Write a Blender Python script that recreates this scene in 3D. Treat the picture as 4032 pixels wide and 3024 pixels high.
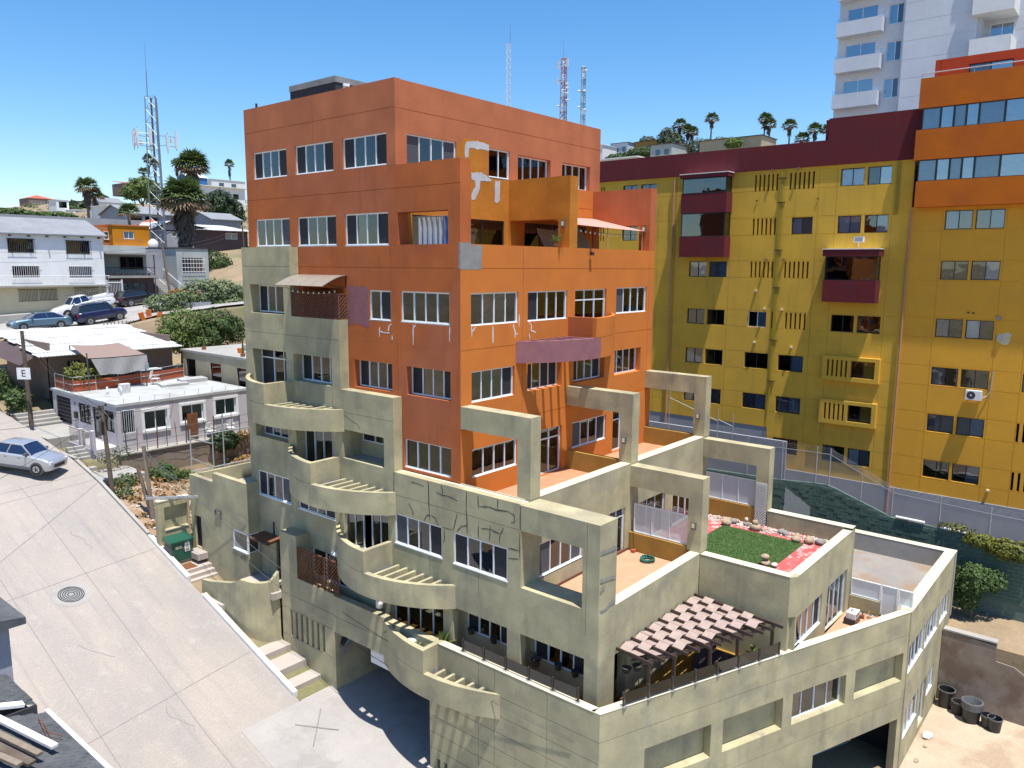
import bpy, math, random
from mathutils import Matrix, Vector
R_ = math.radians
random.seed(7)
for o in list(bpy.data.objects): bpy.data.objects.remove(o)
SC = bpy.context.scene
COL = SC.collection

# ------------------------------------------------------------------ camera
cam_d = bpy.data.cameras.new('camera'); cam = bpy.data.objects.new('camera', cam_d); COL.objects.link(cam)
cam_d.sensor_fit = 'HORIZONTAL'; cam_d.sensor_width = 36.0; cam_d.lens = 36.0 * 3049.2 / 4032.0
cam_d.clip_start = 0.5; cam_d.clip_end = 20000
yaw, pit, rol = R_(39.67), R_(8.686), R_(-0.389)
_f = Vector((math.cos(yaw) * math.cos(pit), math.sin(yaw) * math.cos(pit), -math.sin(pit)))
_r = Vector((math.sin(yaw), -math.cos(yaw), 0)); _d = _f.cross(_r)
_r2 = math.cos(rol) * _r + math.sin(rol) * _d; _d2 = -math.sin(rol) * _r + math.cos(rol) * _d
cm = Matrix.Identity(4)
for i in range(3):
    cm[i][0] = _r2[i]; cm[i][1] = -_d2[i]; cm[i][2] = -_f[i]
cm.translation = Vector((-19.825, -18.822, 0.124))
cam.matrix_world = cm
SC.camera = cam

# ------------------------------------------------------------------ sky, sun, exposure
SUN = Vector((-0.095, -0.245, 1.0)).normalized()          # direction towards the sun
el = math.asin(SUN.z); az = math.atan2(SUN.x, SUN.y)
w = bpy.data.worlds.new('World'); SC.world = w; w.use_nodes = True
nt = w.node_tree; bg = nt.nodes['Background']
sky = nt.nodes.new('ShaderNodeTexSky'); sky.sky_type = 'NISHITA'; sky.sun_disc = False
sky.sun_elevation = el; sky.sun_rotation = az; sky.altitude = 100; sky.air_density = 1.0; sky.dust_density = 0.4; sky.ozone_density = 3.0
hs = nt.nodes.new('ShaderNodeHueSaturation'); hs.inputs['Saturation'].default_value = 1.3; nt.links.new(sky.outputs[0], hs.inputs['Color']); nt.links.new(hs.outputs[0], bg.inputs[0]); bg.inputs[1].default_value = 0.13
sd = bpy.data.lights.new('sun', 'SUN'); sd.energy = 5.0; sd.angle = R_(0.5); sd.color = (1.0, 0.955, 0.88)
so = bpy.data.objects.new('sun', sd); COL.objects.link(so)
so.rotation_euler = SUN.to_track_quat('Z', 'Y').to_euler(); so.location = (0, 0, 60)
SC.view_settings.view_transform = 'Standard'; SC.view_settings.look = 'None'
SC.view_settings.exposure = 0.55; SC.view_settings.gamma = 1.0; SC.view_settings.use_curve_mapping = False

# ------------------------------------------------------------------ materials
MATS = {}
def newmat(name):
    m = bpy.data.materials.new(name); m.use_nodes = True; MATS[name] = m
    return m, m.node_tree, m.node_tree.nodes['Principled BSDF']
def _n(nt, t, **kw):
    n = nt.nodes.new(t)
    for k, v in kw.items(): setattr(n, k, v)
    return n
def _noise(nt, vec, scale, detail=5, rough=.55):
    n = _n(nt, 'ShaderNodeTexNoise'); n.inputs['Scale'].default_value = scale
    n.inputs['Detail'].default_value = detail; n.inputs['Roughness'].default_value = rough
    nt.links.new(vec, n.inputs['Vector']); return n
def _map(nt, val, a, b, c, d):
    n = _n(nt, 'ShaderNodeMapRange'); nt.links.new(val, n.inputs[0])
    for i, v in enumerate((a, b, c, d)): n.inputs[i + 1].default_value = v
    return n.outputs[0]
def _mix(nt, fac, a, b, mode='MIX'):
    n = _n(nt, 'ShaderNodeMix', data_type='RGBA', blend_type=mode)
    if hasattr(fac, 'default_value') or not isinstance(fac, (int, float)): nt.links.new(fac, n.inputs[0])
    else: n.inputs[0].default_value = fac
    for i, v in ((6, a), (7, b)):
        if isinstance(v, (tuple, list)): n.inputs[i].default_value = (*v[:3], 1)
        else: nt.links.new(v, n.inputs[i])
    return n.outputs[2]
def _pos(nt, scale=(1, 1, 1), obj=False):
    if obj: s = _n(nt, 'ShaderNodeTexCoord').outputs['Object']
    else: s = _n(nt, 'ShaderNodeNewGeometry').outputs['Position']
    if scale == (1, 1, 1): return s
    m = _n(nt, 'ShaderNodeVectorMath', operation='MULTIPLY'); nt.links.new(s, m.inputs[0]); m.inputs[1].default_value = scale
    return m.outputs[0]
def surf(name, c1, c2, scale=.5, streak=.0, streakcol=(.1, .1, .09), patch=.0, grain=.12, bump=.15, rough=.85, bscale=25, obj=False, spec=.25, lo=.38, hi=.66, c3=None, s3=.15):
    """painted plaster, concrete, earth: two tones, vertical weather streaks, trowel patches, fine grain"""
    m, nt, b = newmat(name)
    p = _pos(nt, obj=obj)
    n1 = _noise(nt, p, scale, 6, .6)
    col = _mix(nt, _map(nt, n1.outputs[0], lo, hi, 0, 1), c1, c2)
    if c3:
        n5 = _noise(nt, p, s3, 4, .6); col = _mix(nt, _map(nt, n5.outputs[0], .5, .62, 0, .85), col, c3)
    if patch:
        dv = _noise(nt, p, 1.3, 3); ad = _n(nt, 'ShaderNodeMix', data_type='VECTOR'); ad.inputs[0].default_value = .35
        nt.links.new(p, ad.inputs[4]); nt.links.new(dv.outputs[1], ad.inputs[5])
        v = _n(nt, 'ShaderNodeTexVoronoi'); v.inputs['Scale'].default_value = 1.5; nt.links.new(ad.outputs[1], v.inputs['Vector'])
        g = _map(nt, v.outputs['Distance'], 0, .9, 1 + patch * .7, 1 - patch)
        col = _mix(nt, 1.0, col, g, 'MULTIPLY')
    if streak:
        p2 = _pos(nt, (2.2, 2.2, .16), obj); n2 = _noise(nt, p2, 1.0, 5, .65)
        n4 = _noise(nt, p, .35, 3)
        f = _map(nt, n2.outputs[0], .52, .74, 0, 1)
        mm = _n(nt, 'ShaderNodeMath', operation='MULTIPLY'); nt.links.new(f, mm.inputs[0]); nt.links.new(_map(nt, n4.outputs[0], .4, .7, .2 * streak, streak), mm.inputs[1])
        col = _mix(nt, mm.outputs[0], col, streakcol)
    n3 = _noise(nt, p, bscale, 4, .7)
    col = _mix(nt, 1.0, col, _map(nt, n3.outputs[0], .3, .7, 1 - grain, 1 + grain), 'MULTIPLY')
    nt.links.new(col, b.inputs['Base Color'])
    b.inputs['Roughness'].default_value = rough; b.inputs['Specular IOR Level'].default_value = spec
    if bump:
        bn = _n(nt, 'ShaderNodeBump'); bn.inputs['Strength'].default_value = bump; bn.inputs['Distance'].default_value = .03
        nt.links.new(n3.outputs[0], bn.inputs['Height']); nt.links.new(bn.outputs[0], b.inputs['Normal'])
    return m
def plain(name, c, rough=.5, metal=0, spec=.5, grain=.08, scale=6, coat=0, emis=None, es=0):
    m, nt, b = newmat(name)
    p = _pos(nt); n = _noise(nt, p, scale, 4, .6)
    col = _mix(nt, 1.0, c, _map(nt, n.outputs[0], .3, .7, 1 - grain, 1 + grain), 'MULTIPLY')
    nt.links.new(col, b.inputs['Base Color'])
    b.inputs['Roughness'].default_value = rough; b.inputs['Metallic'].default_value = metal; b.inputs['Specular IOR Level'].default_value = spec
    b.inputs['Coat Weight'].default_value = coat; b.inputs['Coat Roughness'].default_value = .05
    if emis: b.inputs['Emission Color'].default_value = (*emis, 1); b.inputs['Emission Strength'].default_value = es
    return m
def glassy(name, tint=(.55, .62, .68), refl=.16, rough=.02, alpha=None):
    """thin window pane: tinted see-through mixed with a mirror reflection that grows at grazing angles"""
    m, nt, b = newmat(name)
    nt.nodes.remove(b); out = nt.nodes['Material Output']
    t = _n(nt, 'ShaderNodeBsdfTransparent'); t.inputs[0].default_value = (*tint, 1)
    g = _n(nt, 'ShaderNodeBsdfGlossy'); g.inputs['Roughness'].default_value = rough; g.inputs[0].default_value = (.9, .95, 1, 1)
    fr = _n(nt, 'ShaderNodeFresnel'); fr.inputs[0].default_value = 1.5
    nz = _noise(nt, _pos(nt), 1.1, 2); bn = _n(nt, 'ShaderNodeBump'); bn.inputs['Strength'].default_value = .06; bn.inputs['Distance'].default_value = .1
    nt.links.new(nz.outputs[0], bn.inputs['Height']); nt.links.new(bn.outputs[0], g.inputs['Normal'])
    ad = _n(nt, 'ShaderNodeMath', operation='ADD', use_clamp=True); nt.links.new(fr.outputs[0], ad.inputs[0]); ad.inputs[1].default_value = refl
    mx = _n(nt, 'ShaderNodeMixShader'); nt.links.new(ad.outputs[0], mx.inputs[0]); nt.links.new(t.outputs[0], mx.inputs[1]); nt.links.new(g.outputs[0], mx.inputs[2])
    nt.links.new(mx.outputs[0], out.inputs[0]); return m
def leafm(name, c1, c2, c3, scale=1.5, rough=.55):
    m, nt, b = newmat(name)
    p = _pos(nt); n1 = _noise(nt, p, scale, 3, .7); n2 = _noise(nt, p, scale * 9, 2, .6)
    col = _mix(nt, _map(nt, n1.outputs[0], .36, .64, 0, 1), c1, c2)
    col = _mix(nt, _map(nt, n2.outputs[0], .5, .72, 0, .9), col, c3)
    nt.links.new(col, b.inputs['Base Color']); b.inputs['Roughness'].default_value = rough; b.inputs['Specular IOR Level'].default_value = .3
    tr = _n(nt, 'ShaderNodeBsdfTranslucent'); nt.links.new(col, tr.inputs[0])
    mx = _n(nt, 'ShaderNodeMixShader'); mx.inputs[0].default_value = .25
    nt.links.new(b.outputs[0], mx.inputs[1]); nt.links.new(tr.outputs[0], mx.inputs[2]); nt.links.new(mx.outputs[0], nt.nodes['Material Output'].inputs[0])
    return m

surf('terracotta', (.47, .13, .035), (.37, .10, .035), scale=.45, streak=.45, streakcol=(.17, .055, .035), patch=.10, bump=.2, c3=(.42, .13, .06))  # darker copy of the facade paint: the left face's weaker light is in the colour
surf('terracotta_top', (.47, .155, .07), (.40, .13, .06), scale=.5, streak=.3, streakcol=(.2, .075, .05), patch=.10, bump=.2)
surf('terracotta_lit', (.56, .175, .03), (.51, .16, .035), scale=.4, streak=.25, streakcol=(.36, .09, .02), patch=.06, bump=.15)  # brighter copy of the same paint, with the sunny face's light put into it
surf('ochre_repaint', (.52, .20, .025), (.42, .15, .02), scale=.7, streak=.2, streakcol=(.3, .1, .02), patch=.12, bump=.15)
surf('mauve_patch', (.27, .12, .13), (.23, .10, .12), scale=2, streak=.1, bump=.2)
surf('beige', (.46, .41, .25), (.37, .33, .21), scale=.6, streak=.65, streakcol=(.16, .145, .105), patch=.16, bump=.2, c3=(.33, .30, .205), s3=.7)
surf('beige_cap', (.58, .53, .40), (.52, .48, .36), scale=.9, grain=.08, bump=.1)
surf('cement_patch', (.27, .27, .26), (.21, .21, .205), scale=1.4, streak=.2, bump=.3)
surf('plaster_patch', (.52, .52, .52), (.44, .44, .45), scale=3, bump=.3)
surf('sealant', (.06, .06, .058), (.085, .085, .08), scale=5, bump=.2)
surf('white_filler', (.68, .67, .68), (.6, .58, .58), scale=6, bump=.2)
surf('yellow_wall', (.66, .385, .045), (.57, .34, .05), scale=.35, streak=.6, streakcol=(.27, .19, .035), patch=.05, bump=.1)
surf('ochre_wall', (.70, .35, .035), (.64, .32, .04), scale=.5, streak=.15, streakcol=(.38, .19, .03), bump=.1)
surf('maroon', (.125, .017, .02), (.105, .018, .024), scale=.7, streak=.2, streakcol=(.2, .05, .05), bump=.1)
surf('burnt_orange', (.50, .125, .008), (.42, .10, .012), scale=.6, streak=.15, streakcol=(.3, .08, .02), bump=.1)
surf('red_wall', (.42, .06, .02), (.36, .05, .02), scale=.6, bump=.1)
surf('white_wall', (.62, .64, .68), (.55, .57, .62), scale=.3, streak=.3, streakcol=(.4, .42, .46), bump=.05)
surf('white_paint', (.74, .74, .73), (.68, .68, .66), scale=.8, streak=.2, streakcol=(.5, .48, .44), bump=.05)
surf('grey_wall', (.30, .31, .34), (.25, .26, .30), scale=.5, streak=.25, streakcol=(.18, .18, .2), bump=.1)
surf('grey_dark', (.055, .055, .062), (.04, .04, .045), scale=.7, streak=.2, streakcol=(.1, .1, .1))
surf('green_block', (.075, .125, .10), (.105, .16, .13), scale=.9, streak=.4, streakcol=(.15, .2, .17), bump=.3)
surf('mortar', (.10, .15, .13), (.14, .18, .16), scale=3, bump=.3)
surf('concrete_roof', (.30, .27, .24), (.24, .22, .205), scale=.45, c3=(.27, .19, .13), s3=.5, bump=.2)
surf('concrete', (.36, .34, .31), (.30, .29, .27), scale=.7, streak=.1, bump=.15)
surf('step_concrete', (.44, .38, .34), (.40, .35, .31), scale=.8, bump=.12)
surf('curb_white', (.72, .71, .69), (.62, .61, .58), scale=2.2, bump=.1)
surf('dirt', (.30, .20, .13), (.24, .155, .10), scale=.7, c3=(.34, .25, .17), s3=1.2, bump=.5, bscale=9)
surf('dry_ground', (.30, .22, .14), (.20, .16, .10), scale=.25, c3=(.15, .15, .07), s3=.08, bump=.5, bscale=6)
surf('yard_dirt', (.46, .37, .27), (.40, .31, .22), scale=.5, c3=(.34, .25, .17), s3=.4, bump=.3, bscale=10)
surf('retaining', (.27, .22, .18), (.21, .165, .13), scale=.9, streak=.3, streakcol=(.12, .09, .07), bump=.4, c3=(.16, .11, .08), s3=.5)
surf('deck_tile', (.50, .29, .18), (.46, .26, .16), scale=1.5, bump=.05, grain=.06)
surf('deck_wood', (.47, .25, .14), (.40, .20, .11), scale=2.2, bump=.1)
surf('red_floor', (.44, .10, .095), (.40, .085, .08), scale=1.5, c3=(.55, .38, .36), s3=3.5, bump=.1)
surf('mustard_floor', (.34, .20, .035), (.28, .16, .03), scale=1.5, bump=.1)
surf('mustard_wall', (.36, .21, .05), (.30, .17, .04), scale=.8, streak=.3, streakcol=(.16, .10, .04), bump=.1)
surf('pergola_slat', (.38, .29, .25), (.32, .245, .215), scale=5, bump=.05)
plain('brown_metal', (.045, .028, .025), .5)
plain('white_frame', (.72, .74, .76), .35)
plain('silver_frame', (.42, .44, .46), .4, metal=.3)
plain('dark_frame', (.018, .02, .024), .4)
plain('screen', (.022, .024, .03), .6, spec=.3)
plain('screen_grey', (.075, .078, .09), .6, spec=.3)
plain('blind', (.64, .70, .78), .8, spec=.1)
plain('blind_white', (.70, .72, .74), .8, spec=.1)
plain('blind_blue', (.26, .34, .44), .7, spec=.2)
plain('curtain', (.20, .20, .24), .9, spec=.1)
plain('curtain_mauve', (.27, .26, .36), .9, spec=.1)
plain('curtain_blue', (.10, .17, .40), .9, spec=.1, grain=.3, scale=2)
plain('curtain_sheer', (.42, .47, .55), .9, spec=.1)
plain('room_dark', (.035, .033, .035), .9, spec=.1)  # near-black, so the gloom of unlit rooms is in the colour
glassy('glass', (.88, .92, .95), .06)
glassy('glass_dark', (.25, .28, .30), .10)
glassy('glass_smoke', (.55, .42, .36), .05)
glassy('glass_blue', (.30, .38, .46), .3)
m, nt, b = newmat('frosted')
b.inputs['Base Color'].default_value = (.62, .68, .72, 1); b.inputs['Roughness'].default_value = .35; b.inputs['Alpha'].default_value = .62
surf('shingle', (.075, .08, .088), (.11, .115, .12), scale=1.8, bump=.5, bscale=50, grain=.3)
surf('shingle_roof', (.24, .25, .27), (.20, .21, .23), scale=.8, bump=.3, bscale=30)
surf('roof_sheet', (.60, .61, .62), (.50, .51, .52), scale=.9, streak=.2, streakcol=(.35, .33, .30), bump=.1, c3=(.42, .41, .40), s3=.6)
surf('roof_tile_red', (.42, .12, .07), (.34, .10, .06), scale=2, bump=.4)
surf('roof_paint', (.42, .43, .42), (.36, .37, .37), scale=.8, c3=(.32, .31, .29), s3=.7, bump=.1)
surf('pink_house', (.50, .46, .47), (.45, .41, .42), scale=.6, streak=.25, streakcol=(.32, .27, .25), bump=.1)
surf('cream_house', (.62, .54, .36), (.56, .49, .33), scale=.6, streak=.2, streakcol=(.4, .33, .22), bump=.1)
surf('tan_house', (.42, .36, .25), (.36, .30, .2), scale=.7, streak=.3, streakcol=(.22, .18, .12), bump=.2)
surf('sage_house', (.40, .43, .41), (.34, .37, .36), scale=.7, streak=.2, streakcol=(.25, .26, .24), bump=.1)
surf('lavender_house', (.34, .34, .38), (.30, .30, .34), scale=.7, streak=.2, streakcol=(.2, .2, .22), bump=.1)
surf('brown_house', (.085, .06, .062), (.10, .07, .072), scale=.7, bump=.1)
surf('salmon_house', (.50, .19, .07), (.45, .17, .06), scale=.7, bump=.1)
surf('tangerine_house', (.56, .21, .01), (.52, .19, .012), scale=.7, bump=.1)
surf('mint', (.42, .56, .31), (.38, .52, .29), scale=.9, bump=.1)
surf('stone_brown', (.22, .155, .125), (.18, .13, .105), scale=1, bump=.2)
surf('wood_pole', (.10, .075, .055), (.14, .11, .085), scale=3, streak=.4, bump=.4)
surf('wood_old', (.20, .16, .12), (.26, .21, .16), scale=3, streak=.3, bump=.4)
surf('palm_trunk', (.16, .13, .10), (.22, .18, .14), scale=2, bump=.6, bscale=12)
surf('bark', (.13, .10, .075), (.18, .14, .10), scale=2, bump=.6, bscale=12)
surf('rust', (.20, .08, .035), (.13, .06, .03), scale=4, bump=.3)
surf('rust_wood', (.17, .075, .05), (.13, .06, .045), scale=4, bump=.2)
surf('rock_tan', (.40, .30, .20), (.33, .25, .17), scale=5, obj=False, bump=.5)
surf('rock_grey', (.22, .21, .20), (.28, .26, .24), scale=5, bump=.5)
surf('rock_white', (.60, .56, .50), (.52, .48, .42), scale=5, bump=.4)
leafm('leaf_green', (.045, .085, .022), (.075, .125, .035), (.13, .18, .06))
leafm('leaf_dark', (.022, .045, .016), (.035, .065, .022), (.06, .095, .035))
leafm('leaf_lime', (.09, .14, .03), (.13, .18, .045), (.20, .25, .07))
leafm('leaf_ivy', (.11, .16, .065), (.16, .21, .10), (.32, .34, .19), scale=1.2)
leafm('leaf_grey', (.075, .10, .06), (.10, .13, .08), (.16, .18, .12))
leafm('leaf_yellow', (.16, .17, .03), (.09, .12, .03), (.32, .26, .04))
leafm('leaf_dry', (.26, .15, .055), (.33, .22, .09), (.20, .10, .04))
leafm('leaf_orange', (.42, .17, .03), (.30, .15, .04), (.13, .16, .05))
leafm('palm_green', (.06, .10, .03), (.09, .135, .04), (.17, .19, .07))
leafm('palm_dead', (.24, .17, .10), (.16, .11, .07), (.33, .25, .15))
leafm('palm_skirt', (.13, .10, .08), (.19, .15, .12), (.09, .07, .055))
leafm('turf', (.08, .15, .045), (.10, .18, .055), (.13, .21, .07), scale=3)
plain('steel', (.24, .26, .29), .45, metal=.6)
plain('steel_white', (.62, .64, .66), .5)
plain('steel_dark', (.10, .11, .13), .5, metal=.4)
plain('steel_red', (.33, .09, .07), .5)
plain('galv', (.42, .43, .44), .45, metal=.5)
plain('iron_black', (.02, .02, .022), .5)
plain('iron_white', (.66, .67, .68), .5)
plain('wire', (.05, .05, .055), .6)
plain('copper_pipe', (.42, .21, .12), .55)
plain('pipe_yellow', (.36, .27, .02), .5)
plain('pipe_white', (.70, .70, .68), .5)
plain('transformer_green', (.012, .085, .055), .4, coat=.2)
plain('label_white', (.75, .75, .74), .5)
plain('label_cream', (.66, .60, .42), .5)
plain('ink', (.02, .02, .022), .6)
plain('ink_grey', (.25, .25, .26), .6)
plain('plastic_white', (.74, .74, .73), .4)
plain('plastic_black', (.022, .022, .024), .4)
plain('plastic_grey', (.10, .105, .11), .45)
plain('plastic_orange', (.60, .15, .015), .5)
plain('plastic_blue', (.12, .45, .62), .4)
plain('hose_green', (.015, .16, .12), .4)
plain('pot_clay', (.36, .14, .07), .8)
plain('pot_dark', (.03, .028, .026), .7)
plain('tarp_brown', (.24, .17, .14), .85)
plain('tarp_grey', (.30, .29, .285), .85)
plain('tarp_tan', (.24, .20, .13), .85)
plain('sail_pink', (.52, .27, .22), .85)
plain('mesh_red', (.36, .08, .03), .85)
plain('polycarb', (.30, .26, .22), .3, coat=.3)
plain('car_silver', (.50, .52, .55), .3, metal=.55, coat=.8, grain=.02)
plain('car_white', (.74, .75, .77), .3, coat=.8, grain=.02)
plain('car_black', (.010, .010, .012), .3, coat=.9, grain=.02)
plain('car_blue', (.010, .018, .075), .3, coat=.9, grain=.02)
plain('car_teal', (.10, .19, .27), .3, metal=.4, coat=.8, grain=.02)
plain('car_red', (.32, .035, .04), .35, coat=.8, grain=.02)
plain('car_trim', (.03, .032, .035), .6)
plain('car_glass', (.012, .018, .024), .06, spec=.8)
plain('car_glass_blue', (.012, .022, .06), .08, spec=.8)
plain('tyre', (.018, .018, .019), .85)
plain('rim', (.50, .51, .53), .3, metal=.8)
plain('lamp_clear', (.65, .67, .70), .15)
plain('lamp_red', (.40, .01, .015), .2)
plain('billboard_pink', (.62, .12, .34), .6)
plain('billboard_cream', (.60, .52, .30), .6)
plain('blue_wall', (.03, .16, .42), .7)
plain('satellite', (.09, .065, .07), .6)
plain('tank_cream', (.62, .60, .52), .6)
plain('bulb', (.7, .66, .55), .3)
# ------------------------------------------------------------------ geometry helpers
class MB:
    def __init__(s): s.v = []; s.f = []
    def quad(s, *p):
        i = len(s.v); s.v += [tuple(q) for q in p]; s.f.append(tuple(range(i, i + len(p)))); return s
    def box(s, x0, x1, y0, y1, z0, z1):
        i = len(s.v)
        s.v += [(x, y, z) for z in (z0, z1) for (x, y) in ((x0, y0), (x1, y0), (x1, y1), (x0, y1))]
        s.f += [tuple(i + k for k in q) for q in ((3, 2, 1, 0), (4, 5, 6, 7), (0, 1, 5, 4), (1, 2, 6, 5), (2, 3, 7, 6), (3, 0, 4, 7))]; return s
    def obox(s, c, half, ax, ay, az):
        c = Vector(c); i = len(s.v)
        for sz in (-1, 1):
            for sx, sy in ((-1, -1), (1, -1), (1, 1), (-1, 1)):
                s.v.append(tuple(c + ax * (sx * half[0]) + ay * (sy * half[1]) + az * (sz * half[2])))
        s.f += [tuple(i + k for k in q) for q in ((3, 2, 1, 0), (4, 5, 6, 7), (0, 1, 5, 4), (1, 2, 6, 5), (2, 3, 7, 6), (3, 0, 4, 7))]; return s
    def bar(s, p, q, w, h=None, up=(0, 0, 1)):
        p, q = Vector(p), Vector(q); d = q - p; L = d.length
        if L < 1e-6: return s
        d /= L; u = Vector(up)
        if abs(d.dot(u)) > .98: u = Vector((1, 0, 0))
        x = d.cross(u).normalized(); z = x.cross(d)
        return s.obox((p + q) / 2, (w / 2, L / 2, (h or w) / 2), x, d, z)
    def tube(s, p, q, r, n=8, r2=None, caps=True):
        p, q = Vector(p), Vector(q); d = (q - p).normalized(); u = Vector((0, 0, 1)) if abs(d.z) < .95 else Vector((1, 0, 0))
        x = d.cross(u).normalized(); y = d.cross(x); r2 = r if r2 is None else r2; i = len(s.v)
        for c, rr in ((p, r), (q, r2)):
            for k in range(n):
                a = 2 * math.pi * k / n; s.v.append(tuple(c + (x * math.cos(a) + y * math.sin(a)) * rr))
        for k in range(n):
            k2 = (k + 1) % n; s.f.append((i + k, i + k2, i + n + k2, i + n + k))
        if caps: s.f.append(tuple(i + k for k in range(n - 1, -1, -1))); s.f.append(tuple(i + n + k for k in range(n)))
        return s
    def path(s, pts, r, n=6):
        for a, b in zip(pts, pts[1:]): s.tube(a, b, r, n)
        return s
    def prism(s, poly, z0, z1):
        i = len(s.v); n = len(poly)
        def zz(z, p): return z(p[0], p[1]) if callable(z) else z
        s.v += [(p[0], p[1], zz(z0, p)) for p in poly] + [(p[0], p[1], zz(z1, p)) for p in poly]
        s.f.append(tuple(i + k for k in range(n - 1, -1, -1))); s.f.append(tuple(i + n + k for k in range(n)))
        for k in range(n):
            k2 = (k + 1) % n; s.f.append((i + k, i + k2, i + n + k2, i + n + k))
        return s
    def lathe(s, prof, c=(0, 0, 0), n=16):
        i = len(s.v); m = len(prof)
        for k in range(n):
            a = 2 * math.pi * k / n
            for r, z in prof: s.v.append((c[0] + r * math.cos(a), c[1] + r * math.sin(a), c[2] + z))
        for k in range(n):
            k2 = (k + 1) % n
            for j in range(m - 1): s.f.append((i + k * m + j, i + k2 * m + j, i + k2 * m + j + 1, i + k * m + j + 1))
        return s
    def blob(s, c, rad, seed=0, n=7, m=10, amp=.2, flat=True):
        rg = random.Random(seed); i = len(s.v); ph = [rg.uniform(0, 6) for _ in range(6)]
        s.v.append((c[0], c[1], c[2] - rad[2]))
        for a in range(1, n):
            t = math.pi * a / n
            for b in range(m):
                p = 2 * math.pi * b / m
                k = 1 + amp * (math.sin(2 * p + ph[0]) * math.sin(t * 2 + ph[1]) + .6 * math.sin(3 * p + ph[2] + t * 3)) + rg.uniform(-amp, amp) * .4
                s.v.append((c[0] + rad[0] * k * math.sin(t) * math.cos(p), c[1] + rad[1] * k * math.sin(t) * math.sin(p), c[2] - rad[2] * k * math.cos(t)))
        s.v.append((c[0], c[1], c[2] + rad[2])); e = len(s.v) - 1
        for b in range(m):
            b2 = (b + 1) % m; s.f.append((i, i + 1 + b2, i + 1 + b)); s.f.append((e, i + 1 + (n - 2) * m + b, i + 1 + (n - 2) * m + b2))
            for a in range(n - 2): s.f.append((i + 1 + a * m + b, i + 1 + a * m + b2, i + 1 + (a + 1) * m + b2, i + 1 + (a + 1) * m + b))
        return s
    def mesh(s, name, mat, smooth=False):
        me = bpy.data.meshes.new(name); me.from_pydata(s.v, [], s.f); me.materials.append(MATS[mat])
        if smooth: me.shade_smooth()
        return me
    def build(s, name, mat, parent=None, smooth=False, local=False, loc=None):
        return put(name, s.mesh(name, mat, smooth), parent, local, loc)
def put(name, me, parent=None, local=False, loc=None, rot=None):
    o = bpy.data.objects.new(name, me); COL.objects.link(o)
    if loc is not None: o.location = loc
    if rot is not None: o.rotation_euler = rot
    if parent is not None:
        o.parent = parent
        if not local: o.matrix_parent_inverse = Matrix.Translation(-Vector(parent.location))
    return o
def tag(o, label, cat, group=None):
    o['label'] = label; o['category'] = cat
    if group: o['group'] = group
    return o
def thing(name, loc, label, cat, group=None, rz=0):
    o = bpy.data.objects.new(name, None); COL.objects.link(o); o.location = loc; o.rotation_euler = (0, 0, rz); o.empty_display_size = .3
    return tag(o, label, cat, group)
def struct(o): o['kind'] = 'structure'; return o
def stuff(o): o['kind'] = 'stuff'; return o
def copytree(o, loc, label=None, rz=None, scale=None, group=None):
    r = o.copy(); COL.objects.link(r); r.location = loc
    if rz is not None: r.rotation_euler = (0, 0, rz)
    if scale is not None: r.scale = (scale,) * 3 if isinstance(scale, (int, float)) else scale
    if label: r['label'] = label
    if group: r['group'] = group
    for ch in list(o.children):
        c = ch.copy(); COL.objects.link(c); c.parent = r
        for g in ch.children:
            d = g.copy(); COL.objects.link(d); d.parent = c
    return r
def text_mesh(txt, size, name, mat):
    c = bpy.data.curves.new(name, 'FONT'); c.body = txt; c.size = size; c.extrude = .004; c.align_x = 'CENTER'; c.align_y = 'CENTER'
    o = bpy.data.objects.new(name, c); COL.objects.link(o)
    dg = bpy.context.evaluated_depsgraph_get(); me = bpy.data.meshes.new_from_object(o.evaluated_get(dg))
    bpy.data.objects.remove(o); me.materials.clear(); me.materials.append(MATS[mat]); return me

class Fr:
    """a facade plane: P(u, depth inwards, z)"""
    def __init__(s, kind, pos=0, o=None, d=None):
        s.kind = kind
        if kind == 'X': s.o = Vector((pos, 0, 0)); s.u = Vector((0, 1, 0)); s.n = Vector((1, 0, 0)); s.rot = -math.pi / 2
        elif kind == 'Y': s.o = Vector((0, pos, 0)); s.u = Vector((1, 0, 0)); s.n = Vector((0, 1, 0)); s.rot = 0
        else: s.o = Vector((*o, 0)); s.u = Vector((*d, 0)); s.n = Vector((-d[1], d[0], 0)); s.rot = math.atan2(d[1], d[0])
    def P(s, u, d, z): return s.o + s.u * u + s.n * d + Vector((0, 0, z))
    def left(s, u0, u1, d, z): return s.P(u1 if s.kind == 'X' else u0, d, z)

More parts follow.
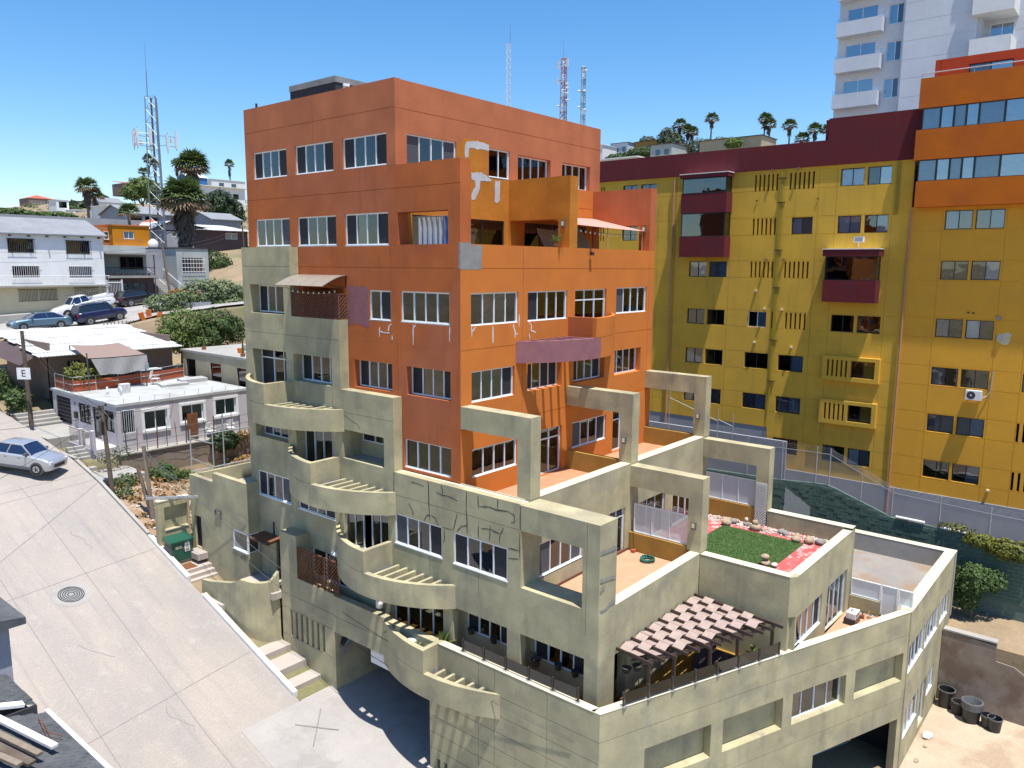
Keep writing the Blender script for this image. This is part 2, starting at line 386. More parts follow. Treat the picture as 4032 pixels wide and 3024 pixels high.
def wall(F, u0, u1, z0, z1, th, mat, parent, holes=(), gz=(), gu=(), name='wall', gw=.022, gd=.02, d0=0.):
    """solid wall slab with through holes and recessed joint lines"""
    us = {u0, u1}; zs = {z0, z1}
    for h in holes:
        for q in (h[0], h[1]):
            if u0 < q < u1: us.add(q)
        for q in (h[2], h[3]):
            if z0 < q < z1: zs.add(q)
    for g in gz: zs |= {g - gw / 2, g + gw / 2}
    for g in gu: us |= {g - gw / 2, g + gw / 2}
    us = sorted(u for u in us if u0 <= u <= u1); zs = sorted(z for z in zs if z0 <= z <= z1); nu, nz = len(us) - 1, len(zs) - 1
    D = [[0.] * nz for _ in range(nu)]
    for i in range(nu):
        for j in range(nz):
            uc = (us[i] + us[i + 1]) / 2; zc = (zs[j] + zs[j + 1]) / 2
            if any(h[0] < uc < h[1] and h[2] < zc < h[3] for h in holes): D[i][j] = None; continue
            if any(abs(zc - g) < gw / 2 for g in gz) or any(abs(uc - g) < gw / 2 for g in gu): D[i][j] = gd
    m = MB(); P = F.P
    def dep(i, j): return D[i][j] if 0 <= i < nu and 0 <= j < nz else None
    for i in range(nu):
        for j in range(nz):
            d = D[i][j]
            if d is None: continue
            a, b, c, e = us[i], us[i + 1], zs[j], zs[j + 1]
            m.quad(P(a, d0 + d, c), P(b, d0 + d, c), P(b, d0 + d, e), P(a, d0 + d, e)); m.quad(P(a, d0 + th, c), P(a, d0 + th, e), P(b, d0 + th, e), P(b, d0 + th, c))
            for (di, dj, q) in ((-1, 0, ((a, c), (a, e))), (1, 0, ((b, c), (b, e))), (0, -1, ((a, c), (b, c))), (0, 1, ((a, e), (b, e)))):
                k = dep(i + di, j + dj); k = th if k is None else k
                if k > d: m.quad(P(q[0][0], d0 + d, q[0][1]), P(q[1][0], d0 + d, q[1][1]), P(q[1][0], d0 + k, q[1][1]), P(q[0][0], d0 + k, q[0][1]))
    return m.build(name, mat, parent)

_wc = {}
PANE = {'s': ('screen', None), 'S': ('screen_grey', None), 'b': ('glass', 'blind'), 'w': ('glass', 'blind_white'), 'c': ('glass_dark', None), 'k': ('glass', 'curtain'),
        'm': ('glass', 'curtain_mauve'), 'B': ('glass', 'blind_blue'), 'g': ('glass_blue', None), 'h': ('glass', 'HALF'), 'o': None, 'q': ('glass', 'curtain_sheer'), 'Q': ('glass', 'curtain_blue')}
def window(F, u0, u1, z0, z1, dep, spec, parent, frame='white_frame', fw=.055, name='window', transom=0, wts=None, sill=True, rows=None):
    w_, h_ = abs(u1 - u0), z1 - z0
    w_ = round(w_, 2); h_ = round(h_, 2); key = (w_, h_, spec, frame, fw, transom, tuple(wts or ()), sill)
    n = len(spec); wts = wts or [1] * n; T = sum(wts); inn = w_ - 2 * fw; edges = [fw]
    for k in wts: edges.append(edges[-1] + inn * k / T)
    ht = h_ - transom
    if key not in _wc:
        m = MB(); m.box(0, w_, 0, .07, 0, fw); m.box(0, w_, 0, .07, h_ - fw, h_); m.box(0, fw, .001, .069, fw, h_ - fw); m.box(w_ - fw, w_, .001, .069, fw, h_ - fw)
        for e in edges[1:-1]: m.box(e - fw * .42, e + fw * .42, .004, .066, fw, h_ - fw)
        if transom: m.box(fw, w_ - fw, .002, .068, ht - fw / 2, ht + fw / 2)
        if sill: m.box(-.03, w_ + .03, -.05, .0, -.035, .012)
        _wc[key] = m.mesh(name, frame)
    wo = put(name, _wc[key], parent, False, F.left(u0, u1, dep, z0), (0, 0, F.rot))
    for k, c in enumerate(spec):
        if PANE[c] is None: continue
        gm, bm = PANE[c]; a, b_ = edges[k] + .005, edges[k + 1] - .005
        segs = [(fw, ht - (fw / 2 if transom else fw))] + ([(ht + fw / 2, h_ - fw)] if transom else [])
        for (c0, c1) in segs:
            def gb(kind, mat, y, a=a, b_=b_, c0=c0, c1=c1):
                kk = ('p', round(b_ - a, 3), round(c1 - c0, 3), mat)
                if kk not in _wc: _wc[kk] = MB().box(0, b_ - a, 0, .008, 0, c1 - c0).mesh(kind, mat)
                put(kind, _wc[kk], wo, True, (a, y, c0))
            gb('pane', gm, .03 + (.012 if k % 2 else 0))
            if bm == 'HALF':
                hh = (c1 - c0) * .55; kk = ('p', round(b_ - a, 3), round(hh, 3), 'blind')
                if kk not in _wc: _wc[kk] = MB().box(0, b_ - a, 0, .008, 0, hh).mesh('blind', 'blind')
                put('blind', _wc[kk], wo, True, (a, .12, c1 - hh))
            elif bm: gb('blind', bm, .12)
    return wo
def strips(F, lines, w, mat, parent, name, d=-.004, jit=.35):
    """smeared filler lines lying on a wall"""
    for k, pl in enumerate(lines):
        m = MB(); rg = random.Random(k * 7 + 1); pts = []
        for (a, b) in zip(pl, pl[1:]):
            for t in (0, .33, .66): pts.append((a[0] + (b[0] - a[0]) * t + rg.uniform(-.012, .012), a[1] + (b[1] - a[1]) * t + rg.uniform(-.012, .012)))
        pts.append(pl[-1]); L = []
        for i, p in enumerate(pts):
            q0 = pts[max(i - 1, 0)]; q1 = pts[min(i + 1, len(pts) - 1)]; dx, dz = q1[0] - q0[0], q1[1] - q0[1]; l = math.hypot(dx, dz) or 1
            ww = w * (1 + rg.uniform(-jit, jit)) / 2 * (.6 if i in (0, len(pts) - 1) else 1)
            L.append(((p[0] - dz / l * ww, p[1] + dx / l * ww), (p[0] + dz / l * ww, p[1] - dx / l * ww)))
        for (a, b), (c, e) in zip(L, L[1:]):
            m.quad(F.P(*[a[0], d, a[1]]), F.P(b[0], d, b[1]), F.P(e[0], d, e[1]), F.P(c[0], d, c[1]))
        m.build(name, mat, parent)
def patch(F, poly, mat, parent, name, d=-.005, rag=.03, seed=1):
    rg = random.Random(seed); pts = []
    for a, b in zip(poly, poly[1:] + poly[:1]):
        L = math.hypot(b[0] - a[0], b[1] - a[1]); n = max(1, int(L / .12))
        for i in range(n): t = i / n; pts.append((a[0] + (b[0] - a[0]) * t + rg.uniform(-rag, rag), a[1] + (b[1] - a[1]) * t + rg.uniform(-rag, rag)))
    m = MB(); m.quad(*[F.P(p[0], d, p[1]) for p in pts]); return m.build(name, mat, parent)
# ------------------------------------------------------------------ the stepped apartment building
AB = thing('apartment_building', (5, 3, -18.6), 'stepped terracotta and beige apartment building with framed terraces in the centre', 'building')
FX0, FXb, FXl = Fr('X', 0), Fr('X', -.45), Fr('X', -1.15)
F325, FY0, FYm3, FYm6, FYm10 = Fr('Y', 3.25), Fr('Y', 0), Fr('Y', -3.2), Fr('Y', -6.35), Fr('Y', -10.0)
FC = Fr('C', o=(-1.15, -6.93), d=(0.93113, -0.36470)); CL = 15.2
FRt = Fr('Y', -12.5)
T_, TT, OW, BG = 'terracotta', 'terracotta_top', 'terracotta_lit', 'beige'
W = lambda F, a, b, c, d, dep, s, **k: window(F, a, b, c, d, dep, s, AB, **k)
# --- top floor, left face
wall(FX0, 3.253, 13.17, 3.77, 6.84, .3, TT, AB, [(10.05, 12.57, 3.81, 4.96), (6.9, 9.45, 3.81, 4.97), (3.73, 6.32, 3.81, 4.98)], gz=[5.82], gu=[8.2])
W(FX0, 10.05, 12.57, 3.81, 4.96, .06, 'sbbs'); W(FX0, 6.9, 9.45, 3.81, 4.97, .06, 'sBBs'); W(FX0, 3.73, 6.32, 3.81, 4.98, .06, 'sbbs')
# --- second floor, left face
wall(FX0, 3.25, 13.17, .87, 3.765, .3, T_, AB, [(9.99, 12.57, .9, 2.08), (6.84, 9.44, .89, 2.08), (3.71, 6.28, .87, 2.09)], gz=[2.93], gu=[])
W(FX0, 9.99, 12.57, .9, 2.08, .05, 'BBBS'); W(FX0, 6.84, 9.44, .89, 2.08, .05, 'sbbs'); W(FX0, 3.71, 6.28, .87, 2.09, .05, 'scBs')
# --- the three open frames (fins) of the second floor terrace
wall(FX0, 0, 3.248, .87, 3.765, .55, T_, AB, [(.58, 3.2, .85, 2.05)], gz=[2.93], name='frame_wall')
for x in (6.5, 13.0): wall(Fr('X', x), 0, 3.245, .872, 3.76, .55, 'ochre_repaint' if x < 7 else T_, AB, [(.58, 3.2, .85, 2.05)], gz=[2.05] if x > 7 else [], name='frame_wall')
# --- third floor down, left face
wall(FX0, .003, 9.45, -2.88, .868, .3, T_, AB, [(3.65, 4.9, -2.0, -.85), (.53, 3.08, -1.98, -.84), (6.5, 9.2, -2.05, -.82)], gz=[.02], gu=[3.65, 6.3])
W(FX0, 3.65, 4.9, -2.0, -.85, .05, 'Bs'); W(FX0, .53, 3.08, -1.98, -.84, .05, 'BBBB')
wall(FX0, .003, 6.24, -5.77, -2.882, .35, T_, AB, [(3.63, 5.9, -4.75, -3.65), (.5, 2.82, -4.75, -3.66)], gu=[3.3])
W(FX0, 3.63, 5.9, -4.75, -3.65, .27, 'smms', sill=False); W(FX0, .5, 2.82, -4.75, -3.66, .27, 'sccs', sill=False)
wall(FX0, .003, 3.1, -7.72, -5.772, .3, T_, AB, [(.49, 3.03, -7.62, -6.49)], gu=[1.2])
W(FX0, .49, 3.03, -7.62, -6.49, .1, 'wwww')
patch(FX0, [(4.96, -.72), (6.22, -.7), (6.22, -2.3), (5.6, -2.2), (4.96, -2.35)], 'mauve_patch', AB, 'paint_patch', d=-.004, rag=.06)
# lattice balcony niche behind the beige parapet
nb = MB(); nb.box(.3, 1.6, 6.5, 9.2, -2.9, -2.06); nb.build('balcony_floor', 'terracotta', AB)
wall(Fr('X', 1.3), 6.5, 9.2, -2.05, -.82, .15, T_, AB, [(6.7, 7.5, -2.05, -.9)]); W(Fr('X', 1.3), 6.7, 7.5, -2.05, -.9, .05, 'c', sill=False, name='door')
wall(Fr('Y', 6.36), .3, 1.3, -2.05, -.82, .14, 'maroon', AB); wall(Fr('Y', 9.2), .3, 1.3, -2.05, -.82, .14, T_, AB)
MB().box(.3, 1.3, 6.5, 9.2, -.82, -.7).build('ceiling', T_, AB)
# --- beige masses on the left face
def beige(u0, u1, z0, z1, holes=(), **k): return wall(FXb, u0, u1, z0, z1, .448, BG, AB, holes, **k)
beige(9.47, 13.1, -2.06, .85, [(9.97, 12.55, -2.03, -.77)], gz=[.02])
W(FX0, 9.97, 12.52, -2.0, -.8, .0, 'sbbs', sill=False)
beige(6.25, 13.1, -5.77, -2.062, [(9.97, 12.55, -5.68, -3.64), (6.8, 9.42, -4.81, -3.65)], gz=[-2.88])
W(FX0, 9.97, 12.55, -5.68, -3.64, .0, 'sbs', sill=False, transom=.42, name='sliding_door', wts=[1.2, 1, 1]); W(FX0, 6.8, 9.42, -4.81, -3.65, .0, 'sbbs', sill=False)
beige(6.25, 13.1, -8.65, -5.772, [(10.0, 12.55, -7.67, -6.5), (6.8, 9.4, -8.5, -6.45)])
W(FX0, 10.0, 12.55, -7.67, -6.5, .0, 'SBBB', sill=False); W(FX0, 6.8, 9.4, -8.5, -6.45, .0, 'cBBk', sill=False, name='sliding_door')
wall(FXb, 3.11, 6.248, -8.65, -4.86, .448, BG, AB, [(3.67, 6.22, -7.7, -6.49)], gz=[-5.78])
wall(Fr('X', .55), 3.3, 6.6, -7.9, -6.3, .15, BG, AB, [(3.9, 6.2, -7.15, -6.65)]); W(Fr('X', .55), 3.9, 6.2, -7.15, -6.65, .04, 'sc', sill=False, wts=[1, 2])
MB().box(0, .55, 3.3, 6.6, -7.95, -7.72).build('balcony_floor', 'concrete', AB); MB().box(0, .55, 3.3, 6.6, -6.49, -6.3).build('ceiling', BG, AB)
wall(Fr('Y', 6.26), 0, .55, -7.72, -6.49, .3, BG, AB); wall(Fr('Y', 3.3), 0, .55, -7.72, -6.49, .3, BG, AB)
wall(FXb, 3.112, 13.1, -11.55, -8.652, .3, BG, AB, [(9.97, 12.52, -10.46, -9.3), (6.84, 9.4, -10.5, -9.35), (3.5, 6.28, -11.4, -9.35)])
W(FXb, 9.97, 12.52, -10.46, -9.3, .03, 'sqbS'); W(FXb, 6.84, 9.4, -10.5, -9.35, .03, 'swws'); W(FXb, 3.5, 6.28, -11.4, -9.35, .12, 'ccocc', sill=False, name='sliding_door', transom=.3)
wall(FXb, -3.13, 3.11, -11.55, -7.74, .3, BG, AB, [(.54, 3.1, -10.57, -9.37), (-2.6, -.05, -10.6, -9.42)], gz=[-8.64], gu=[-.7, 1.2, -1.27])
W(FXb, .54, 3.1, -10.57, -9.37, .03, 'SBBs'); W(FXb, -2.6, -.05, -10.6, -9.42, .03, 'sBBs')
wall(FXb, -6.33, -3.132, -11.55, -7.77, 1.0, BG, AB, [(-5.7, -3.18, -10.66, -8.65)], gu=[-5.85], name='frame_wall')
DK = [[(3.11, -7.74), (3.14, -8.61), (3.07, -9.28)], [(2.19, -7.97), (1.78, -7.96), (1.47, -8.01)], [(2.3, -8.83), (2.11, -9.04), (2.05, -9.25)], [(1.24, -7.75), (1.21, -8.58), (1.15, -9.19)], [(.57, -7.78), (.48, -8.0), (.52, -8.13)], [(.81, -8.11), (.52, -8.16), (.28, -8.13), (-.26, -8.21)], [(-.69, -7.77), (-.68, -8.44), (-.74, -9.32)], [(-1.24, -7.78), (-1.26, -8.24)], [(-.23, -8.67), (-.12, -9.17), (-.03, -9.34)], [(-.23, -9.36), (-.46, -9.11), (-.74, -9.03)], [(.53, -9.38), (-.03, -9.36)], [(.41, -9.42), (.41, -9.85), (.5, -9.95)], [(1.12, -9.05), (.88, -9.1), (.73, -9.36)], [(1.49, -9.35), (1.3, -9.09), (1.15, -9.05)], [(-1.27, -8.2), (-1.72, -8.13), (-2.1, -8.15), (-2.66, -8.11), (-2.9, -8.18), (-2.9, -8.44), (-2.75, -8.47)], [(-2.15, -7.78), (-2.16, -8.12)], [(-1.26, -8.93), (-1.27, -9.36)], [(-1.4, -8.98), (-1.85, -8.92), (-2.29, -8.99), (-2.42, -8.72)], [(-1.82, -8.78), (-1.78, -9.34)], [(-2.29, -8.99), (-2.23, -9.33)], [(-3.16, -7.79), (-3.16, -8.64)], [(-3.14, -8.72), (-3.15, -9.64)], [(-2.64, -9.4), (-3.12, -9.37)], [(-2.64, -9.75), (-3.12, -9.67)]]
strips(FXb, DK, .038, 'sealant', AB, 'crack_seal')
strips(FXb, [[(6.79, -5.1), (6.81, -5.63), (6.3, -5.84)], [(6.22, -5.86), (5.75, -6.02), (5.26, -6.18), (5.08, -6.35)], [(7.36, -5.17), (7.34, -5.6)]], .022, 'sealant', AB, 'crack')
strips(FX0, [[(4.31, -2.27), (4.33, -2.65)], [(4.32, -2.43), (4.02, -2.46), (3.72, -2.46)], [(3.6, -2.08), (3.75, -2.2), (3.82, -2.4)], [(3.6, -2.54), (3.6, -2.72)], [(2.4, -2.06), (2.43, -2.83)], [(2.28, -2.08), (2.39, -2.21)], [(.53, -2.04), (.53, -2.58)]], .055, 'white_filler', AB, 'filler_line')
strips(FY0, [[(.59, -2.07), (.59, -2.41)], [(.81, -2.08), (.6, -2.24)], [(1.73, -2.08), (1.74, -2.72)], [(2.91, -2.07), (3.03, -2.36), (3.02, -2.6)], [(3.27, -1.71), (3.27, -2.21)], [(3.88, -2.06), (4.05, -2.21), (4.01, -2.39), (4.32, -2.48)], [(3.91, -2.5), (3.95, -2.74)], [(3.08, -2.46), (3.2, -2.47)]], .05, 'white_filler', AB, 'filler_line')
strips(FYm6, [[(-.42, -8.66), (-.17, -8.68), (.5, -8.72)], [(-.42, -9.58), (-.05, -9.62), (.5, -9.7)], [(-.42, -9.92), (-.31, -9.9), (-.12, -9.83)], [(-.42, -10.62), (-.08, -10.65), (.24, -10.55), (.5, -10.54)]], .09, 'cement_patch', AB, 'filler_line')
# --- lowest residential level behind the long parapet
wall(FXb, -6.33, 9.9, -14.4, -11.552, .3, BG, AB, [(-2.6, .02, -14.2, -12.3), (-5.83, -3.18, -14.2, -12.32), (.5, 3.4, -14.2, -12.3), (5.9, 8.6, -13.4, -12.1)])
for (a, b, s) in ((-2.75, .2, 'sBBs'), (-6.0, -3.0, 'sBBs')):
    wall(Fr('X', .25), a, b, -14.2, -12.0, .2, BG, AB, [(a + .5, b - .25, -13.45, -12.5)]); W(Fr('X', .25), a + .5, b - .25, -13.45, -12.5, .04, s, sill=False)
MB().box(-.15, .6, -6.0, .45, -12.3, -12.1).build('ceiling', BG, AB)
W(FXb, .5, 3.4, -14.2, -12.3, .2, 'BBcc', sill=False, name='sliding_door'); W(FXb, 5.9, 8.6, -13.4, -12.1, .1, 'cBc', sill=False)
for y in (-3.0, .2): MB().box(-.15, .25, y - .01, y + .2, -14.2, -12.3).build('pier', BG, AB)
MB().box(-1.12, .6, -6.9, 9.9, -14.42, -14.2).build('terrace_floor', 'mustard_floor', AB)
# long front parapet and the wall under it
wall(FXl, -6.93, .55, -20.5, -13.5, .3, BG, AB, [(-.35, -.18, -19.3, -18.1), (.02, .19, -19.3, -18.1)], gz=[-14.45, -15.17, -15.82, -16.45, -17.1, -17.75], gu=[-2.64, -1.9, -4.9], name='front_wall')
wall(FXl, .552, 3.0, -15.0, -13.5, .3, BG, AB, name='lintel')
wall(FXl, 3.002, 6.2, -15.0, -13.42, .3, BG, AB, gz=[-14.3], name='lintel')
wall(FXl, 6.202, 9.92, -19.2, -13.36, .3, BG, AB, [(9.33 - k * .385 - .17, 9.33 - k * .385, -16.2, -14.97) for k in range(7)], gz=[-14.26, -14.93, -16.22], name='garage_wall')
MB().box(-1.15, -.45, 8.7, 9.92, -13.358, -11.47).build('pier', BG, AB)
wall(Fr('Y', 6.2), -.85, 3.5, -19, -15, .3, BG, AB)
MB().box(-.85, 4, .55, 6.2, -15.1, -15.002).build('ceiling', 'concrete', AB); wall(Fr('X', 3.2), .2, 6.4, -19.2, -15, .2, 'room_dark', AB)
MB().box(-.85, 3.5, .25, .55, -19.4, -15).build('garage_jamb', BG, AB)
MB().box(-.84, 12.0, 6.5, 9.6, -18.8, -14.42).build('room_fill', 'room_dark', AB)
gd = MB()
for k in range(4): gd.box(-.55, -.5, .6, 4.6, -15.0 - .26 * (k + 1), -15.0 - .26 * k - .015)
gd.build('garage_door', 'white_paint', AB)
# --- right-hand faces
wall(F325, .003, 13.537, 3.77, 6.82, .3, TT, AB, [(.57, 3.22, 3.81, 4.96), (5.18, 6.52, 3.79, 4.96), (7.09, 9.47, 3.79, 4.9), (10.35, 12.68, 3.78, 4.92)], gz=[5.8])
W(F325, .57, 3.22, 3.81, 4.96, .06, 'SbhS'); W(F325, 5.18, 6.52, 3.79, 4.96, .05, 'hB'); W(F325, 7.09, 9.47, 3.79, 4.9, .22, 'kkkk', sill=False); W(F325, 10.35, 12.68, 3.78, 4.92, .22, 'kkkk', sill=False)
patch(F325, [(3.25, 3.78), (3.25, 4.98), (3.62, 5.0), (3.66, 5.2), (5.3, 5.2), (5.3, 5.05), (5.1, 4.95), (5.1, 3.78)], 'ochre_repaint', AB, 'paint_patch', d=-.003, rag=.03)
PL = [[(3.7, 4.89), (3.83, 5.07), (4.48, 5.15), (5.16, 5.07), (5.17, 4.84), (4.48, 4.83), (3.97, 4.84), (3.93, 4.43), (3.73, 4.42)], [(4.1, 3.86), (4.7, 3.94), (5.35, 3.69), (5.31, 3.62), (4.66, 3.59), (4.59, 3.26), (4.34, 2.82), (4.1, 2.76), (4.1, 3.04), (4.34, 3.33), (4.31, 3.56), (4.1, 3.58)], [(5.57, 3.66), (5.9, 3.69), (5.87, 2.88), (5.72, 2.75), (5.56, 2.81)]]
for k, p in enumerate(PL): patch(F325, p, 'plaster_patch', AB, 'plaster_patch', d=-.008, rag=.025, seed=k)
wall(F325, .55, 6.5, .1, 3.768, .2, 'ochre_repaint', AB, [(.8, 6.2, .1, 2.02)]); W(F325, .8, 6.2, .1, 2.02, .05, 'cccc', sill=False, name='sliding_door', frame='dark_frame')
wall(F325, 7.05, 13.0, .1, 3.768, .2, 'terracotta_lit', AB, [(7.6, 12.4, .1, 2.02)], gz=[2.9]); W(F325, 7.6, 12.4, .1, 2.02, .05, 'cccc', sill=False, name='sliding_door', frame='dark_frame')
MB().box(.3, 13.2, .3, 3.6, -.15, .1).build('terrace_floor', 'deck_tile', AB)
# main orange face (three floors) with its windows
HY = [(.55, 3.22, -2.03, -.85), (3.8, 6.42, -2.03, -.86), (6.98, 9.39, -2.75, -.85), (10.2, 12.88, -2.0, -.82),
      (.58, 3.02, -4.83, -3.68), (3.82, 6.12, -4.8, -3.7), (6.96, 9.36, -4.8, -3.7), (10.2, 12.5, -4.82, -3.68),
      (.6, 3.21, -7.65, -6.57), (4.0, 6.2, -8.42, -6.5), (6.96, 9.59, -7.66, -6.53), (10.18, 12.5, -8.4, -6.5)]
wall(FY0, .003, 13.54, -8.6, .87, .35, OW, AB, HY, gz=[.02, -2.88, -5.77], gu=[3.5, 13.1], name='wall')
for h, s, d, kw in zip(HY, ('hcck', 'sBBB', 'qqq', 'Skkk', 'cccs', 'scss', 'sBBs', 'Bcck', 'hhww', 'qqq', 'Skks', 'qqq'), (.06, .06, .1, .06, .1, .26, .26, .26, .06, .12, .06, .12), ({}, {}, {'transom': .45, 'name': 'sliding_door'}, {}, {}, {}, {}, {}, {}, {'transom': .45, 'name': 'sliding_door'}, {}, {'transom': .45, 'name': 'sliding_door'})):
    W(FY0, *h, d, s, sill=('name' not in kw and d < .2), **kw)
patch(FY0, [(.0, .9), (.56, .92), (.57, .84), (1.15, .83), (1.12, -.02), (.0, -.02)], 'cement_patch', AB, 'cement_patch', rag=.02)
patch(FX0, [(0, .9), (.06, .95), (.07, .3), (.1, .02), (0, .0)], 'cement_patch', AB, 'cement_patch', rag=.02)

# roof deck and hut
MB().box(.3, 13.24, 3.55, 13.1, 5.7, 5.9).build('roof_deck', 'concrete_roof', AB)
wall(Fr('Y', 12.87), .3, 13.54, 3.77, 6.84, .3, TT, AB); wall(Fr('X', 13.24), 3.55, 12.87, .9, 6.82, .3, TT, AB)
MB().box(2.0, 5.5, 9.2, 12.5, 5.9, 7.85).build('roof_hut', 'grey_dark', AB); MB().box(1.97, 5.53, 9.17, 12.53, 7.851, 8.1).build('hut_parapet', 'cement_patch', AB)
MB().tube((.3, 12.6, 6.2), (.3, 12.6, 7.1), .05).build('vent_pipe', 'iron_black', AB)
hc = MB(); hc.bar((2.35, 9.16, 7.55), (2.35, 9.0, 7.72), .05); hc.obox((2.35, 8.93, 7.74), (.14, .07, .06), Vector((.9, -.4, 0)), Vector((.4, .9, 0)), Vector((0, 0, 1))); hc.build('security_camera', 'plastic_white', AB)
# near-black cores standing in for the dim rooms behind the glazing
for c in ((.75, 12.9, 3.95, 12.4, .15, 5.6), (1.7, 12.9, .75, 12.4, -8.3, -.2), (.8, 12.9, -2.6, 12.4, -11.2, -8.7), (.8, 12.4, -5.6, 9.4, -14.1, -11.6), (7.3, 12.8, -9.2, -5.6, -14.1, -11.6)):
    MB().box(*c).build('room_fill', 'room_dark', AB)
# --- terrace five (deck at -8.45)
MB().box(.0, 13.5, -2.9, .0, -8.7, -8.45).build('terrace_floor', 'deck_wood', AB)
def frame(x0, x1, ya, yb, zt, zb, pz):   # beam + post: open concrete portal
    MB().box(x0, x1, yb, ya, zb, zt).build('beam', BG, AB); MB().box(x0 + .001, x1 - .001, yb, yb + .57, pz, zb - .001).build('post', BG, AB)
for x in (0, 6.5, 13.0): frame(x, x + .55, -.002, -3.21, -4.88, -5.69, -7.69)
wall(FYm3, .0, 13.55, -8.62, -7.7, .45, BG, AB, name='parapet')
for x in (6.5, 13.0): MB().box(x + .05, x + .3, -2.74, -.002, -8.45, -7.66).build('divider', 'mustard_wall', AB)
MB().box(-.44, -.02, -3.18, 3.1, -8.6, -7.742).build('ledge', 'beige_cap', AB); MB().box(-.03, .0, -3.0, -.002, -8.6, -7.70).build('parapet', 'beige_cap', AB)
# --- level six
wall(FYm3, -.44, 13.55, -11.5, -8.622, .3, BG, AB, [(.58, 3.2, -10.64, -9.4), (4.6, 6.2, -11.3, -9.42), (7.3, 9.5, -11.3, -9.5), (10.2, 12.3, -11.3, -9.5)], name='wall')
W(FYm3, .58, 3.2, -10.64, -9.4, .05, 'SwwS'); W(FYm3, 4.6, 6.2, -11.3, -9.42, .08, 'BcB', sill=False, transom=.35, name='sliding_door'); W(FYm3, 7.3, 9.5, -11.3, -9.5, .08, 'ccc', sill=False, name='sliding_door'); W(FYm3, 10.2, 12.3, -11.3, -9.5, .08, 'ccc', sill=False, name='sliding_door')
MB().box(.3, 6.5, -6.3, -3.2, -11.55, -11.3).build('terrace_floor', 'deck_tile', AB)
for x in (6.5, 13.0):
    frame(x, x + .55, -3.202, -6.37, -7.77, -8.62, -10.66)
    MB().box(x + .03, x + .3, -5.8, -3.2, -11.3, -10.55).build('divider', 'mustard_wall', AB)
    FS = Fr('X', x + .12); window(FS, -5.78, -3.36, -10.53, -9.33, 0, 'ooo', AB, name='privacy_screen', fw=.04, sill=False)
    for k in range(3): MB().box(x + .15, x + .162, -3.40 - .78 * k - .77, -3.40 - .78 * k - .02, -10.49, -9.37).build('frosted_pane', 'frosted', AB)
wall(FYm6, .552, 6.5, -11.6, -10.68, .4, BG, AB, name='parapet'); wall(FYm6, -.44, 6.5, -14.3, -11.602, .35, BG, AB, [(.55, 1.3, -14.3, -12.4)], name='wall')
MB().box(-.44, .552, -6.349, -5.9, -11.6, -10.67).build('parapet', BG, AB)
for (x0, x1, y0, y1, z) in ((.5, 6.5, -3.22, -3.12, -11.2), (.5, .55, -6.2, -3.2, -11.2)): MB().box(x0, x1, y0, y1, -11.3, z).build('skirting', 'rust_wood', AB)
# --- garden terrace
MB().box(6.6, 13.3, -9.8, -3.2, -11.6, -11.33).build('terrace_floor', 'red_floor', AB)
wall(Fr('X', 6.5), -9.82, -6.372, -14.3, -10.7, .4, BG, AB, name='wall')
ch = [(6.5, -9.8), (6.75, -10.0), (13.25, -10.0), (13.25, -9.65), (6.9, -9.65), (6.9, -9.8)]
MB().prism([(6.5, -9.821), (6.75, -10.0), (13.5, -10.0), (13.5, -9.65), (6.9, -9.65), (6.9, -9.821)], -12.2, -10.7).build('parapet', BG, AB)
MB().box(13.05, 13.5, -9.65, -6.38, -12.2, -10.6).build('parapet', BG, AB)
wall(FYm10, 6.75, 13.5, -14.3, -12.201, .3, BG, AB, [(6.9, 9.65, -13.5, -12.28), (10.3, 12.8, -14.2, -12.25)], name='wall')
W(FYm10, 6.9, 9.65, -13.5, -12.28, .06, 'kccs'); W(FYm10, 10.3, 12.8, -14.2, -12.25, .1, 'cBBB', sill=False, name='sliding_door')
wall(Fr('X', 13.2), -9.64, -3.5, -14.3, -12.201, .3, BG, AB)
# --- low terrace, slanted front wall, right block
MB().prism([(-.9, -6.9), (13.2, -12.4), (13.2, -10.0), (6.6, -9.8), (6.6, -6.3), (-.9, -6.3)], -14.45, -14.2).build('terrace_floor', 'mustard_floor', AB)
MB().prism([(6.9, -10.02), (13.1, -10.02), (13.1, -12.2)], -14.19, -14.17).build('deck', 'deck_tile', AB)
wall(FC, 0, 15.18, -20.6, -13.5, .32, BG, AB, [(1.8, 4.65, -16.42, -15.2), (5.2, 8.1, -16.42, -15.2), (8.6, 11.5, -16.42, -15.2), (12.03, 14.93, -16.38, -15.17), (9.9, 14.9, -20.6, -18.05)], gz=[-14.45, -17.2], gu=[], name='front_wall')
for (a, b) in ((1.8, 4.65), (5.2, 8.1), (12.03, 14.93)): wall(FC, a - .1, b + .1, -16.5, -15.1, .06, BG, AB, d0=.34, name='niche_wall')
W(FC, 8.6, 11.5, -16.42, -15.2, .25, 'cBcc', sill=False)
wall(FC, 9.0, 15.0, -20.6, -18.0, .1, 'grey_wall', AB, d0=2.2)
wall(FRt, 13.0, 21.6, -20.6, -13.5, .45, BG, AB, [(.2 + 12.97, 2.9 + 12.97, -16.25, -15.05), (3.1 + 12.97, 5.75 + 12.97, -16.3, -15.05), (6.1 + 12.97, 7.9 + 12.97, -16.3, -15.12), (.3 + 12.97, 2.75 + 12.97, -19.2, -17.95), (3.2 + 12.97, 4.3 + 12.97, -20.1, -18.0), (4.5 + 12.97, 5.75 + 12.97, -19.15, -18.0)], gz=[-14.42], name='side_wall')
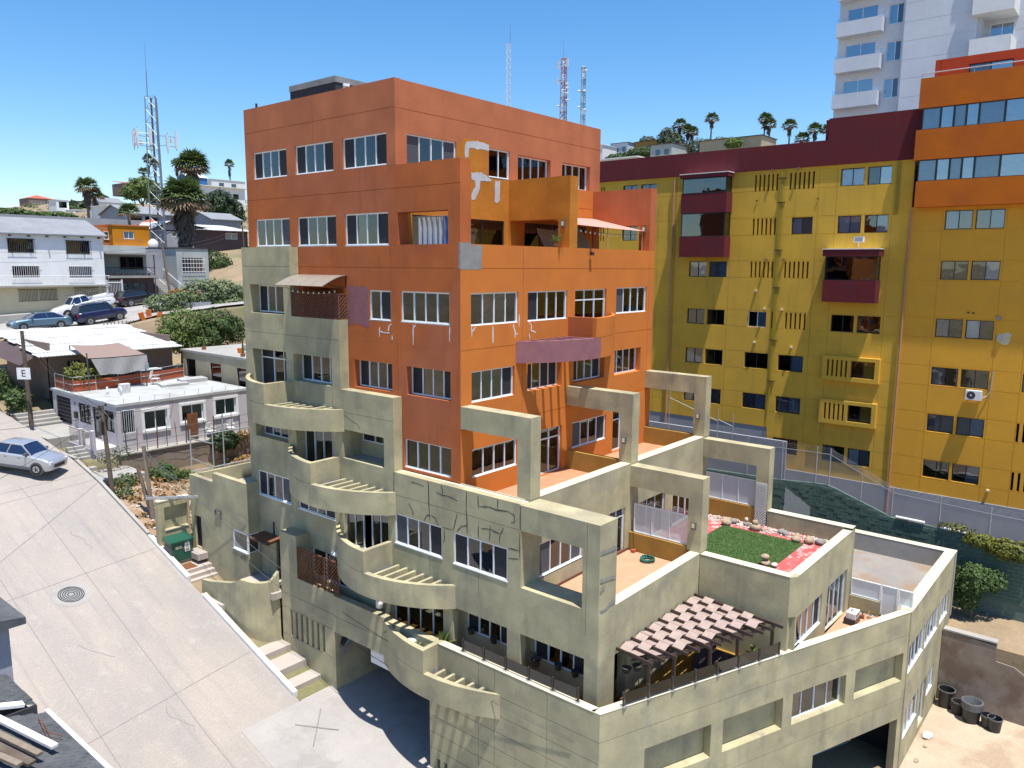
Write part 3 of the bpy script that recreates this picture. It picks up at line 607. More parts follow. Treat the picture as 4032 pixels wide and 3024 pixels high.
for a, b, c, d, s in ((.2, 2.9, -16.25, -15.05, 'cBcB'), (3.1, 5.75, -16.3, -15.05, 'cBcB'), (6.1, 7.9, -16.3, -15.12, 'cBc'), (.3, 2.75, -19.2, -17.95, 'cBc'), (4.5, 5.75, -19.15, -18.0, 'cB')): W(FRt, 12.97 + a, 12.97 + b, c, d, .05, s)
W(FRt, 16.17, 17.27, -20.1, -18.0, .1, 'c', sill=False, name='door')
MB().box(13.3, 21.6, -12.1, -6.0, -14.8, -14.4).build('roof_deck', 'concrete_roof', AB)
MB().box(21.5, 22.0, -12.5, -5.9, -16.8, -13.5).build('parapet', 'concrete', AB)
MB().box(14.2, 21.4, -11.9, -6.0, -20.5, -14.85).build('room_fill', 'room_dark', AB)
MB().box(6.2, 12.6, -9.0, -6.8, -20.4, -14.6).build('room_fill', 'room_dark', AB)
# --- curved balconies
def arc(c0, hw, base, sag, flip, a0=0., a1=1., n=28):
    Rr = (hw * hw + sag * sag) / (2 * sag); th = math.asin(min(1, hw / Rr)); pts = []
    for i in range(n + 1):
        t = -th + 2 * th * (a0 + (a1 - a0) * i / n); along = c0 - Rr * math.sin(t); off = base - (Rr * math.cos(t) - (Rr - sag))
        pts.append((off, along) if flip else (2 * c0 - along, off))
    return pts, Rr
def balcony(c0, base, zt, zl, zb, mat, flip, cut=.5, nb=6, hw=3.42, sag=1.45, low=None, th=.22, patchm=None):
    """curved parapet over one half, open sunshade ribs over the other"""
    def ring(a0, a1, z0, z1, m, n=26):
        o, _ = arc(c0, hw, base, sag, flip, a0, a1, n); i_, _ = arc(c0, hw - th * .9, base, sag - th, flip, a0, a1, n)
        k = MB()
        for j in range(n):
            for (A, B) in ((o[j], o[j + 1]),): k.quad((*A, z0), (*B, z0), (*B, z1), (*A, z1))
            k.quad((*i_[j], z0), (*i_[j], z1), (*i_[j + 1], z1), (*i_[j + 1], z0))
            k.quad((*o[j], z1), (*o[j + 1], z1), (*i_[j + 1], z1), (*i_[j], z1)); k.quad((*o[j], z0), (*i_[j], z0), (*i_[j + 1], z0), (*o[j + 1], z0))
        for j in (0, n): k.quad((*o[j], z0), (*o[j], z1), (*i_[j], z1), (*i_[j], z0))
        return k, o
    k, o = ring(0, cut, zl, zt, mat); k.build('balcony_parapet', mat, AB)
    k, o2 = ring(0, 1, zb, zl - .012, mat); k.build('balcony_band', low or mat, AB)
    e = o[-1]
    if flip: MB().box(e[0] + .02, base, e[1] + .004, e[1] + .2, zl - .2, zt - .002).build('balcony_return', mat, AB)
    else: MB().box(e[0] - .2, e[0], e[1] + .02, base, zl - .2, zt - .002).build('balcony_return', mat, AB)
    fl, _ = arc(c0, hw - .1, base, sag - .1, flip, 0, cut, 20)
    poly = fl + [(base, fl[-1][1]) if flip else (fl[-1][0], base)]
    MB().prism(poly, zl - .25, zl - .05).build('balcony_slab', 'concrete', AB)
    full, _ = arc(c0, hw - .1, base, sag - .1, flip, cut, 1, 200)
    s = 1 if flip else -1; span = abs(full[-1][1 if flip else 0] - full[0][1 if flip else 0])
    for j in range(nb):
        if flip:
            y = e[1] - .1 - (j + .55) * (span - .55) / nb; x = min(full, key=lambda p: abs(p[1] - y))[0]
            MB().box(x + .02, base, y - .06, y + .06, zl - .32, zl - .014).build('sunshade_rib', mat, AB)
        else:
            x = e[0] - .12 - (j + .55) * (span - .55) / nb; y = min(full, key=lambda p: abs(p[0] - x))[1]
            MB().box(x - .06, x + .06, y + .02, base, zl - .32, zl - .014).build('sunshade_rib', mat, AB)
for c0, zt in ((9.5, -4.83), (6.45, -7.7), (3.28, -10.58)): balcony(c0, -.452, zt, zt - .84, zt - 1.76, BG, True, nb=6)
def mirror_balcony():
    # the one on the sunny side: parapet on its right half
    c0, base = 6.5, -.002; zt, zl, zb = -1.95, -2.74, -3.6
    o, _ = arc(c0, 3.42, base, 1.42, False, 0, 1, 40); i_, _ = arc(c0, 3.25, base, 1.22, False, 0, 1, 40)
    def seg(j0, j1, z0, z1, nm, mt):
        k = MB()
        for j in range(j0, j1):
            k.quad((*o[j], z0), (*o[j + 1], z0), (*o[j + 1], z1), (*o[j], z1)); k.quad((*i_[j], z0), (*i_[j], z1), (*i_[j + 1], z1), (*i_[j + 1], z0))
            k.quad((*o[j], z1), (*o[j + 1], z1), (*i_[j + 1], z1), (*i_[j], z1)); k.quad((*o[j], z0), (*i_[j], z0), (*i_[j + 1], z0), (*o[j + 1], z0))
        for j in (j0, j1): k.quad((*o[j], z0), (*o[j], z1), (*i_[j], z1), (*i_[j], z0))
        k.build(nm, mt, AB)
    xs = [p[0] for p in o]; up = o if xs[0] < xs[-1] else None
    mid = 20 if True else 0
    if xs[0] < xs[-1]: seg(mid, 40, zl, zt, 'balcony_parapet', OW); seg(0, 22, zb, zl - .012, 'balcony_band', 'mauve_patch'); seg(22, 40, zb, zl - .012, 'balcony_band', OW)
    else: seg(0, mid, zl, zt, 'balcony_parapet', OW); seg(18, 40, zb, zl - .012, 'balcony_band', 'mauve_patch'); seg(0, 18, zb, zl - .012, 'balcony_band', OW)
    e = o[mid]; MB().box(e[0] + .004, e[0] + .2, e[1] + .02, base, zl - .2, zt - .002).build('balcony_return', T_, AB)
    h = [p for p in i_ if p[0] >= c0 - .01]; h.sort()
    MB().prism([(c0, base)] + h, zl - .25, zl - .05).build('balcony_slab', 'concrete', AB)
    for j in range(6):
        x = 6.2 - j * .52; y = min(i_, key=lambda p: abs(p[0] - x))[1]
        MB().box(x - .06, x + .06, y - .05, base, zl - .32, zl - .014).build('sunshade_rib', 'mauve_patch', AB)
mirror_balcony()
# lowest curved balcony over the garage door
balcony(.1, -1.152, -13.5, -14.36, -15.28, BG, True, cut=.5, nb=5, hw=3.0, sag=.74)
# thin copings in a paler beige than the walls
for (x0, x1, y0, y1, z) in ((.55, 13.0, -3.205, -2.745, -7.7), (.556, 6.5, -6.355, -5.945, -10.68), (6.49, 6.91, -9.80, -6.375, -10.7), (6.91, 13.04, -10.01, -9.64, -10.7), (13.04, 13.51, -10.01, -6.385, -10.598), (13.2, 21.49, -12.51, -12.04, -13.5), (21.49, 22.01, -12.51, -5.89, -13.5), (-1.16, -.84, -6.7, .05, -13.5)):
    MB().box(x0, x1, y0, y1, z, z + .012).build('coping', 'beige_cap', AB)
k = MB(); k.quad(*[FC.P(a, d, -13.488) for a, d in ((0.0, -.01), (15.2, -.01), (15.2, .33), (-.1, .33))]); k.quad(*[FC.P(a, d, z) for a, d, z in ((0.0, -.01, -13.488), (15.2, -.01, -13.488), (15.2, -.01, -13.5), (0, -.01, -13.5))]); k.build('coping', 'beige_cap', AB)
# ------------------------------------------------------------------ terrain, street, steps
def lerp(t, a, b): return a + (b - a) * t
def knots(v, K):
    if v <= K[0][0]: return K[0][1]
    for (a, b), (c, d) in zip(K, K[1:]):
        if v <= c:
            t = (v - a) / (c - a); return b + (d - b) * t
    return K[-1][1]
KS = [(-200, -26), (-30, -20.4), (0.5, -18.62), (4.5, -18.1), (7.0, -17.42), (17.5, -14.0), (24.5, -11.75), (28, -10.95), (34, -10.1), (40, -9.5), (60, -8.5), (90, -5)]
def Zs(y): return knots(y, KS)
KL = [(-200, -26), (-30, -20.8), (-11, -20.55), (0, -19.0), (7, -17.6), (18, -14.2), (24, -12.6), (27.3, -13.2), (27.9, -11.35), (34, -11.0), (36.5, -10.7), (38.6, -9.4), (48, -8.6), (49.5, -5.9), (63, -5.0), (70, -4.3), (85, -2.5)]
KF = [(60, -5), (95, -1), (105, 1.0), (123, 4.0), (135, 5.5), (200, 9.5), (293, 15.5), (400, 24), (466, 37), (560, 38.5), (900, 40), (9000, 20)]
K2 = [(-60, -8), (-10, -6.2), (5, -5.5), (10.5, -5.1), (13.5, -4.5), (20, -3.9), (37, -2.8), (60, -1), (120, 3)]
def Z2(x): return knots(x, K2)
def smooth(a, b, v):
    t = min(1, max(0, (v - a) / (b - a))); return t * t * (3 - 2 * t)
def H(x, y):
    d = (x + 19.8) * .7607 + (y + 18.8) * .631; s = (x + 19.8) * .638 - (y + 18.8) * .77   # depth and sideways distance
    if x < -2.62: n = Zs(y) - .14 if x > -14 else Zs(y) - .6
    elif x < 20.05: n = knots(y, KL)
    elif x < 24.1: n = -17.1
    else: n = -16.2 + max(0, x - 32) * .2
    if x >= 12 and y > 12: n = lerp(smooth(12, 30, y), n, knots(y, KL))
    if y > 47 and x > -14: n = lerp(smooth(47, 50, y), n, Z2(x) - .12 + .03 * max(0, y - 66))
    far = knots(d, KF) + 18 * smooth(-80, 50, s) * smooth(140, 250, d)
    far -= 9 * smooth(245, 320, -s) * smooth(380, 440, d) * (1 - smooth(540, 600, d))
    far += 1.2 * math.sin(x * .045 + 1) * math.cos(y * .05) * smooth(100, 180, d)
    return lerp(smooth(78, 100, d), n, far)
gx = [-9000, -3000, -900, -300, -120, -60, -30, -20, -14.1, -13.9, -11, -8, -5, -2.64, -2.6, -1, 1, 3, 5, 7, 9, 11, 13, 15, 17, 19, 20.0, 20.1, 22, 24.05, 24.15, 27, 30] + [34 + 5 * k for k in range(40)] + [250, 280, 320, 400, 550, 900, 3000, 9000]
gy = [-9000, -3000, -900, -300, -120, -60, -40] + [-30 + 3 * k for k in range(19)] + [26, 27.2, 27.4, 27.8, 28, 31, 34, 36.5, 40, 44, 48, 49.5, 53] + [57 + 5 * k for k in range(45)] + [290, 320, 380, 480, 700, 1200, 3500, 9000]
g = MB(); nx, ny = len(gx), len(gy)
g.v = [(x, y, H(x, y)) for x in gx for y in gy]
g.f = [(i * ny + j, (i + 1) * ny + j, (i + 1) * ny + j + 1, i * ny + j + 1) for i in range(nx - 1) for j in range(ny - 1)]
struct(g.build('ground', 'dry_ground'))
# street material: raked concrete, tyre-dark bands along the slope, pale repairs
m, nt, b = newmat('street_concrete')
p = _pos(nt); n1 = _noise(nt, _pos(nt, (.5, .16, .16)), 1.0, 6, .65); n2 = _noise(nt, p, 1.6, 5, .7); n3 = _noise(nt, p, 22, 4, .7)
col = _mix(nt, _map(nt, n1.outputs[0], .36, .66, 0, 1), (.37, .325, .285), (.30, .275, .255))
col = _mix(nt, _map(nt, n2.outputs[0], .55, .72, 0, .55), col, (.40, .37, .34))
n6 = _noise(nt, _pos(nt, (2.2, .08, .08)), 1.0, 4, .6); col = _mix(nt, _map(nt, n6.outputs[0], .58, .72, 0, .5), col, (.23, .215, .205))
col = _mix(nt, 1.0, col, _map(nt, n3.outputs[0], .3, .7, .86, 1.14), 'MULTIPLY')
wv = _n(nt, 'ShaderNodeTexWave', wave_type='BANDS', bands_direction='Y'); wv.inputs['Scale'].default_value = 3.2; wv.inputs['Distortion'].default_value = 2.5; wv.inputs['Detail'].default_value = 3; wv.inputs['Detail Scale'].default_value = 2
nt.links.new(p, wv.inputs['Vector'])
col = _mix(nt, 1.0, col, _map(nt, wv.outputs[1], 0, 1, .93, 1.04), 'MULTIPLY')
nt.links.new(col, b.inputs['Base Color']); b.inputs['Roughness'].default_value = .9; b.inputs['Specular IOR Level'].default_value = .2
bn = _n(nt, 'ShaderNodeBump'); bn.inputs['Strength'].default_value = .5; bn.inputs['Distance'].default_value = .03; nt.links.new(wv.outputs[1], bn.inputs['Height']); nt.links.new(bn.outputs[0], b.inputs['Normal'])
def sheet(name, x0, x1, ys, zf, mat, dz=0., xs=None):
    k = MB(); xs = xs or [x0, x1]
    for a, b_ in zip(xs, xs[1:]):
        for c, d in zip(ys, ys[1:]): k.quad((a, c, zf(a, c) + dz), (b_, c, zf(b_, c) + dz), (b_, d, zf(b_, d) + dz), (a, d, zf(a, d) + dz))
    return k
sy = [-40, -20, -10] + [-5 + .5 * k for k in range(130)] + [62, 70, 90]
street = struct(sheet('street', -13.6, -2.72, sy, lambda x, y: Zs(y), 'street_concrete', xs=[-13.6, -9, -5, -2.72]).build('street', 'street_concrete'))
surf('apron_concrete', (.36, .335, .315), (.31, .29, .275), scale=.5, c3=(.28, .26, .245), s3=.6, bump=.1)
ap = struct(sheet('garage_apron', 0, 0, [-14 + .5 * k for k in range(42)], lambda x, y: Zs(y) + .012 + (.02 if x > -1.4 else 0), 'apron_concrete', xs=[-5.4, -2.7, -1.4, 3.3]).build('garage_apron', 'apron_concrete'))
# expansion joints and stains are thin fillets on the street
def fillet(pts, w, mat, name, par, dz=.006):
    k = MB()
    for (a, b_) in zip(pts, pts[1:]):
        dx, dy = b_[0] - a[0], b_[1] - a[1]; L = math.hypot(dx, dy); n = max(1, int(L / .5)); ox, oy = -dy / L * w / 2, dx / L * w / 2
        for i in range(n):
            p0 = (a[0] + dx * i / n, a[1] + dy * i / n); p1 = (a[0] + dx * (i + 1) / n, a[1] + dy * (i + 1) / n)
            k.quad(*[(x, y, Zs(y) + dz) for (x, y) in ((p0[0] + ox, p0[1] + oy), (p1[0] + ox, p1[1] + oy), (p1[0] - ox, p1[1] - oy), (p0[0] - ox, p0[1] - oy))])
    return k.build(name, mat, par)
plain('joint_dark', (.22, .20, .188), .9)
for pts in ([(-6.6, -4), (-6.4, 12), (-6.1, 26)], [(-9.6, -2), (-9.4, 14), (-9.2, 30)], [(-13.4, 16.9), (-2.8, 18.1)], [(-13.4, 8.4), (-2.8, 9.9)], [(-13.4, 24.6), (-2.8, 26.0)]): fillet(pts, .03, 'joint_dark', 'joint', street)
for pts in ([(-3.6, 5.6), (-2.4, 4.4)], [(-3.7, 4.3), (-2.3, 5.7)]): fillet(pts, .05, 'joint_dark', 'joint', ap, .03)
rg = random.Random(5)
for (x, y, L) in ((-8.3, 13.6, 1.3), (-7.0, 9.0, 1.6), (-10.8, 12, .8), (-5.6, 21, 1.8)):
    pts = [(x, y)]
    for _ in range(6): pts.append((pts[-1][0] + rg.uniform(-.15, .22), pts[-1][1] - L / 6))
    fillet(pts, .03, 'joint_dark', 'crack', street, .005)
mh = thing('manhole_cover', (-7.35, 16.6, Zs(16.6)), 'round ribbed iron manhole cover set in the street concrete', 'manhole')
sl = .325
def disc(r0, r1, n=28, dz=.008):
    k = MB()
    for i in range(n):
        a, b_ = 2 * math.pi * i / n, 2 * math.pi * (i + 1) / n
        k.quad(*[(r * math.cos(t), r * math.sin(t), r * math.sin(t) * sl + dz) for r, t in ((r0, a), (r1, a), (r1, b_), (r0, b_))])
    return k
disc(0, .8, 36, .006).build('repair_patch', 'apron_concrete', mh, local=True)
disc(0, .47, 28, .016).build('lid', 'cement_patch', mh, local=True)
for r in (.12, .22, .31, .40, .48): disc(r, r + .035, 28, .024).build('rib', 'iron_black', mh, local=True)
# white curb, lower and upper steps along the building
cb = struct(MB().build('curb', 'curb_white')) if False else None
def curbrun(ya, yb, h=.16, x0=-2.78, x1=-2.56, mat='curb_white', nm='curb'):
    k = MB(); n = max(1, int((yb - ya) / .6))
    for i in range(n):
        y0, y1 = ya + (yb - ya) * i / n, ya + (yb - ya) * (i + 1) / n
        v = [(x, y, Zs(y) + z) for y in (y0, y1) for (x, z) in ((x0, -.3), (x1, -.3), (x1, h), (x0, h))]
        k.quad(v[3], v[2], v[6], v[7]); k.quad(v[0], v[3], v[7], v[4]); k.quad(v[1], v[5], v[6], v[2])
        if i == 0: k.quad(*v[:4])
        if i == n - 1: k.quad(*v[4:])
    return struct(k.build(nm, mat))
curbrun(6.9, 13.9); curbrun(15.3, 19.0); curbrun(19.2, 27.5, .14, -2.72, -2.56, 'concrete')
ST = thing('entrance_steps', (-1.8, 8, -18), 'pale pink concrete steps stepping down beside the slotted garage wall', 'steps')
for (y0, y1, z) in ((9.38, 11.2, -16.62), (8.2, 9.38, -16.9), (7.2, 8.2, -17.28), (6.2, 7.2, -17.62)): MB().box(-2.555, -1.152, y0, y1 - .003, z - 1.2, z).build('step', 'step_concrete', ST)
MB().prism([(-2.555, 6.2), (-2.5, 5.9), (-1.16, 5.9), (-1.16, 6.2)], -18.6, -17.86).build('step', 'step_concrete', ST)
S2 = thing('upper_steps', (-1.8, 15.5, -15.2), 'pale concrete steps below the green transformer, leading to the dark metal door', 'steps')
for k, (y0, y1, z) in enumerate(((15.95, 17.0, -14.56), (15.66, 15.95, -14.74), (15.38, 15.66, -14.92), (15.1, 15.38, -15.1), (12.6, 15.1, -15.28))): MB().box(-2.55, -1.112, y0, y1 - .002, z - 1.2, z).build('step', 'step_concrete', S2)
MB().box(-2.55, -1.112, 17.0, 17.898, -15.6, -14.37).build('landing', 'step_concrete', S2); MB().box(-1.65, -1.112, 16.25, 17.3, -14.36, -14.05).build('step_block', 'step_concrete', S2)
MB().box(-2.5, -1.75, 16.1, 16.85, -14.559, -14.545).build('cover_plate', 'rust', S2)
# entrance block of the building
EB = AB
FXe = Fr('X', -1.11)
wall(FXe, 12.55, 15.48, -15.6, -9.87, .25, BG, AB, [(12.3, 13.88, -13.25, -12.28)], name='entrance_wall')
wall(FXe, 15.482, 17.72, -15.6, -10.32, .25, BG, AB, [(16.78, 17.4, -14.0, -12.36)], name='entrance_wall')
W(FXe, 16.78, 17.4, -14.0, -12.36, .1, 's', frame='iron_black', sill=False, name='door')
wall(Fr('Y', 12.55), -.86, -.1, -12.28, -9.87, .25, BG, AB, name='entrance_wall'); wall(Fr('Y', 12.55), -.86, -.1, -15.6, -13.25, .25, BG, AB, name='entrance_wall')
W(FXe, 12.62, 13.86, -13.24, -12.3, .02, 'w', sill=True, fw=.07); W(Fr('Y', 12.56), -1.09, -.5, -13.24, -12.3, .02, 'c', sill=False)
wall(Fr('Y', 17.48), -.86, 4.5, -15.6, -10.32, .24, BG, AB, name='entrance_wall'); MB().box(-.86, -.455, 12.8, 17.4, -11.2, -11.0).build('roof_deck', 'concrete', AB)
MB().box(-.45, 4.3, 13.11, 17.4, -11.3, -11.05).build('roof_deck', 'concrete', AB); wall(Fr('Y', 12.87), .3, 13.5, -16, 3.77, .25, BG, AB)
MB().box(4.3, 4.6, 13.2, 17.7, -15.6, -9.87).build('entrance_wall', BG, AB)
wall(FXb, 9.92, 13.1, -15.6, -11.552, .3, BG, AB, [(10.4, 11.3, -14.3, -12.4)]); W(FXb, 10.4, 11.3, -14.3, -12.4, .12, 's', frame='iron_black', sill=False, name='door')
MB().box(-1.6, -.45, 9.93, 12.54, -14.6, -14.3).build('landing', 'step_concrete', AB)
cn = MB(); cn.obox((-.85, 11.5, -12.28), (.42, .75, .04), Vector((1, 0, .12)).normalized(), Vector((0, 1, 0)), Vector((-.12, 0, 1)).normalized()); cn.build('door_canopy', 'rust', AB)
MB().tube((-.47, 11.4, -12.2), (-.47, 11.4, -11.6), .04).build('pipe', 'iron_black', AB)
# curved stair wall
cw = MB(); pts = [(-2.42, 14.55), (-2.4, 13.7), (-2.42, 11.9)] + [(-1.15 - 1.27 * math.cos(t), 10.85 + .95 - 1.75 * math.sin(t) + .0) for t in [R_(8 + 9 * k) for k in range(10)]]
def cz(i, p): return -14.6 + .12 * min(1, i) if i < 2 else lerp(min(1, (i - 1) / 3), -14.2, -13.75) if i < 5 else -13.7 - .12 * math.sin((i - 4) / 8 * math.pi) + .3 * max(0, i - 10) / 2
for i in range(len(pts) - 1):
    a, b_ = Vector(pts[i]), Vector(pts[i + 1]); d = (b_ - a).normalized(); nn = Vector((-d.y, d.x)); 
    if nn.x < 0: nn = -nn
    za, zb = cz(i, a), cz(i + 1, b_); A2, B2 = a + nn * .22, b_ + nn * .22; zb0, za0 = Zs(b_.y) - .4, Zs(a.y) - .4
    cw.quad((*a, za0), (*b_, zb0), (*b_, zb), (*a, za)); cw.quad((*A2, za0), (*A2, za), (*B2, zb), (*B2, zb0)); cw.quad((*a, za), (*b_, zb), (*B2, zb), (*A2, za))
    if i == 0: cw.quad((*a, za0), (*a, za), (*A2, za), (*A2, za0))
cw.build('curved_wall', BG, AB, smooth=False)
# house number on the entrance wall
tm = text_mesh('2322', .26, 'house_number', 'ink')
o = put('house_number', tm, AB, False, (-1.118, 13.0, -13.5), (math.pi / 2, 0, -math.pi / 2))
# meter wall beside the steps with its niche
MW = thing('meter_wall', (-1.9, 17.9, -14.6), 'freestanding beige wall with a recessed panel behind the green transformer', 'wall')
wall(Fr('Y', 17.9), -2.72, -1.115, -15.2, -11.5, .3, BG, MW, [(-2.4, -1.2, -12.95, -11.8)]); MB().box(-2.5, -1.15, 18.08, 18.2, -13, -11.7).build('recess_panel', BG, MW)
MB().box(-2.4, -1.2, 17.86, 18.0, -13.0, -12.955).build('ledge', 'beige_cap', MW); MB().box(-2.73, -1.1, 17.88, 18.22, -11.499, -11.44).build('coping', 'beige_cap', MW)
# green transformer cabinet
TR = thing('transformer_cabinet', (-2.1, 17.25, -14.37), 'dark green pad transformer cabinet with a white warning label on the steps', 'electrical cabinet')
MB().box(-2.62, -1.55, 16.92, 17.6, -14.36, -13.4).build('body', 'transformer_green', TR)
k = MB(); k.prism([(-2.7, 16.84), (-1.5, 16.84), (-1.5, 17.66), (-2.7, 17.66)], -13.4, lambda x, y: -13.32 + (y - 16.84) * .16); k.build('lid', 'transformer_green', TR)
MB().box(-1.96, -1.70, 16.905, 16.918, -13.95, -13.5).build('warning_label', 'label_white', TR)
k = MB(); k.quad((-1.92, 16.9, -13.72), (-1.74, 16.9, -13.72), (-1.83, 16.9, -13.56)); k.build('triangle_mark', 'ink_grey', TR)
for i, z in enumerate((-13.79, -13.85, -13.9)): MB().box(-1.92, -1.74, 16.899, 16.903, z - .012, z + .012).build('text_line', 'lamp_red' if i else 'ink_grey', TR)
MB().box(-2.42, -2.1, 16.905, 16.918, -13.72, -13.6).build('number_plate', 'label_cream', TR)
o = put('plate_number', text_mesh('1A-28757', .07, 'plate_number', 'ink'), TR, False, (-2.26, 16.9, -13.66), (math.pi / 2, 0, 0))
o = put('stencil_number', text_mesh('77528', .09, 'stencil_number', 'label_white'), TR, False, (-1.84, 16.912, -13.44), (math.pi / 2, 0, 0))
MB().tube((-1.99, 16.93, -13.75), (-1.99, 16.86, -13.75), .025).build('latch', 'galv', TR); MB().box(-2.625, -2.62, 16.9, 17.6, -14.3, -13.5).build('hinge_seam', 'iron_black', TR)
# service conduits on the entrance wall
k = MB(); k.tube((-1.16, 15.3, -11.9), (-1.16, 15.3, -11.65), .035); k.tube((-1.16, 15.3, -11.65), (-1.16, 14.8, -11.65), .035); k.tube((-1.16, 14.8, -11.65), (-1.16, 14.8, -12.05), .035); k.build('conduit', 'steel_dark', AB)
SB = thing('service_boom', (-1.5, 18.3, -11.4), 'white steel service boom reaching out over the meter wall', 'boom'); MB().bar((-2.9, 18.6, -11.35), (-1.0, 16.9, -11.35), .11).build('arm', 'galv', SB); MB().bar((-2.9, 18.6, -11.5), (-2.9, 18.6, -11.2), .06).build('bracket', 'galv', SB)
# galvanised gate frame on the roof of the entrance block
GF = thing('gate_frame', (0, 17.6, -10.3), 'galvanised pipe gate frame standing on the roof of the entrance block', 'gate')
for (a, b_) in (((-1.0, 17.62, -10.3), (-1.0, 17.62, -8.05)), ((.18, 17.62, -10.3), (.18, 17.62, -8.3)), ((.77, 17.62, -10.3), (.77, 17.62, -7.5)), ((-1.0, 17.62, -8.42), (3.8, 17.62, -8.42)), ((-1.0, 17.62, -8.5), (.18, 17.62, -8.98)), ((-1.0, 17.62, -9.5), (.18, 17.62, -10.25)), ((-1.0, 17.62, -10.2), (3.8, 17.62, -10.2)), ((3.0, 17.62, -10.3), (3.0, 17.62, -8.42))): MB().tube(a, b_, .035).build('pipe', 'galv', GF)
# ------------------------------------------------------------------ right-hand yard, block wall and chain-link fence
struct(MB().box(9, 45, -45, -12.51, -21, -20.38).build('yard', 'yard_dirt'))
RW = thing('retaining_wall', (20.1, -15, -20.4), 'brown stained retaining wall behind the black bins in the dirt yard', 'wall')
k = MB(); pl = [(-12.52, -16.85), (-14.72, -16.95), (-14.78, -17.7), (-15.5, -17.75), (-16.2, -18.2), (-30, -18.6), (-30, -20.6), (-12.52, -20.6)]
i = len(k.v); k.v += [(20.0, y, z) for y, z in pl] + [(20.35, y, z) for y, z in pl]; nn = len(pl)
k.f += [tuple(range(nn)), tuple(range(2 * nn - 1, nn - 1, -1))] + [(q, (q + 1) % nn, nn + (q + 1) % nn, nn + q) for q in range(nn)]; k.build('wall', 'retaining', RW)
MB().box(19.97, 20.4, -14.75, -12.55, -16.849, -16.77).build('coping', 'concrete', RW)
# green painted block wall: individual blocks on a mortar core
GW = thing('block_wall', (24.2, -8, -17.2), 'dark green painted concrete block wall between the building and the yellow block', 'wall')
TOP = [(-20, -13.25), (-12.8, -13.2), (-9.0, -13.08), (-5.62, -11.92), (-4.6, -11.97), (-2.4, -12.15), (3, -12.3)]
def wtop(y): return knots(y, TOP)
k = MB(); ys = [-20 + .5 * q for q in range(47)]
for a, b_ in zip(ys, ys[1:]): k.quad((24.03, a, -17.2), (24.03, b_, -17.2), (24.03, b_, wtop(b_) - .02), (24.03, a, wtop(a) - .02)); k.quad((24.03, a, wtop(a) - .02), (24.03, b_, wtop(b_) - .02), (24.2, b_, wtop(b_) - .02), (24.2, a, wtop(a) - .02))
k.build('wall_core', 'mortar', GW)
bl = [MB().box(0, .2, -.192, .192, -.092, .092).mesh('block', 'green_block'), MB().box(0, .2, -.092, .092, -.092, .092).mesh('block', 'green_block')]
cells = []
for r in range(26):
    z = -17.0 + r * .2
    for c in range(60):
        y = 2.6 - c * .4 - (.2 if r % 2 else 0)
        if z + .1 < wtop(y) and z > -16.4: cells.append((y, z))
cells.sort(key=lambda q: abs(q[0] + 6) * .5 - q[1])
rest = MB(); cnt = 0
for (y, z) in cells:
    dx = rg.uniform(-.008, .012)
    if cnt < 300 and -12.2 < y < -2.2 and z > -14.6: put('block', bl[0], GW, False, (24.0 + dx, y, z)); cnt += 1
    else: rest.box(24.0 + dx, 24.2, y - .192, y + .192, z - .092, z + .092)
stuff(rest.build('block_courses', 'green_block', GW))
patch(Fr('X', 23.985), [(-3.2, -12.5), (-3.9, -12.9), (-4.7, -13.4), (-4.7, -15.0), (-3.2, -15.0)], 'sage_house', GW, 'render_patch', d=0, rag=.03)
# chain-link fence on the wall
m, nt, b = newmat('chain_link')
nt.nodes.remove(b); p = _pos(nt)
def diag(sgn):
    sp = _n(nt, 'ShaderNodeSeparateXYZ'); nt.links.new(p, sp.inputs[0]); ml = _n(nt, 'ShaderNodeMath', operation='MULTIPLY_ADD'); nt.links.new(sp.outputs[2], ml.inputs[0]); ml.inputs[1].default_value = sgn; nt.links.new(sp.outputs[1], ml.inputs[2])
    pp = _n(nt, 'ShaderNodeMath', operation='PINGPONG'); nt.links.new(ml.outputs[0], pp.inputs[0]); pp.inputs[1].default_value = .05
    lt = _n(nt, 'ShaderNodeMath', operation='LESS_THAN'); nt.links.new(pp.outputs[0], lt.inputs[0]); lt.inputs[1].default_value = .008; return lt.outputs[0]
mx2 = _n(nt, 'ShaderNodeMath', operation='MAXIMUM'); nt.links.new(diag(1), mx2.inputs[0]); nt.links.new(diag(-1), mx2.inputs[1])
tt = _n(nt, 'ShaderNodeBsdfTransparent'); dd = _n(nt, 'ShaderNodeBsdfDiffuse'); dd.inputs[0].default_value = (.30, .31, .33, 1); ms = _n(nt, 'ShaderNodeMixShader')
nt.links.new(mx2.outputs[0], ms.inputs[0]); nt.links.new(tt.outputs[0], ms.inputs[1]); nt.links.new(dd.outputs[0], ms.inputs[2]); nt.links.new(ms.outputs[0], nt.nodes['Material Output'].inputs[0])
FN = thing('chain_link_fence', (24.1, -8, -12), 'galvanised chain link fence with barbed wire along the green block wall', 'fence')
PF = [(2.0, -10.35), (-.8, -10.3), (-2.9, -10.25), (-4.86, -10.2), (-5.6, -10.2), (-8.94, -11.75), (-11.24, -11.85), (-13.49, -11.95), (-16.5, -12.0)]
def ftop(y): return knots(y, sorted(PF))
for (y, zt) in PF: MB().tube((24.1, y, wtop(y) - .1), (24.1, y, ftop(y) + .35), .035).build('post', 'galv', FN)
MB().tube((24.1, -7.34, wtop(-7.34) - .1), (24.1, -7.34, ftop(-7.34)), .03).build('post', 'galv', FN)
ys = sorted([q[0] for q in PF])
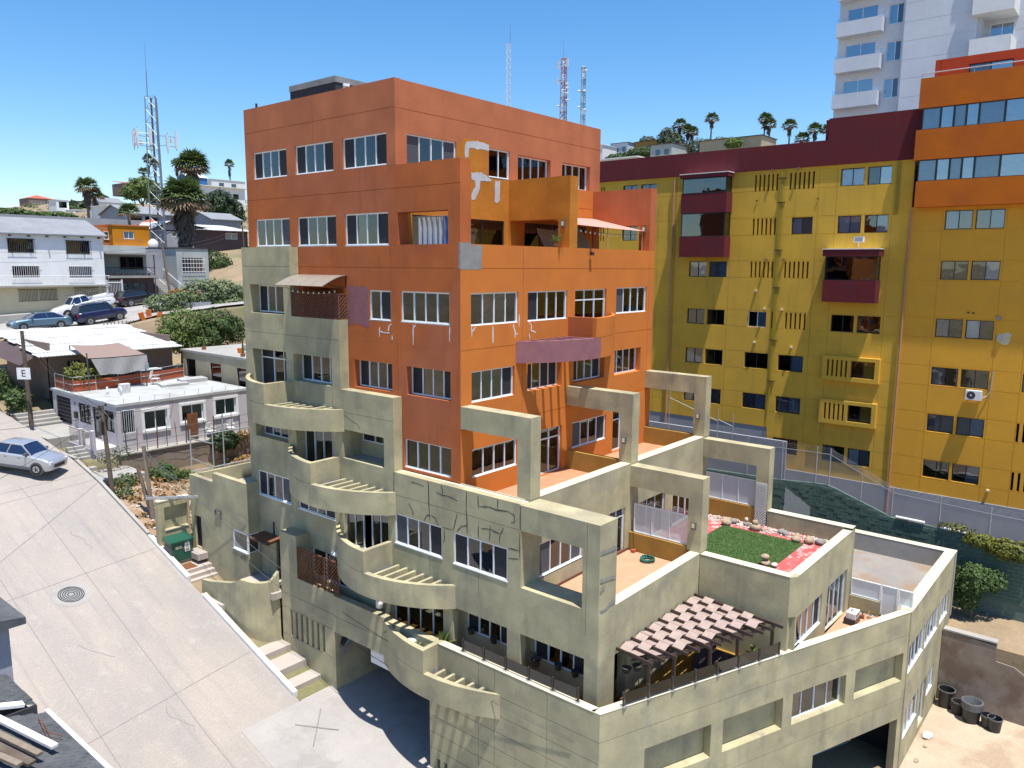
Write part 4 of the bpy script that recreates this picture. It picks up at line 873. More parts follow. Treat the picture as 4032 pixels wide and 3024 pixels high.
for a, b_ in zip(ys, ys[1:]):
    k = MB(); k.quad((24.1, a, wtop(a)), (24.1, b_, wtop(b_)), (24.1, b_, ftop(b_)), (24.1, a, ftop(a))); k.build('mesh_panel', 'chain_link', FN)
    MB().tube((24.1, a, ftop(a)), (24.1, b_, ftop(b_)), .025).build('top_rail', 'galv', FN)
    for dz in (.12, .22, .32): MB().tube((24.08, a, ftop(a) + dz), (24.08, b_, ftop(b_) + dz), .006, 4).build('barbed_wire', 'steel_dark', FN)
    k = MB(); pts = []
    for q in range(int((b_ - a) / .09) + 1): t = q * .9; y = a + q * .09; pts.append((24.08 + .12 * math.cos(t), y, ftop(y) + .24 + .15 * math.sin(t)))
    k.path(pts, .008, 3); k.build('razor_wire', 'steel_dark', FN)
MB().tube((24.0, -9.2, -13.0), (24.0, -10.6, -13.02), .07).build('pipe', 'pipe_white', FN); MB().tube((24.0, -11.3, -13.1), (24.0, -12.6, -13.15), .06).build('pipe', 'pipe_white', FN)
# second fence stretch seen through the portal, on its low wall
SW = thing('slope_wall', (24.3, 4, -13), 'grey wall with a sloping pipe fence seen through the rear portal frames', 'wall')
wall(Fr('X', 26.5), -2.2, 10, -14, -10.4, .2, 'grey_wall', SW)
for (y, z0, z1) in ((5.0, -11, -7.6), (1.6, -11.2, -8.6), (.6, -11.2, -8.8)): MB().tube((25.0, y, z0), (25.0, y, z1), .03).build('post', 'galv', SW)
MB().tube((25.0, 5.0, -8.3), (25.0, 1.6, -9.4), .025).build('rail', 'galv', SW); MB().tube((25.0, 1.6, -9.3), (25.0, .6, -9.6), .025).build('rail', 'galv', SW)
# ------------------------------------------------------------------ the yellow block and the white tower
YB = thing('yellow_block', (33, -2, -13), 'tall yellow apartment block with maroon bay windows on the right', 'building')
FXy = Fr('X', 30.0); Yw, Om = 'yellow_wall', 'ochre_wall'
ROW = [6.05, 3.26, .5, -2.75, -5.5, -8.24, -11.0]; hh = 1.04
wins = []; holes = []; slots = []
def addw(a, b, zt, spec, h=hh, **k): wins.append((a, b, zt - h, zt, spec, k)); holes.append((a, b, zt - h, zt))
def adds(a, b, zt, n, h=hh):
    for q in range(n):
        y = a + (b - a) * (q + .5) / n; slots.append((y - .065, y + .065, zt - h, zt)); holes.append((y - .065, y + .065, zt - h, zt))
for zt, s1, s2 in ((6.05, 'bb', 'cg'), (3.26, 'qB', 'cq'), (-2.75, 'cc', 'cc'), (-11.0, 'kc', 'wk')): addw(-4.62, -3.25, zt, s1); addw(-6.14, -4.8, zt, s2)
adds(2.2, .5, 6.03, 6); adds(-.08, -1.78, 6.03, 6); adds(2.2, .5, 3.26, 6); adds(2.2, .5, .5, 6); adds(-.05, -1.75, .5, 6); adds(-.3, -1.78, -2.75, 5); addw(.36, .52, -2.75, 'c')
addw(-1.75, -.42, 3.26, 'qk'); addw(.87, 2.13, -2.75, 'cB', frame='white_frame')
for zt in (-5.5, -8.24): addw(.6, 2.22, zt, 'cc' if zt > -6 else 'kB'); addw(-1.7, -.07, zt, 'cB' if zt > -6 else 'kB')
addw(-1.68, -.03, -11.0, 'cc')
for zt, s in ((.5, 'kB'), (-2.75, 'cc'), (-5.5, 'cc'), (-8.24, 'kk')): addw(5.25, 6.58, zt, s); addw(3.78, 5.08, zt, s)
for zt in (5.95, 3.04): addw(10.79, 12.1, zt, 'cc'); addw(9.31, 10.6, zt, 'cc'); adds(14.05, 13.6, zt, 2)
wall(FXy, -7.33, 22, -10.4, 6.3, .3, Yw, YB, [h for h in holes if h[2] > -10.4], gz=[6.0 + .12, 5.0, 3.3, 2.2, .55, -.55, -2.7, -3.8, -5.45, -6.6, -8.2, -9.3], gu=[9.1, 7.7, 3.6, -2.0, -3.1, -6.3], gw=.025)
wall(FXy, -7.33, -.0 + .4, -13.0, -10.402, .3, Yw, YB, [h for h in holes if h[2] < -10.4], gz=[-11.0, -12.1], gu=[-2.0, -6.3], gw=.025)
wall(Fr('X', 30.03), .4, 22, -16.5, -10.402, .3, 'grey_wall', YB); wall(Fr('X', 29.9), -20, .2, -16.5, -13.0, .3, 'grey_wall', YB)
for (a, b, c, d, s, k) in wins: window(FXy, a, b, c, d, .12, s, YB, frame=k.get('frame', 'dark_frame'), sill=False, fw=.045)
for (a, b, c, d) in slots: MB().box(30.2, 30.25, a, b, c, d).build('slot_pane', 'glass_dark', YB)
# barred window
for q in range(11): MB().tube((29.96, -.1 - q * .155, -12.05), (29.96, -.1 - q * .155, -10.98), .012, 5).build('bar', 'rust', YB)
# framed slot boxes
for zt in (-5.5, -8.24):
    wall(Fr('X', 29.7), -6.35, -3.0, zt - 1.3, zt + .22, .3, 'ochre_repaint' if False else 'yellow_wall', YB, [(-6.1, -4.7, zt - 1.04, zt)] + [(-3.3 - q * .27 - .12, -3.3 - q * .27, zt - 1.04, zt) for q in range(5)], name='window_box')
    window(Fr('X', 29.7), -6.1, -4.7, zt - 1.04, zt, .18, 'ck', YB, frame='dark_frame', sill=False, fw=.045); MB().box(29.95, 29.995, -4.6, -3.2, zt - 1.1, zt + .05).build('slot_backing', 'room_dark', YB)
# right section, ochre
hr = []; wr = []
def addr(a, b, zt, s): wr.append((a, b, zt - 1.05, zt, s)); hr.append((a, b, zt - 1.05, zt))
for zt, s1, s2 in ((3.35, 'Bk', 'kB'), (.56, 'cc', 'cB'), (-2.71, 'kc', 'wc'), (-5.5, 'kc', 'cc'), (-8.25, 'kk', 'kB'), (-11.0, 'cc', 'ck')): addr(-10.48, -9.1, zt, s1); addr(-12.0, -10.62, zt, s2)
for zt in (-5.5, -8.25, -11.0):
    if zt < -8: [hr.append((-13.66 - q * .3, -13.53 - q * .3, zt - 1.05, zt)) for q in range(3)]
    else: addr(-15.0, -13.57, zt, 'cc')
wall(Fr('X', 29.99), -20, -7.34, -13.0, 3.6, .3, Om, YB, hr, gz=[3.4, 2.25, .6, -.55, -2.65, -3.8, -5.45, -6.6, -8.2, -9.35, -10.95, -12.1], gu=[-9.0, -12.1, -13.5], gw=.025)
for (a, b, c, d, s) in wr: window(Fr('X', 29.99), a, b, c, d, .1, s, YB, frame='dark_frame', sill=False, fw=.045)
# maroon attic
MB().box(29.9, 30.35, -7.5, 22, 6.301, 7.8).build('attic_band', 'maroon', YB); MB().box(29.9, 30.35, -7.5, -2.4, 7.801, 9.05).build('attic_band', 'maroon', YB)
MB().box(30.35, 44, -19, 22, 6.0, 6.4).build('roof_deck', 'concrete_roof', YB)
# orange cantilevered top with ribbon windows
for (z0, z1, x, a) in ((8.95, 10.55, 29.35, -7.42), (6.15, 7.78, 29.3, -7.4), (3.55, 4.97, 29.25, -7.62)): MB().box(x, 30.3, -20, a, z0, z1).build('orange_band', 'burnt_orange', YB)
for (z0, z1) in ((7.78, 8.95), (4.97, 6.15)):
    for q, (a, b) in enumerate(((-8.55, -7.62), (-9.2, -8.55), (-9.8, -9.2), (-10.4, -9.8), (-11.6, -10.4), (-13.4, -11.6), (-15, -13.4), (-16.6, -15))): window(Fr('X', 29.45), a, b, z0, z1, 0, 'g' if q % 2 else 'B', YB, frame='dark_frame', sill=False, fw=.05)
    MB().box(29.75, 30.3, -20, -7.62, z0, z1).build('room_fill', 'room_dark', YB)
wall(Fr('X', 30.6), -20, -8.1, 10.0, 11.7, .3, 'red_wall', YB, [(-11.6, -9.5, 10.2, 11.25)]); window(Fr('X', 30.6), -11.6, -9.5, 10.2, 11.25, .1, 'cg', YB, frame='dark_frame', sill=False)
wall(Fr('Y', -8.12), 30.6, 40, 9.05, 11.7, .3, 'red_wall', YB); wall(Fr('Y', -2.4), 30.3, 40, 6.3, 9.05, .3, 'maroon', YB)
MB().tube((29.4, -20, 10.75), (29.4, -7.45, 10.8), .03).build('hand_rail', 'galv', YB)
for q in range(5): MB().tube((29.4, -7.5 - q * 2.5, 10.5), (29.4, -7.5 - q * 2.5, 10.78), .02).build('rail_post', 'galv', YB)
# bays
def bay(y0, y1, levels, capz, wz):
    for (z0, z1) in levels: MB().box(29.1, 30.0, y0, y1, z0, z1).build('bay_parapet', 'maroon', YB)
    for (z0, z1) in wz:
        window(Fr('X', 29.14), y0 + .06, y1 - .06, z0, z1, 0, 'c', YB, frame='dark_frame', sill=False, fw=.05); window(Fr('Y', y0 + .05), 29.2, 30.0, z0, z1, 0, 'c', YB, frame='dark_frame', sill=False, fw=.05)
        MB().box(29.7, 29.99, y0 + .1, y1 - .1, z0, z1).build('room_fill', 'room_dark', YB)
    MB().box(29.0, 30.0, y0 - .08, y1 + .08, capz[0], capz[1]).build('bay_cap', 'maroon', YB); MB().box(28.97, 30.0, y0 - .11, y1 + .11, capz[1] + .001, capz[1] + .05).build('coping', 'white_paint', YB)
bay(3.62, 6.9, ((3.72, 5.0), (.8, 2.15)), (6.02, 6.26), ((5.0, 6.0), (2.15, 3.7)))
bay(-5.95, -2.9, ((-1.93, -.62),), (.82, 1.22), ((-.62, .82),))
MB().quad((29.6, 4.2, 5.0), (29.6, 6.3, 5.0), (29.6, 6.2, 5.9), (29.6, 4.3, 5.95)).build('curtain', 'curtain', YB)
# downpipes, vents, lamp, air conditioner
for (y, z0, z1, mt) in ((7.86, -12, 6.1, 'copper_pipe'), (-7.36, -15.2, 3.5, 'copper_pipe')): MB().tube((29.88, y, z0), (29.88, y, z1), .06).build('downpipe', mt, YB)
k = MB()
for q in range(5): k.tube((29.93, .38 - q * .05, -10.5 + q * 1.5), (29.93, .38 - q * .05, 6.2), .02, 5)
k.build('pipe_bundle', 'pipe_yellow', YB)
k = MB()
for q in range(5): k.tube((29.93, -6.42 - q * .05, 3.2), (29.93, -6.42 - q * .05, 6.25), .02, 5)
k.build('pipe_bundle', 'pipe_yellow', YB)
for z in (5.7, 4.2, 1.2, -1.2, -4.6, -7.3): MB().box(29.88, 29.99, .05, .5, z, z + .05).build('pipe_clamp', 'iron_black', YB)
for (y, z) in ((1.65, -1.45), (1.0, -2.6), (-.15, -2.62), (1.55, -4.85), (-.9, -5.0), (.95, 6.2), (-.7, 6.2), (1.05, .6), (-.1, .6), (-12.5, -13.2 + .9)):
    k = MB(); k.box(29.82, 30.0, y - .07, y + .07, z, z + .1); k.build('vent_hood', 'beige_cap' if z < 0 else 'stone_brown', YB)
for (y, z) in ((-10.7, -2.3), (-10.95, -2.32), (1.9, 4.4), (-2.0, 4.35)): MB().tube((29.98, y, z), (29.93, y, z), .05, 10).build('vent_hole', 'iron_black', YB)
k = MB(); k.box(29.6, 29.8, -4.95, -4.4, 1.65, 1.98); k.build('flood_lamp', 'plastic_white', YB); MB().box(29.585, 29.6, -4.9, -4.45, 1.69, 1.94).build('lamp_glass', 'grey_wall', YB); MB().tube((29.75, -4.65, 1.27), (29.75, -4.65, 1.65), .025).build('lamp_stem', 'plastic_white', YB)
AC = thing('air_conditioner', (29.8, -11.35, -7.2), 'white split air conditioner unit hanging on the ochre wall', 'air conditioner')
MB().box(29.6, 29.92, -11.78, -11.0, -7.15, -6.62).build('casing', 'plastic_white', AC)
def ring_x(x, y, z, r0, r1, n=20):
    k = MB()
    for i in range(n):
        a, b_ = 2 * math.pi * i / n, 2 * math.pi * (i + 1) / n; k.quad(*[(x, y + r * math.cos(t), z + r * math.sin(t)) for r, t in ((r0, a), (r1, a), (r1, b_), (r0, b_))])
    return k
ring_x(29.594, -11.27, -6.885, 0, .22).build('fan_grille', 'plastic_black', AC)
for r in (.05, .1, .15, .2): ring_x(29.588, -11.27, -6.885, r, r + .015).build('fan_ring', 'plastic_grey', AC)
ring_x(29.585, -11.27, -6.885, 0, .045).build('fan_hub', 'plastic_white', AC)
for y in (-11.65, -11.1): MB().box(29.65, 30.0, y - .03, y + .03, -7.2, -7.152).build('bracket', 'galv', AC)
k = MB(); k.path([(29.8, -11.8, -7.0), (29.9, -12.0, -6.9), (29.93, -12.15, -6.6), (29.93, -12.17, -5.7), (29.93, -12.2, -5.45)], .03); k.build('pipe', 'galv', AC)
k = MB(); k.box(29.9, 29.97, -12.45, -12.2, -3.75, -3.5); k.build('junction_box', 'grey_wall', YB); k = MB(); k.box(29.9, 29.97, -12.3, -12.1, -2.62, -2.45); k.build('junction_box', 'grey_wall', YB)
patch(Fr('X', 29.985), [(-12.25, -3.9), (-12.2, -3.4), (-12.8, -3.3), (-12.85, -3.6), (-12.65, -4.0)], 'cream_house', YB, 'paint_patch', rag=.05)
MB().box(31.2, 44, -19.8, 21.8, -12.9, 5.9).build('room_fill', 'room_dark', YB)
SDh = thing('satellite_dish', (36, -1.3, 6.4), 'large dark satellite dish on the roof of the yellow block', 'satellite dish')
k = MB(); cx, cy, cz_ = 36, -.8, 8.1; ax = Vector((-.55, .75, .25)).normalized(); ux = ax.cross(Vector((0, 0, 1))).normalized(); uy = ux.cross(ax)
rings = []
for j in range(6):
    r = .22 * j; rings.append([tuple(Vector((cx, cy, cz_)) + (ux * math.cos(t) + uy * math.sin(t)) * r + ax * (r * r * .22)) for t in [2 * math.pi * q / 20 for q in range(20)]])
for A, B in zip(rings, rings[1:]):
    for q in range(20): k.quad(A[q], A[(q + 1) % 20], B[(q + 1) % 20], B[q])
k.build('dish', 'satellite', SDh); MB().tube((36.1, -.85, 6.4), (36.1, -.85, 8.0), .06).build('mast', 'steel_dark', SDh); MB().tube((cx, cy, cz_), tuple(Vector((cx, cy, cz_)) + ax * .9), .02).build('feed_arm', 'steel_dark', SDh)
# white tower
TW = thing('white_tower', (56, -6, -10), 'tall white apartment tower with boxy balconies at the top right', 'building')
FT = Fr('X', 50.0); Hs = 2.87; z0s = [13.75 + Hs * k for k in range(-1, 7)]
hT = []; wT = []
for k, z in enumerate(z0s):
    hT += [(1.2, 3.6, z + .9, z + 2.0), (-.95, .35, z + .2, z + 1.75)]; wT += [(1.2, 3.6, z + .9, z + 2.0, 'gg'), (-.95, .35, z + .2, z + 1.75, 'gc')]
wall(Fr('X', 50.9), -1.1, 4.05, -10, 34, .3, 'white_wall', TW, hT)
for (a, b, c, d, s) in wT:
    if c > 11: window(Fr('X', 50.9), a, b, c, d, .08, s, TW, sill=False, fw=.06)
for z in z0s: MB().box(49.95, 50.9, .6, 4.15, z - .35, z + .78).build('balcony', 'white_wall', TW); [MB().box(49.97, 49.99, a, b, z + .78, z + 1.1).build('balcony_glass', 'glass', TW) for (a, b) in ((.4, .6), (3.9, 4.15))]
gl = [10.8 + 1.43 * k for k in range(16)]
wall(Fr('X', 50.0), -6.2, -1.1, -10, 34, .3, 'white_wall', TW, gz=gl, gu=[], gw=.04); wall(Fr('Y', -1.08), 50.3, 50.9, -10, 34, .2, 'white_wall', TW); wall(Fr('X', 51.8), -30, -6.2, -10, 34, .3, 'white_wall', TW, gz=gl, gw=.04); wall(Fr('Y', 4.05), 50.9, 58, -10, 34, .2, 'white_wall', TW)
wall(Fr('Y', -6.4), 50.3, 51.8, -10, 34, .2, 'white_wall', TW)
for z in (16.2, 19.2, 22.2, 25.2): MB().box(49.4, 51.8, -8.6, -5.9, z - .3, z + .95).build('balcony', 'white_paint', TW); window(Fr('X', 51.75), -8.4, -6.8, z + .95, z + 2.4, 0, 'gg', TW, sill=False)
MB().box(52, 58, -29, 3.9, -10, 33.9).build('room_fill', 'room_dark', TW)
# ------------------------------------------------------------------ the old houses on the left
struct(sheet('upper_street', 0, 0, [50.5, 54, 58, 63.2], lambda x, y: Z2(x), 'street_concrete', xs=[-40, -20, -10, 0, 5, 8, 10.5, 12, 13.5, 16, 20, 28, 37, 48, 60]).build('upper_street', 'apron_concrete'))
k = sheet('pavement', 0, 0, [63.2, 64.9], lambda x, y: Z2(x) + .55 + max(0, 9 - x) * .04, 'concrete', xs=[-20, 5, 10.5, 13.5, 16])
for a, b_ in zip([-20, 5, 10.5, 13.5], [5, 10.5, 13.5, 16]): k.quad((a, 63.2, Z2(a) - .2), (b_, 63.2, Z2(b_) - .2), (b_, 63.2, Z2(b_) + .55 + max(0, 9 - b_) * .04), (a, 63.2, Z2(a) + .55 + max(0, 9 - a) * .04))
struct(k.build('pavement', 'concrete'))
def house(name, label, x0, x1, y0, y1, z0, z1, mat, wy=(), wx=(), roof='flat', rmat='concrete_roof', over=.3, rise=1.2, fr='white_frame', cat='house', wmat=None):
    h = thing(name, ((x0 + x1) / 2, (y0 + y1) / 2, z0), label, cat)
    FYh, FXh = Fr('Y', y0), Fr('X', x0)
    wall(FYh, x0 + .003, x1, z0, z1, .2, mat, h, [q[:4] for q in wy]); wall(FXh, y0 + .003, y1, z0, z1, .2, mat, h, [q[:4] for q in wx])
    MB().box(x0 + .55, x1, y0 + .55, y1, z0, z1 - .1).build('room_fill', 'room_dark' if (wy or wx) else mat, h); wall(Fr('Y', y1 - .2), x0, x1, z0, z1, .2, mat, h); wall(Fr('X', x1 - .2), y0 + .2, y1 - .2, z0, z1, .19, mat, h)
    for F, ws in ((FYh, wy), (FXh, wx)):
        for q in ws: window(F, q[0], q[1], q[2], q[3], .06, q[4], h, frame=q[5] if len(q) > 5 else fr, fw=.06 if z1 - z0 < 9 else .1, sill=len(q) < 7, name='door' if len(q) > 6 else 'window')
    if roof == 'flat': MB().box(x0 - over, x1 + over, y0 - over, y1 + over, z1 + .001, z1 + .16).build('roof', rmat, h)
    elif roof == 'gable':
        ym = (y0 + y1) / 2; k = MB()
        for (ya, za, yb, zb) in ((y0 - over, z1, ym, z1 + rise), (ym, z1 + rise, y1 + over, z1)): k.quad((x0 - over, ya, za), (x1 + over, ya, za), (x1 + over, yb, zb), (x0 - over, yb, zb)); k.quad((x0 - over, ya, za + .12), (x1 + over, ya, za + .12), (x1 + over, yb, zb + .12), (x0 - over, yb, zb + .12))
        k.quad((x0 - over, y0 - over, z1), (x1 + over, y0 - over, z1), (x1 + over, y0 - over, z1 + .12), (x0 - over, y0 - over, z1 + .12)); k.build('roof', rmat, h)
        [MB().quad((x, y0, z1), (x, y1, z1), (x, ym, z1 + rise * .95)).build('gable_wall', mat, h) for x in (x0 + .01, x1 - .01)]
    elif roof == 'hip':
        ym = (y0 + y1) / 2; r = min((x1 - x0), (y1 - y0)) / 2; k = MB(); A = (x0 + r, ym, z1 + rise); B = (x1 - r, ym, z1 + rise); c = [(x0 - over, y0 - over, z1), (x1 + over, y0 - over, z1), (x1 + over, y1 + over, z1), (x0 - over, y1 + over, z1)]
        k.quad(c[0], c[1], B, A); k.quad(c[1], c[2], B); k.quad(c[2], c[3], A, B); k.quad(c[3], c[0], A); k.quad(*c); k.build('roof', rmat, h)
    elif roof == 'shed':   # slopes up to the back
        k = MB(); k.prism([(x0 - over, y0 - over), (x1 + over, y0 - over), (x1 + over, y1 + over), (x0 - over, y1 + over)], lambda x, y: z1 + rise * (y - y0 + over) / (y1 - y0 + 2 * over), lambda x, y: z1 + .12 + rise * (y - y0 + over) / (y1 - y0 + 2 * over)); k.build('roof', rmat, h)
    return h
def bars(h, F, u0, u1, z0, z1, n, mat, d=-.12, r=.014, ext=.0, hz=2):
    k = MB()
    for q in range(n): u = u0 + (u1 - u0) * q / (n - 1); k.tube(F.P(u, d, z0), F.P(u, d, z1), r, 4)
    for q in range(hz): z = z0 + (z1 - z0) * (q + .5) / hz if hz > 2 else (z0 + .06, z1 - .06)[q]; k.tube(F.P(u0 - ext, d, z), F.P(u1 + ext, d, z), r, 4)
    return k.build('window_bars', mat, h)
# --- pink-grey house on the corner of the steep street
HA = house('corner_house', 'low pinkish grey house with flat roof and white-framed blue windows beside the steep street', 0, 8.7, 28.2, 38.0, -11.6, -8.36, 'pink_house',
    wy=[(1.62, 3.05, -10.03, -8.85, 'gg'), (4.0, 5.45, -9.87, -8.8, 'gg'), (6.3, 7.78, -9.8, -8.72, 'gg'), (.25, 1.02, -10.0, -8.6, 'c', 'dark_frame')],
    wx=[(34.9, 37.2, -10.35, -8.6, 's', 'iron_black', 'd'), (31.85, 33.7, -9.95, -8.7, 'ccc', 'iron_black'), (30.5, 31.6, -10.7, -8.7, 'c', 'iron_black', 'd'), (28.6, 29.9, -10.0, -8.7, 'cc', 'iron_black')], roof='flat', rmat='roof_paint', over=.06)
for (a, b, c, d) in ((1.62, 3.05, -10.03, -8.85), (4.0, 5.45, -9.87, -8.8), (6.3, 7.78, -9.8, -8.72)):
    k = MB(); k.box(a - .16, b + .16, 28.13, 28.198, d, d + .16); k.box(a - .16, b + .16, 28.1, 28.198, c - .18, c - .02); k.box(a - .16, a - .005, 28.14, 28.198, c - .02, d); k.box(b + .005, b + .16, 28.14, 28.198, c - .02, d); k.build('window_surround', 'white_paint', HA)
bars(HA, Fr('Y', 28.2), .25, 1.02, -10.05, -8.55, 7, 'iron_white')
for q in range(7): MB().box(-.03, .0, 34.95, 37.15, -10.3 + q * .245, -10.3 + q * .245 + .02).build('garage_slat', 'brown_house', HA)
for q in range(9): k = MB().tube((.3 + rg.uniform(0, 8), 28.4 + rg.uniform(0, .3), -8.25), (.3 + q + rg.uniform(-.1, .1), 28.4, -7.75 + rg.uniform(-.1, .2)), .012, 4) if False else MB().tube((.5 + q * .95, 28.35, -8.25), (.5 + q * .95 + .05, 28.35, -7.9), .012, 4); k.build('rebar', 'rust', HA)
o = put('door_number', text_mesh('37', .26, 'door_number', 'ink'), HA, False, (-.012, 34.2, -8.85), (math.pi / 2, 0, -math.pi / 2))
MB().box(-.12, .0, 33.8, 34.2, -9.75, -9.35).build('letter_box', 'iron_black', HA)
# porch and front steps
PO = thing('front_porch', (-1.2, 30, -12), 'pink plastered porch with black iron gate and concrete steps down to the street', 'porch')
MB().box(-1.4, .0, 28.25, 31.9, -12.4, -10.75).build('porch_base', 'pink_house', PO); MB().box(-1.45, -1.25, 28.25, 28.6, -10.75, -9.6).build('porch_pier', 'pink_house', PO); MB().box(-1.45, -1.2, 29.9, 30.2, -10.749, -9.7).build('porch_pier', 'pink_house', PO)
for q in range(6): MB().box(-2.35, -1.4, 28.15 + q * .28, 28.43 + q * .28, -12.2, -11.5 + q * .17).build('step', 'concrete', PO)
MB().box(-2.55, -2.36, 28.1, 31.2, -12.2, -10.95).build('porch_base', 'concrete', PO); MB().box(-2.55, 0, 31.9, 37.5, -11.5, -10.42).build('landing', 'concrete', PO)
for (a, b_) in ((28.65, 29.85), (30.25, 31.8)):
    k = MB(); [k.tube((-1.35, a + q * .16, -10.7), (-1.35, a + q * .16, -9.8), .012, 4) for q in range(int((b_ - a) / .16) + 1)]; k.tube((-1.35, a, -9.8), (-1.35, b_, -9.8), .02, 4); k.tube((-1.35, a, -10.6), (-1.35, b_, -10.6), .015, 4); k.build('iron_gate', 'iron_black', PO)
for q in range(4): MB().box(-2.4, -.05, 36.3 + q * .4, 36.7 + q * .4, -11, -10.25 + q * .2).build('step', 'concrete', PO)
# retaining wall and rubble lot in front of it
RT = thing('cracked_wall', (4.5, 27.5, -13.6), 'long cracked brown retaining wall below the corner house', 'wall')
MB().box(-.2, 13, 27.5, 28.1, -14.2, -11.18).build('wall', 'retaining', RT)
for q in range(9):
    z = -11.5 - (q % 4) * .5 - rg.uniform(0, .15); x = .4 + (q * 2.3) % 8; strips(Fr('Y', 27.5), [[(x + j * .5, z + rg.uniform(-.12, .12)) for j in range(rg.randint(4, 8))]], .035, 'sealant', RT, 'crack')
MB().box(-.25, 13, 27.42, 28.19, -11.179, -11.1).build('coping', 'concrete', RT)
RF = thing('rebar_fence', (4, 27.7, -11.1), 'rusty makeshift rebar fence along the top of the cracked wall', 'fence')
for q in range(14): x = .2 + q * .62; MB().tube((x, 27.6, -11.1), (x + rg.uniform(-.1, .1), 27.6, -9.75 + rg.uniform(-.2, .25)), .022 if q % 3 else .04, 5).build('post', 'rust' if q % 2 else 'steel_dark', RF)
for z in (-9.95, -10.5): MB().tube((.2, 27.6, z - .15), (8.6, 27.6, z + .1), .015, 5).build('rail', 'steel_dark', RF)
o = tag(MB().box(4.25, 4.95, 28.0, 28.06, -11.0, -9.35).build('leaning_plank', 'rust'), 'tall rusty brown board leaning on the corner house wall', 'board')
def lawn_chair(loc, rz, label, mat='plastic_white'):
    c = thing('garden_chair', loc, label, 'chair', None, rz)
    MB().box(-.25, .25, -.24, .24, .4, .43).build('seat', mat, c, local=True); k = MB(); k.obox((0, .27, .68), (.23, .015, .27), Vector((1, 0, 0)), Vector((0, .96, .26)), Vector((0, -.26, .96))); k.build('backrest', mat, c, local=True)
    for sx in (-.23, .23):
        for sy in (-.22, .22): MB().tube((sx, sy, 0), (sx * .95, sy, .42), .02, 5).build('leg', mat, c, local=True)
        MB().bar((sx, -.22, .62), (sx, .26, .64), .04, .025).build('armrest', mat, c, local=True)
    return c
lawn_chair((5.8, 27.95, -11.1), .3, 'white plastic armchair on the ledge beneath the middle blue window'); lawn_chair((7.2, 27.95, -11.1), -.2, 'white plastic armchair on the ledge beneath the right-hand blue window'); lawn_chair((5.3, 34.2, -8.2), .8, 'white plastic armchair on the flat roof by the red mesh rail')
# planter blocks by the pole
PB = thing('planter_block', (-1.6, 26.3, -12.8), 'grey concrete planter block at the kerb between the pole and the porch', 'planter'); MB().box(-2.5, .0, 24.9, 27.4, -13.2, -11.75).build('block', 'concrete', PB); MB().box(-2.55, -1.6, 27.42, 28.1, -13, -11.55).build('step', 'concrete', PB)
struct(sheet('dirt_lot', 0, 0, [18.25, 20, 22, 24, 26, 27.5], lambda x, y: knots(y, [(18, -13.75), (24, -12.15), (27.5, -11.9)]) - smooth(-2, 7, x) * 1.6, 'dirt', xs=[-2.56, -1.5, 0, 2, 4, 6, 8, 12]).build('dirt_lot', 'dirt'))
# roof terrace rail with red mesh, tarp shelter and clutter
RR = thing('roof_rail', (4, 34.8, -8.2), 'grey pipe railing with red mesh around the roof terrace', 'railing')
rp = [(.15, 37.6), (.15, 34.7), (3.0, 34.7), (6.4, 35.4), (8.4, 36.2)]
for a, b_ in zip(rp, rp[1:]):
    n = max(1, int(math.dist(a, b_) / 1.3))
    for q in range(n + 1): t = q / n; x, y = lerp(t, a[0], b_[0]), lerp(t, a[1], b_[1]); MB().tube((x, y, -8.2), (x, y, -7.2), .028, 6).build('post', 'galv', RR)
    for z in (-7.22, -7.7): MB().tube((*a, z), (*b_, z), .022, 5).build('rail', 'galv', RR)
    k = MB(); k.quad((a[0] + .03, a[1] + .03, -8.15), (b_[0] + .03, b_[1] + .03, -8.15), (b_[0] + .03, b_[1] + .03, -7.45), (a[0] + .03, a[1] + .03, -7.45)); k.build('mesh_panel', 'mesh_red', RR)
TS = thing('tarp_shelter', (3.5, 36.5, -8.2), 'brown tarp roof on poles over the roof terrace with a grey sheet hanging in front', 'shelter')
def cloth(P00, P10, P11, P01, n, sag, mat, name, par, seed=0, w=.0):
    r = random.Random(seed); k = MB(); G = []
    for i in range(n + 1):
        row = []
        for j in range(n + 1):
            u, v = i / n, j / n; p = (Vector(P00) * (1 - u) + Vector(P10) * u) * (1 - v) + (Vector(P01) * (1 - u) + Vector(P11) * u) * v
            p.z -= sag * 4 * u * (1 - u) * (.3 + .7 * v); p += Vector((0, -w * math.sin(u * 14 + v * 2) * v, w * .4 * math.sin(u * 9) * v)); row.append(p)
        G.append(row)
    for i in range(n):
        for j in range(n): k.quad(G[i][j], G[i + 1][j], G[i + 1][j + 1], G[i][j + 1])
    return k.build(name, mat, par, smooth=True)
cloth((1.1, 34.6, -6.05), (4.6, 34.0, -6.0), (4.7, 38.2, -5.5), (1.6, 38.6, -5.45), 8, .12, 'tarp_brown', 'tarp_roof', TS)
cloth((1.3, 34.5, -6.1), (4.7, 33.95, -6.05), (4.7, 33.9, -7.0), (1.7, 34.4, -7.15), 14, .12, 'tarp_grey', 'hanging_sheet', TS, w=.1)
for (x, y, zt) in ((1.1, 34.6, -5.7), (4.6, 34.0, -6.0), (4.7, 38.2, -5.5), (1.6, 38.6, -5.5)): MB().tube((x, y, -8.2), (x, y, zt), .045, 6).build('pole', 'steel_dark', TS)
SK = thing('roof_ac_unit', (2.3, 32.3, -8.2), 'old white air conditioner box with a cage on the corner house roof', 'air conditioner'); MB().box(2.0, 2.6, 32.0, 32.35, -8.19, -7.6).build('casing', 'plastic_white', SK); [MB().tube((2.02 + q * .08, 31.97, -8.15), (2.02 + q * .08, 31.97, -7.65), .008, 4).build('grille_bar', 'iron_black', SK) for q in range(8)]
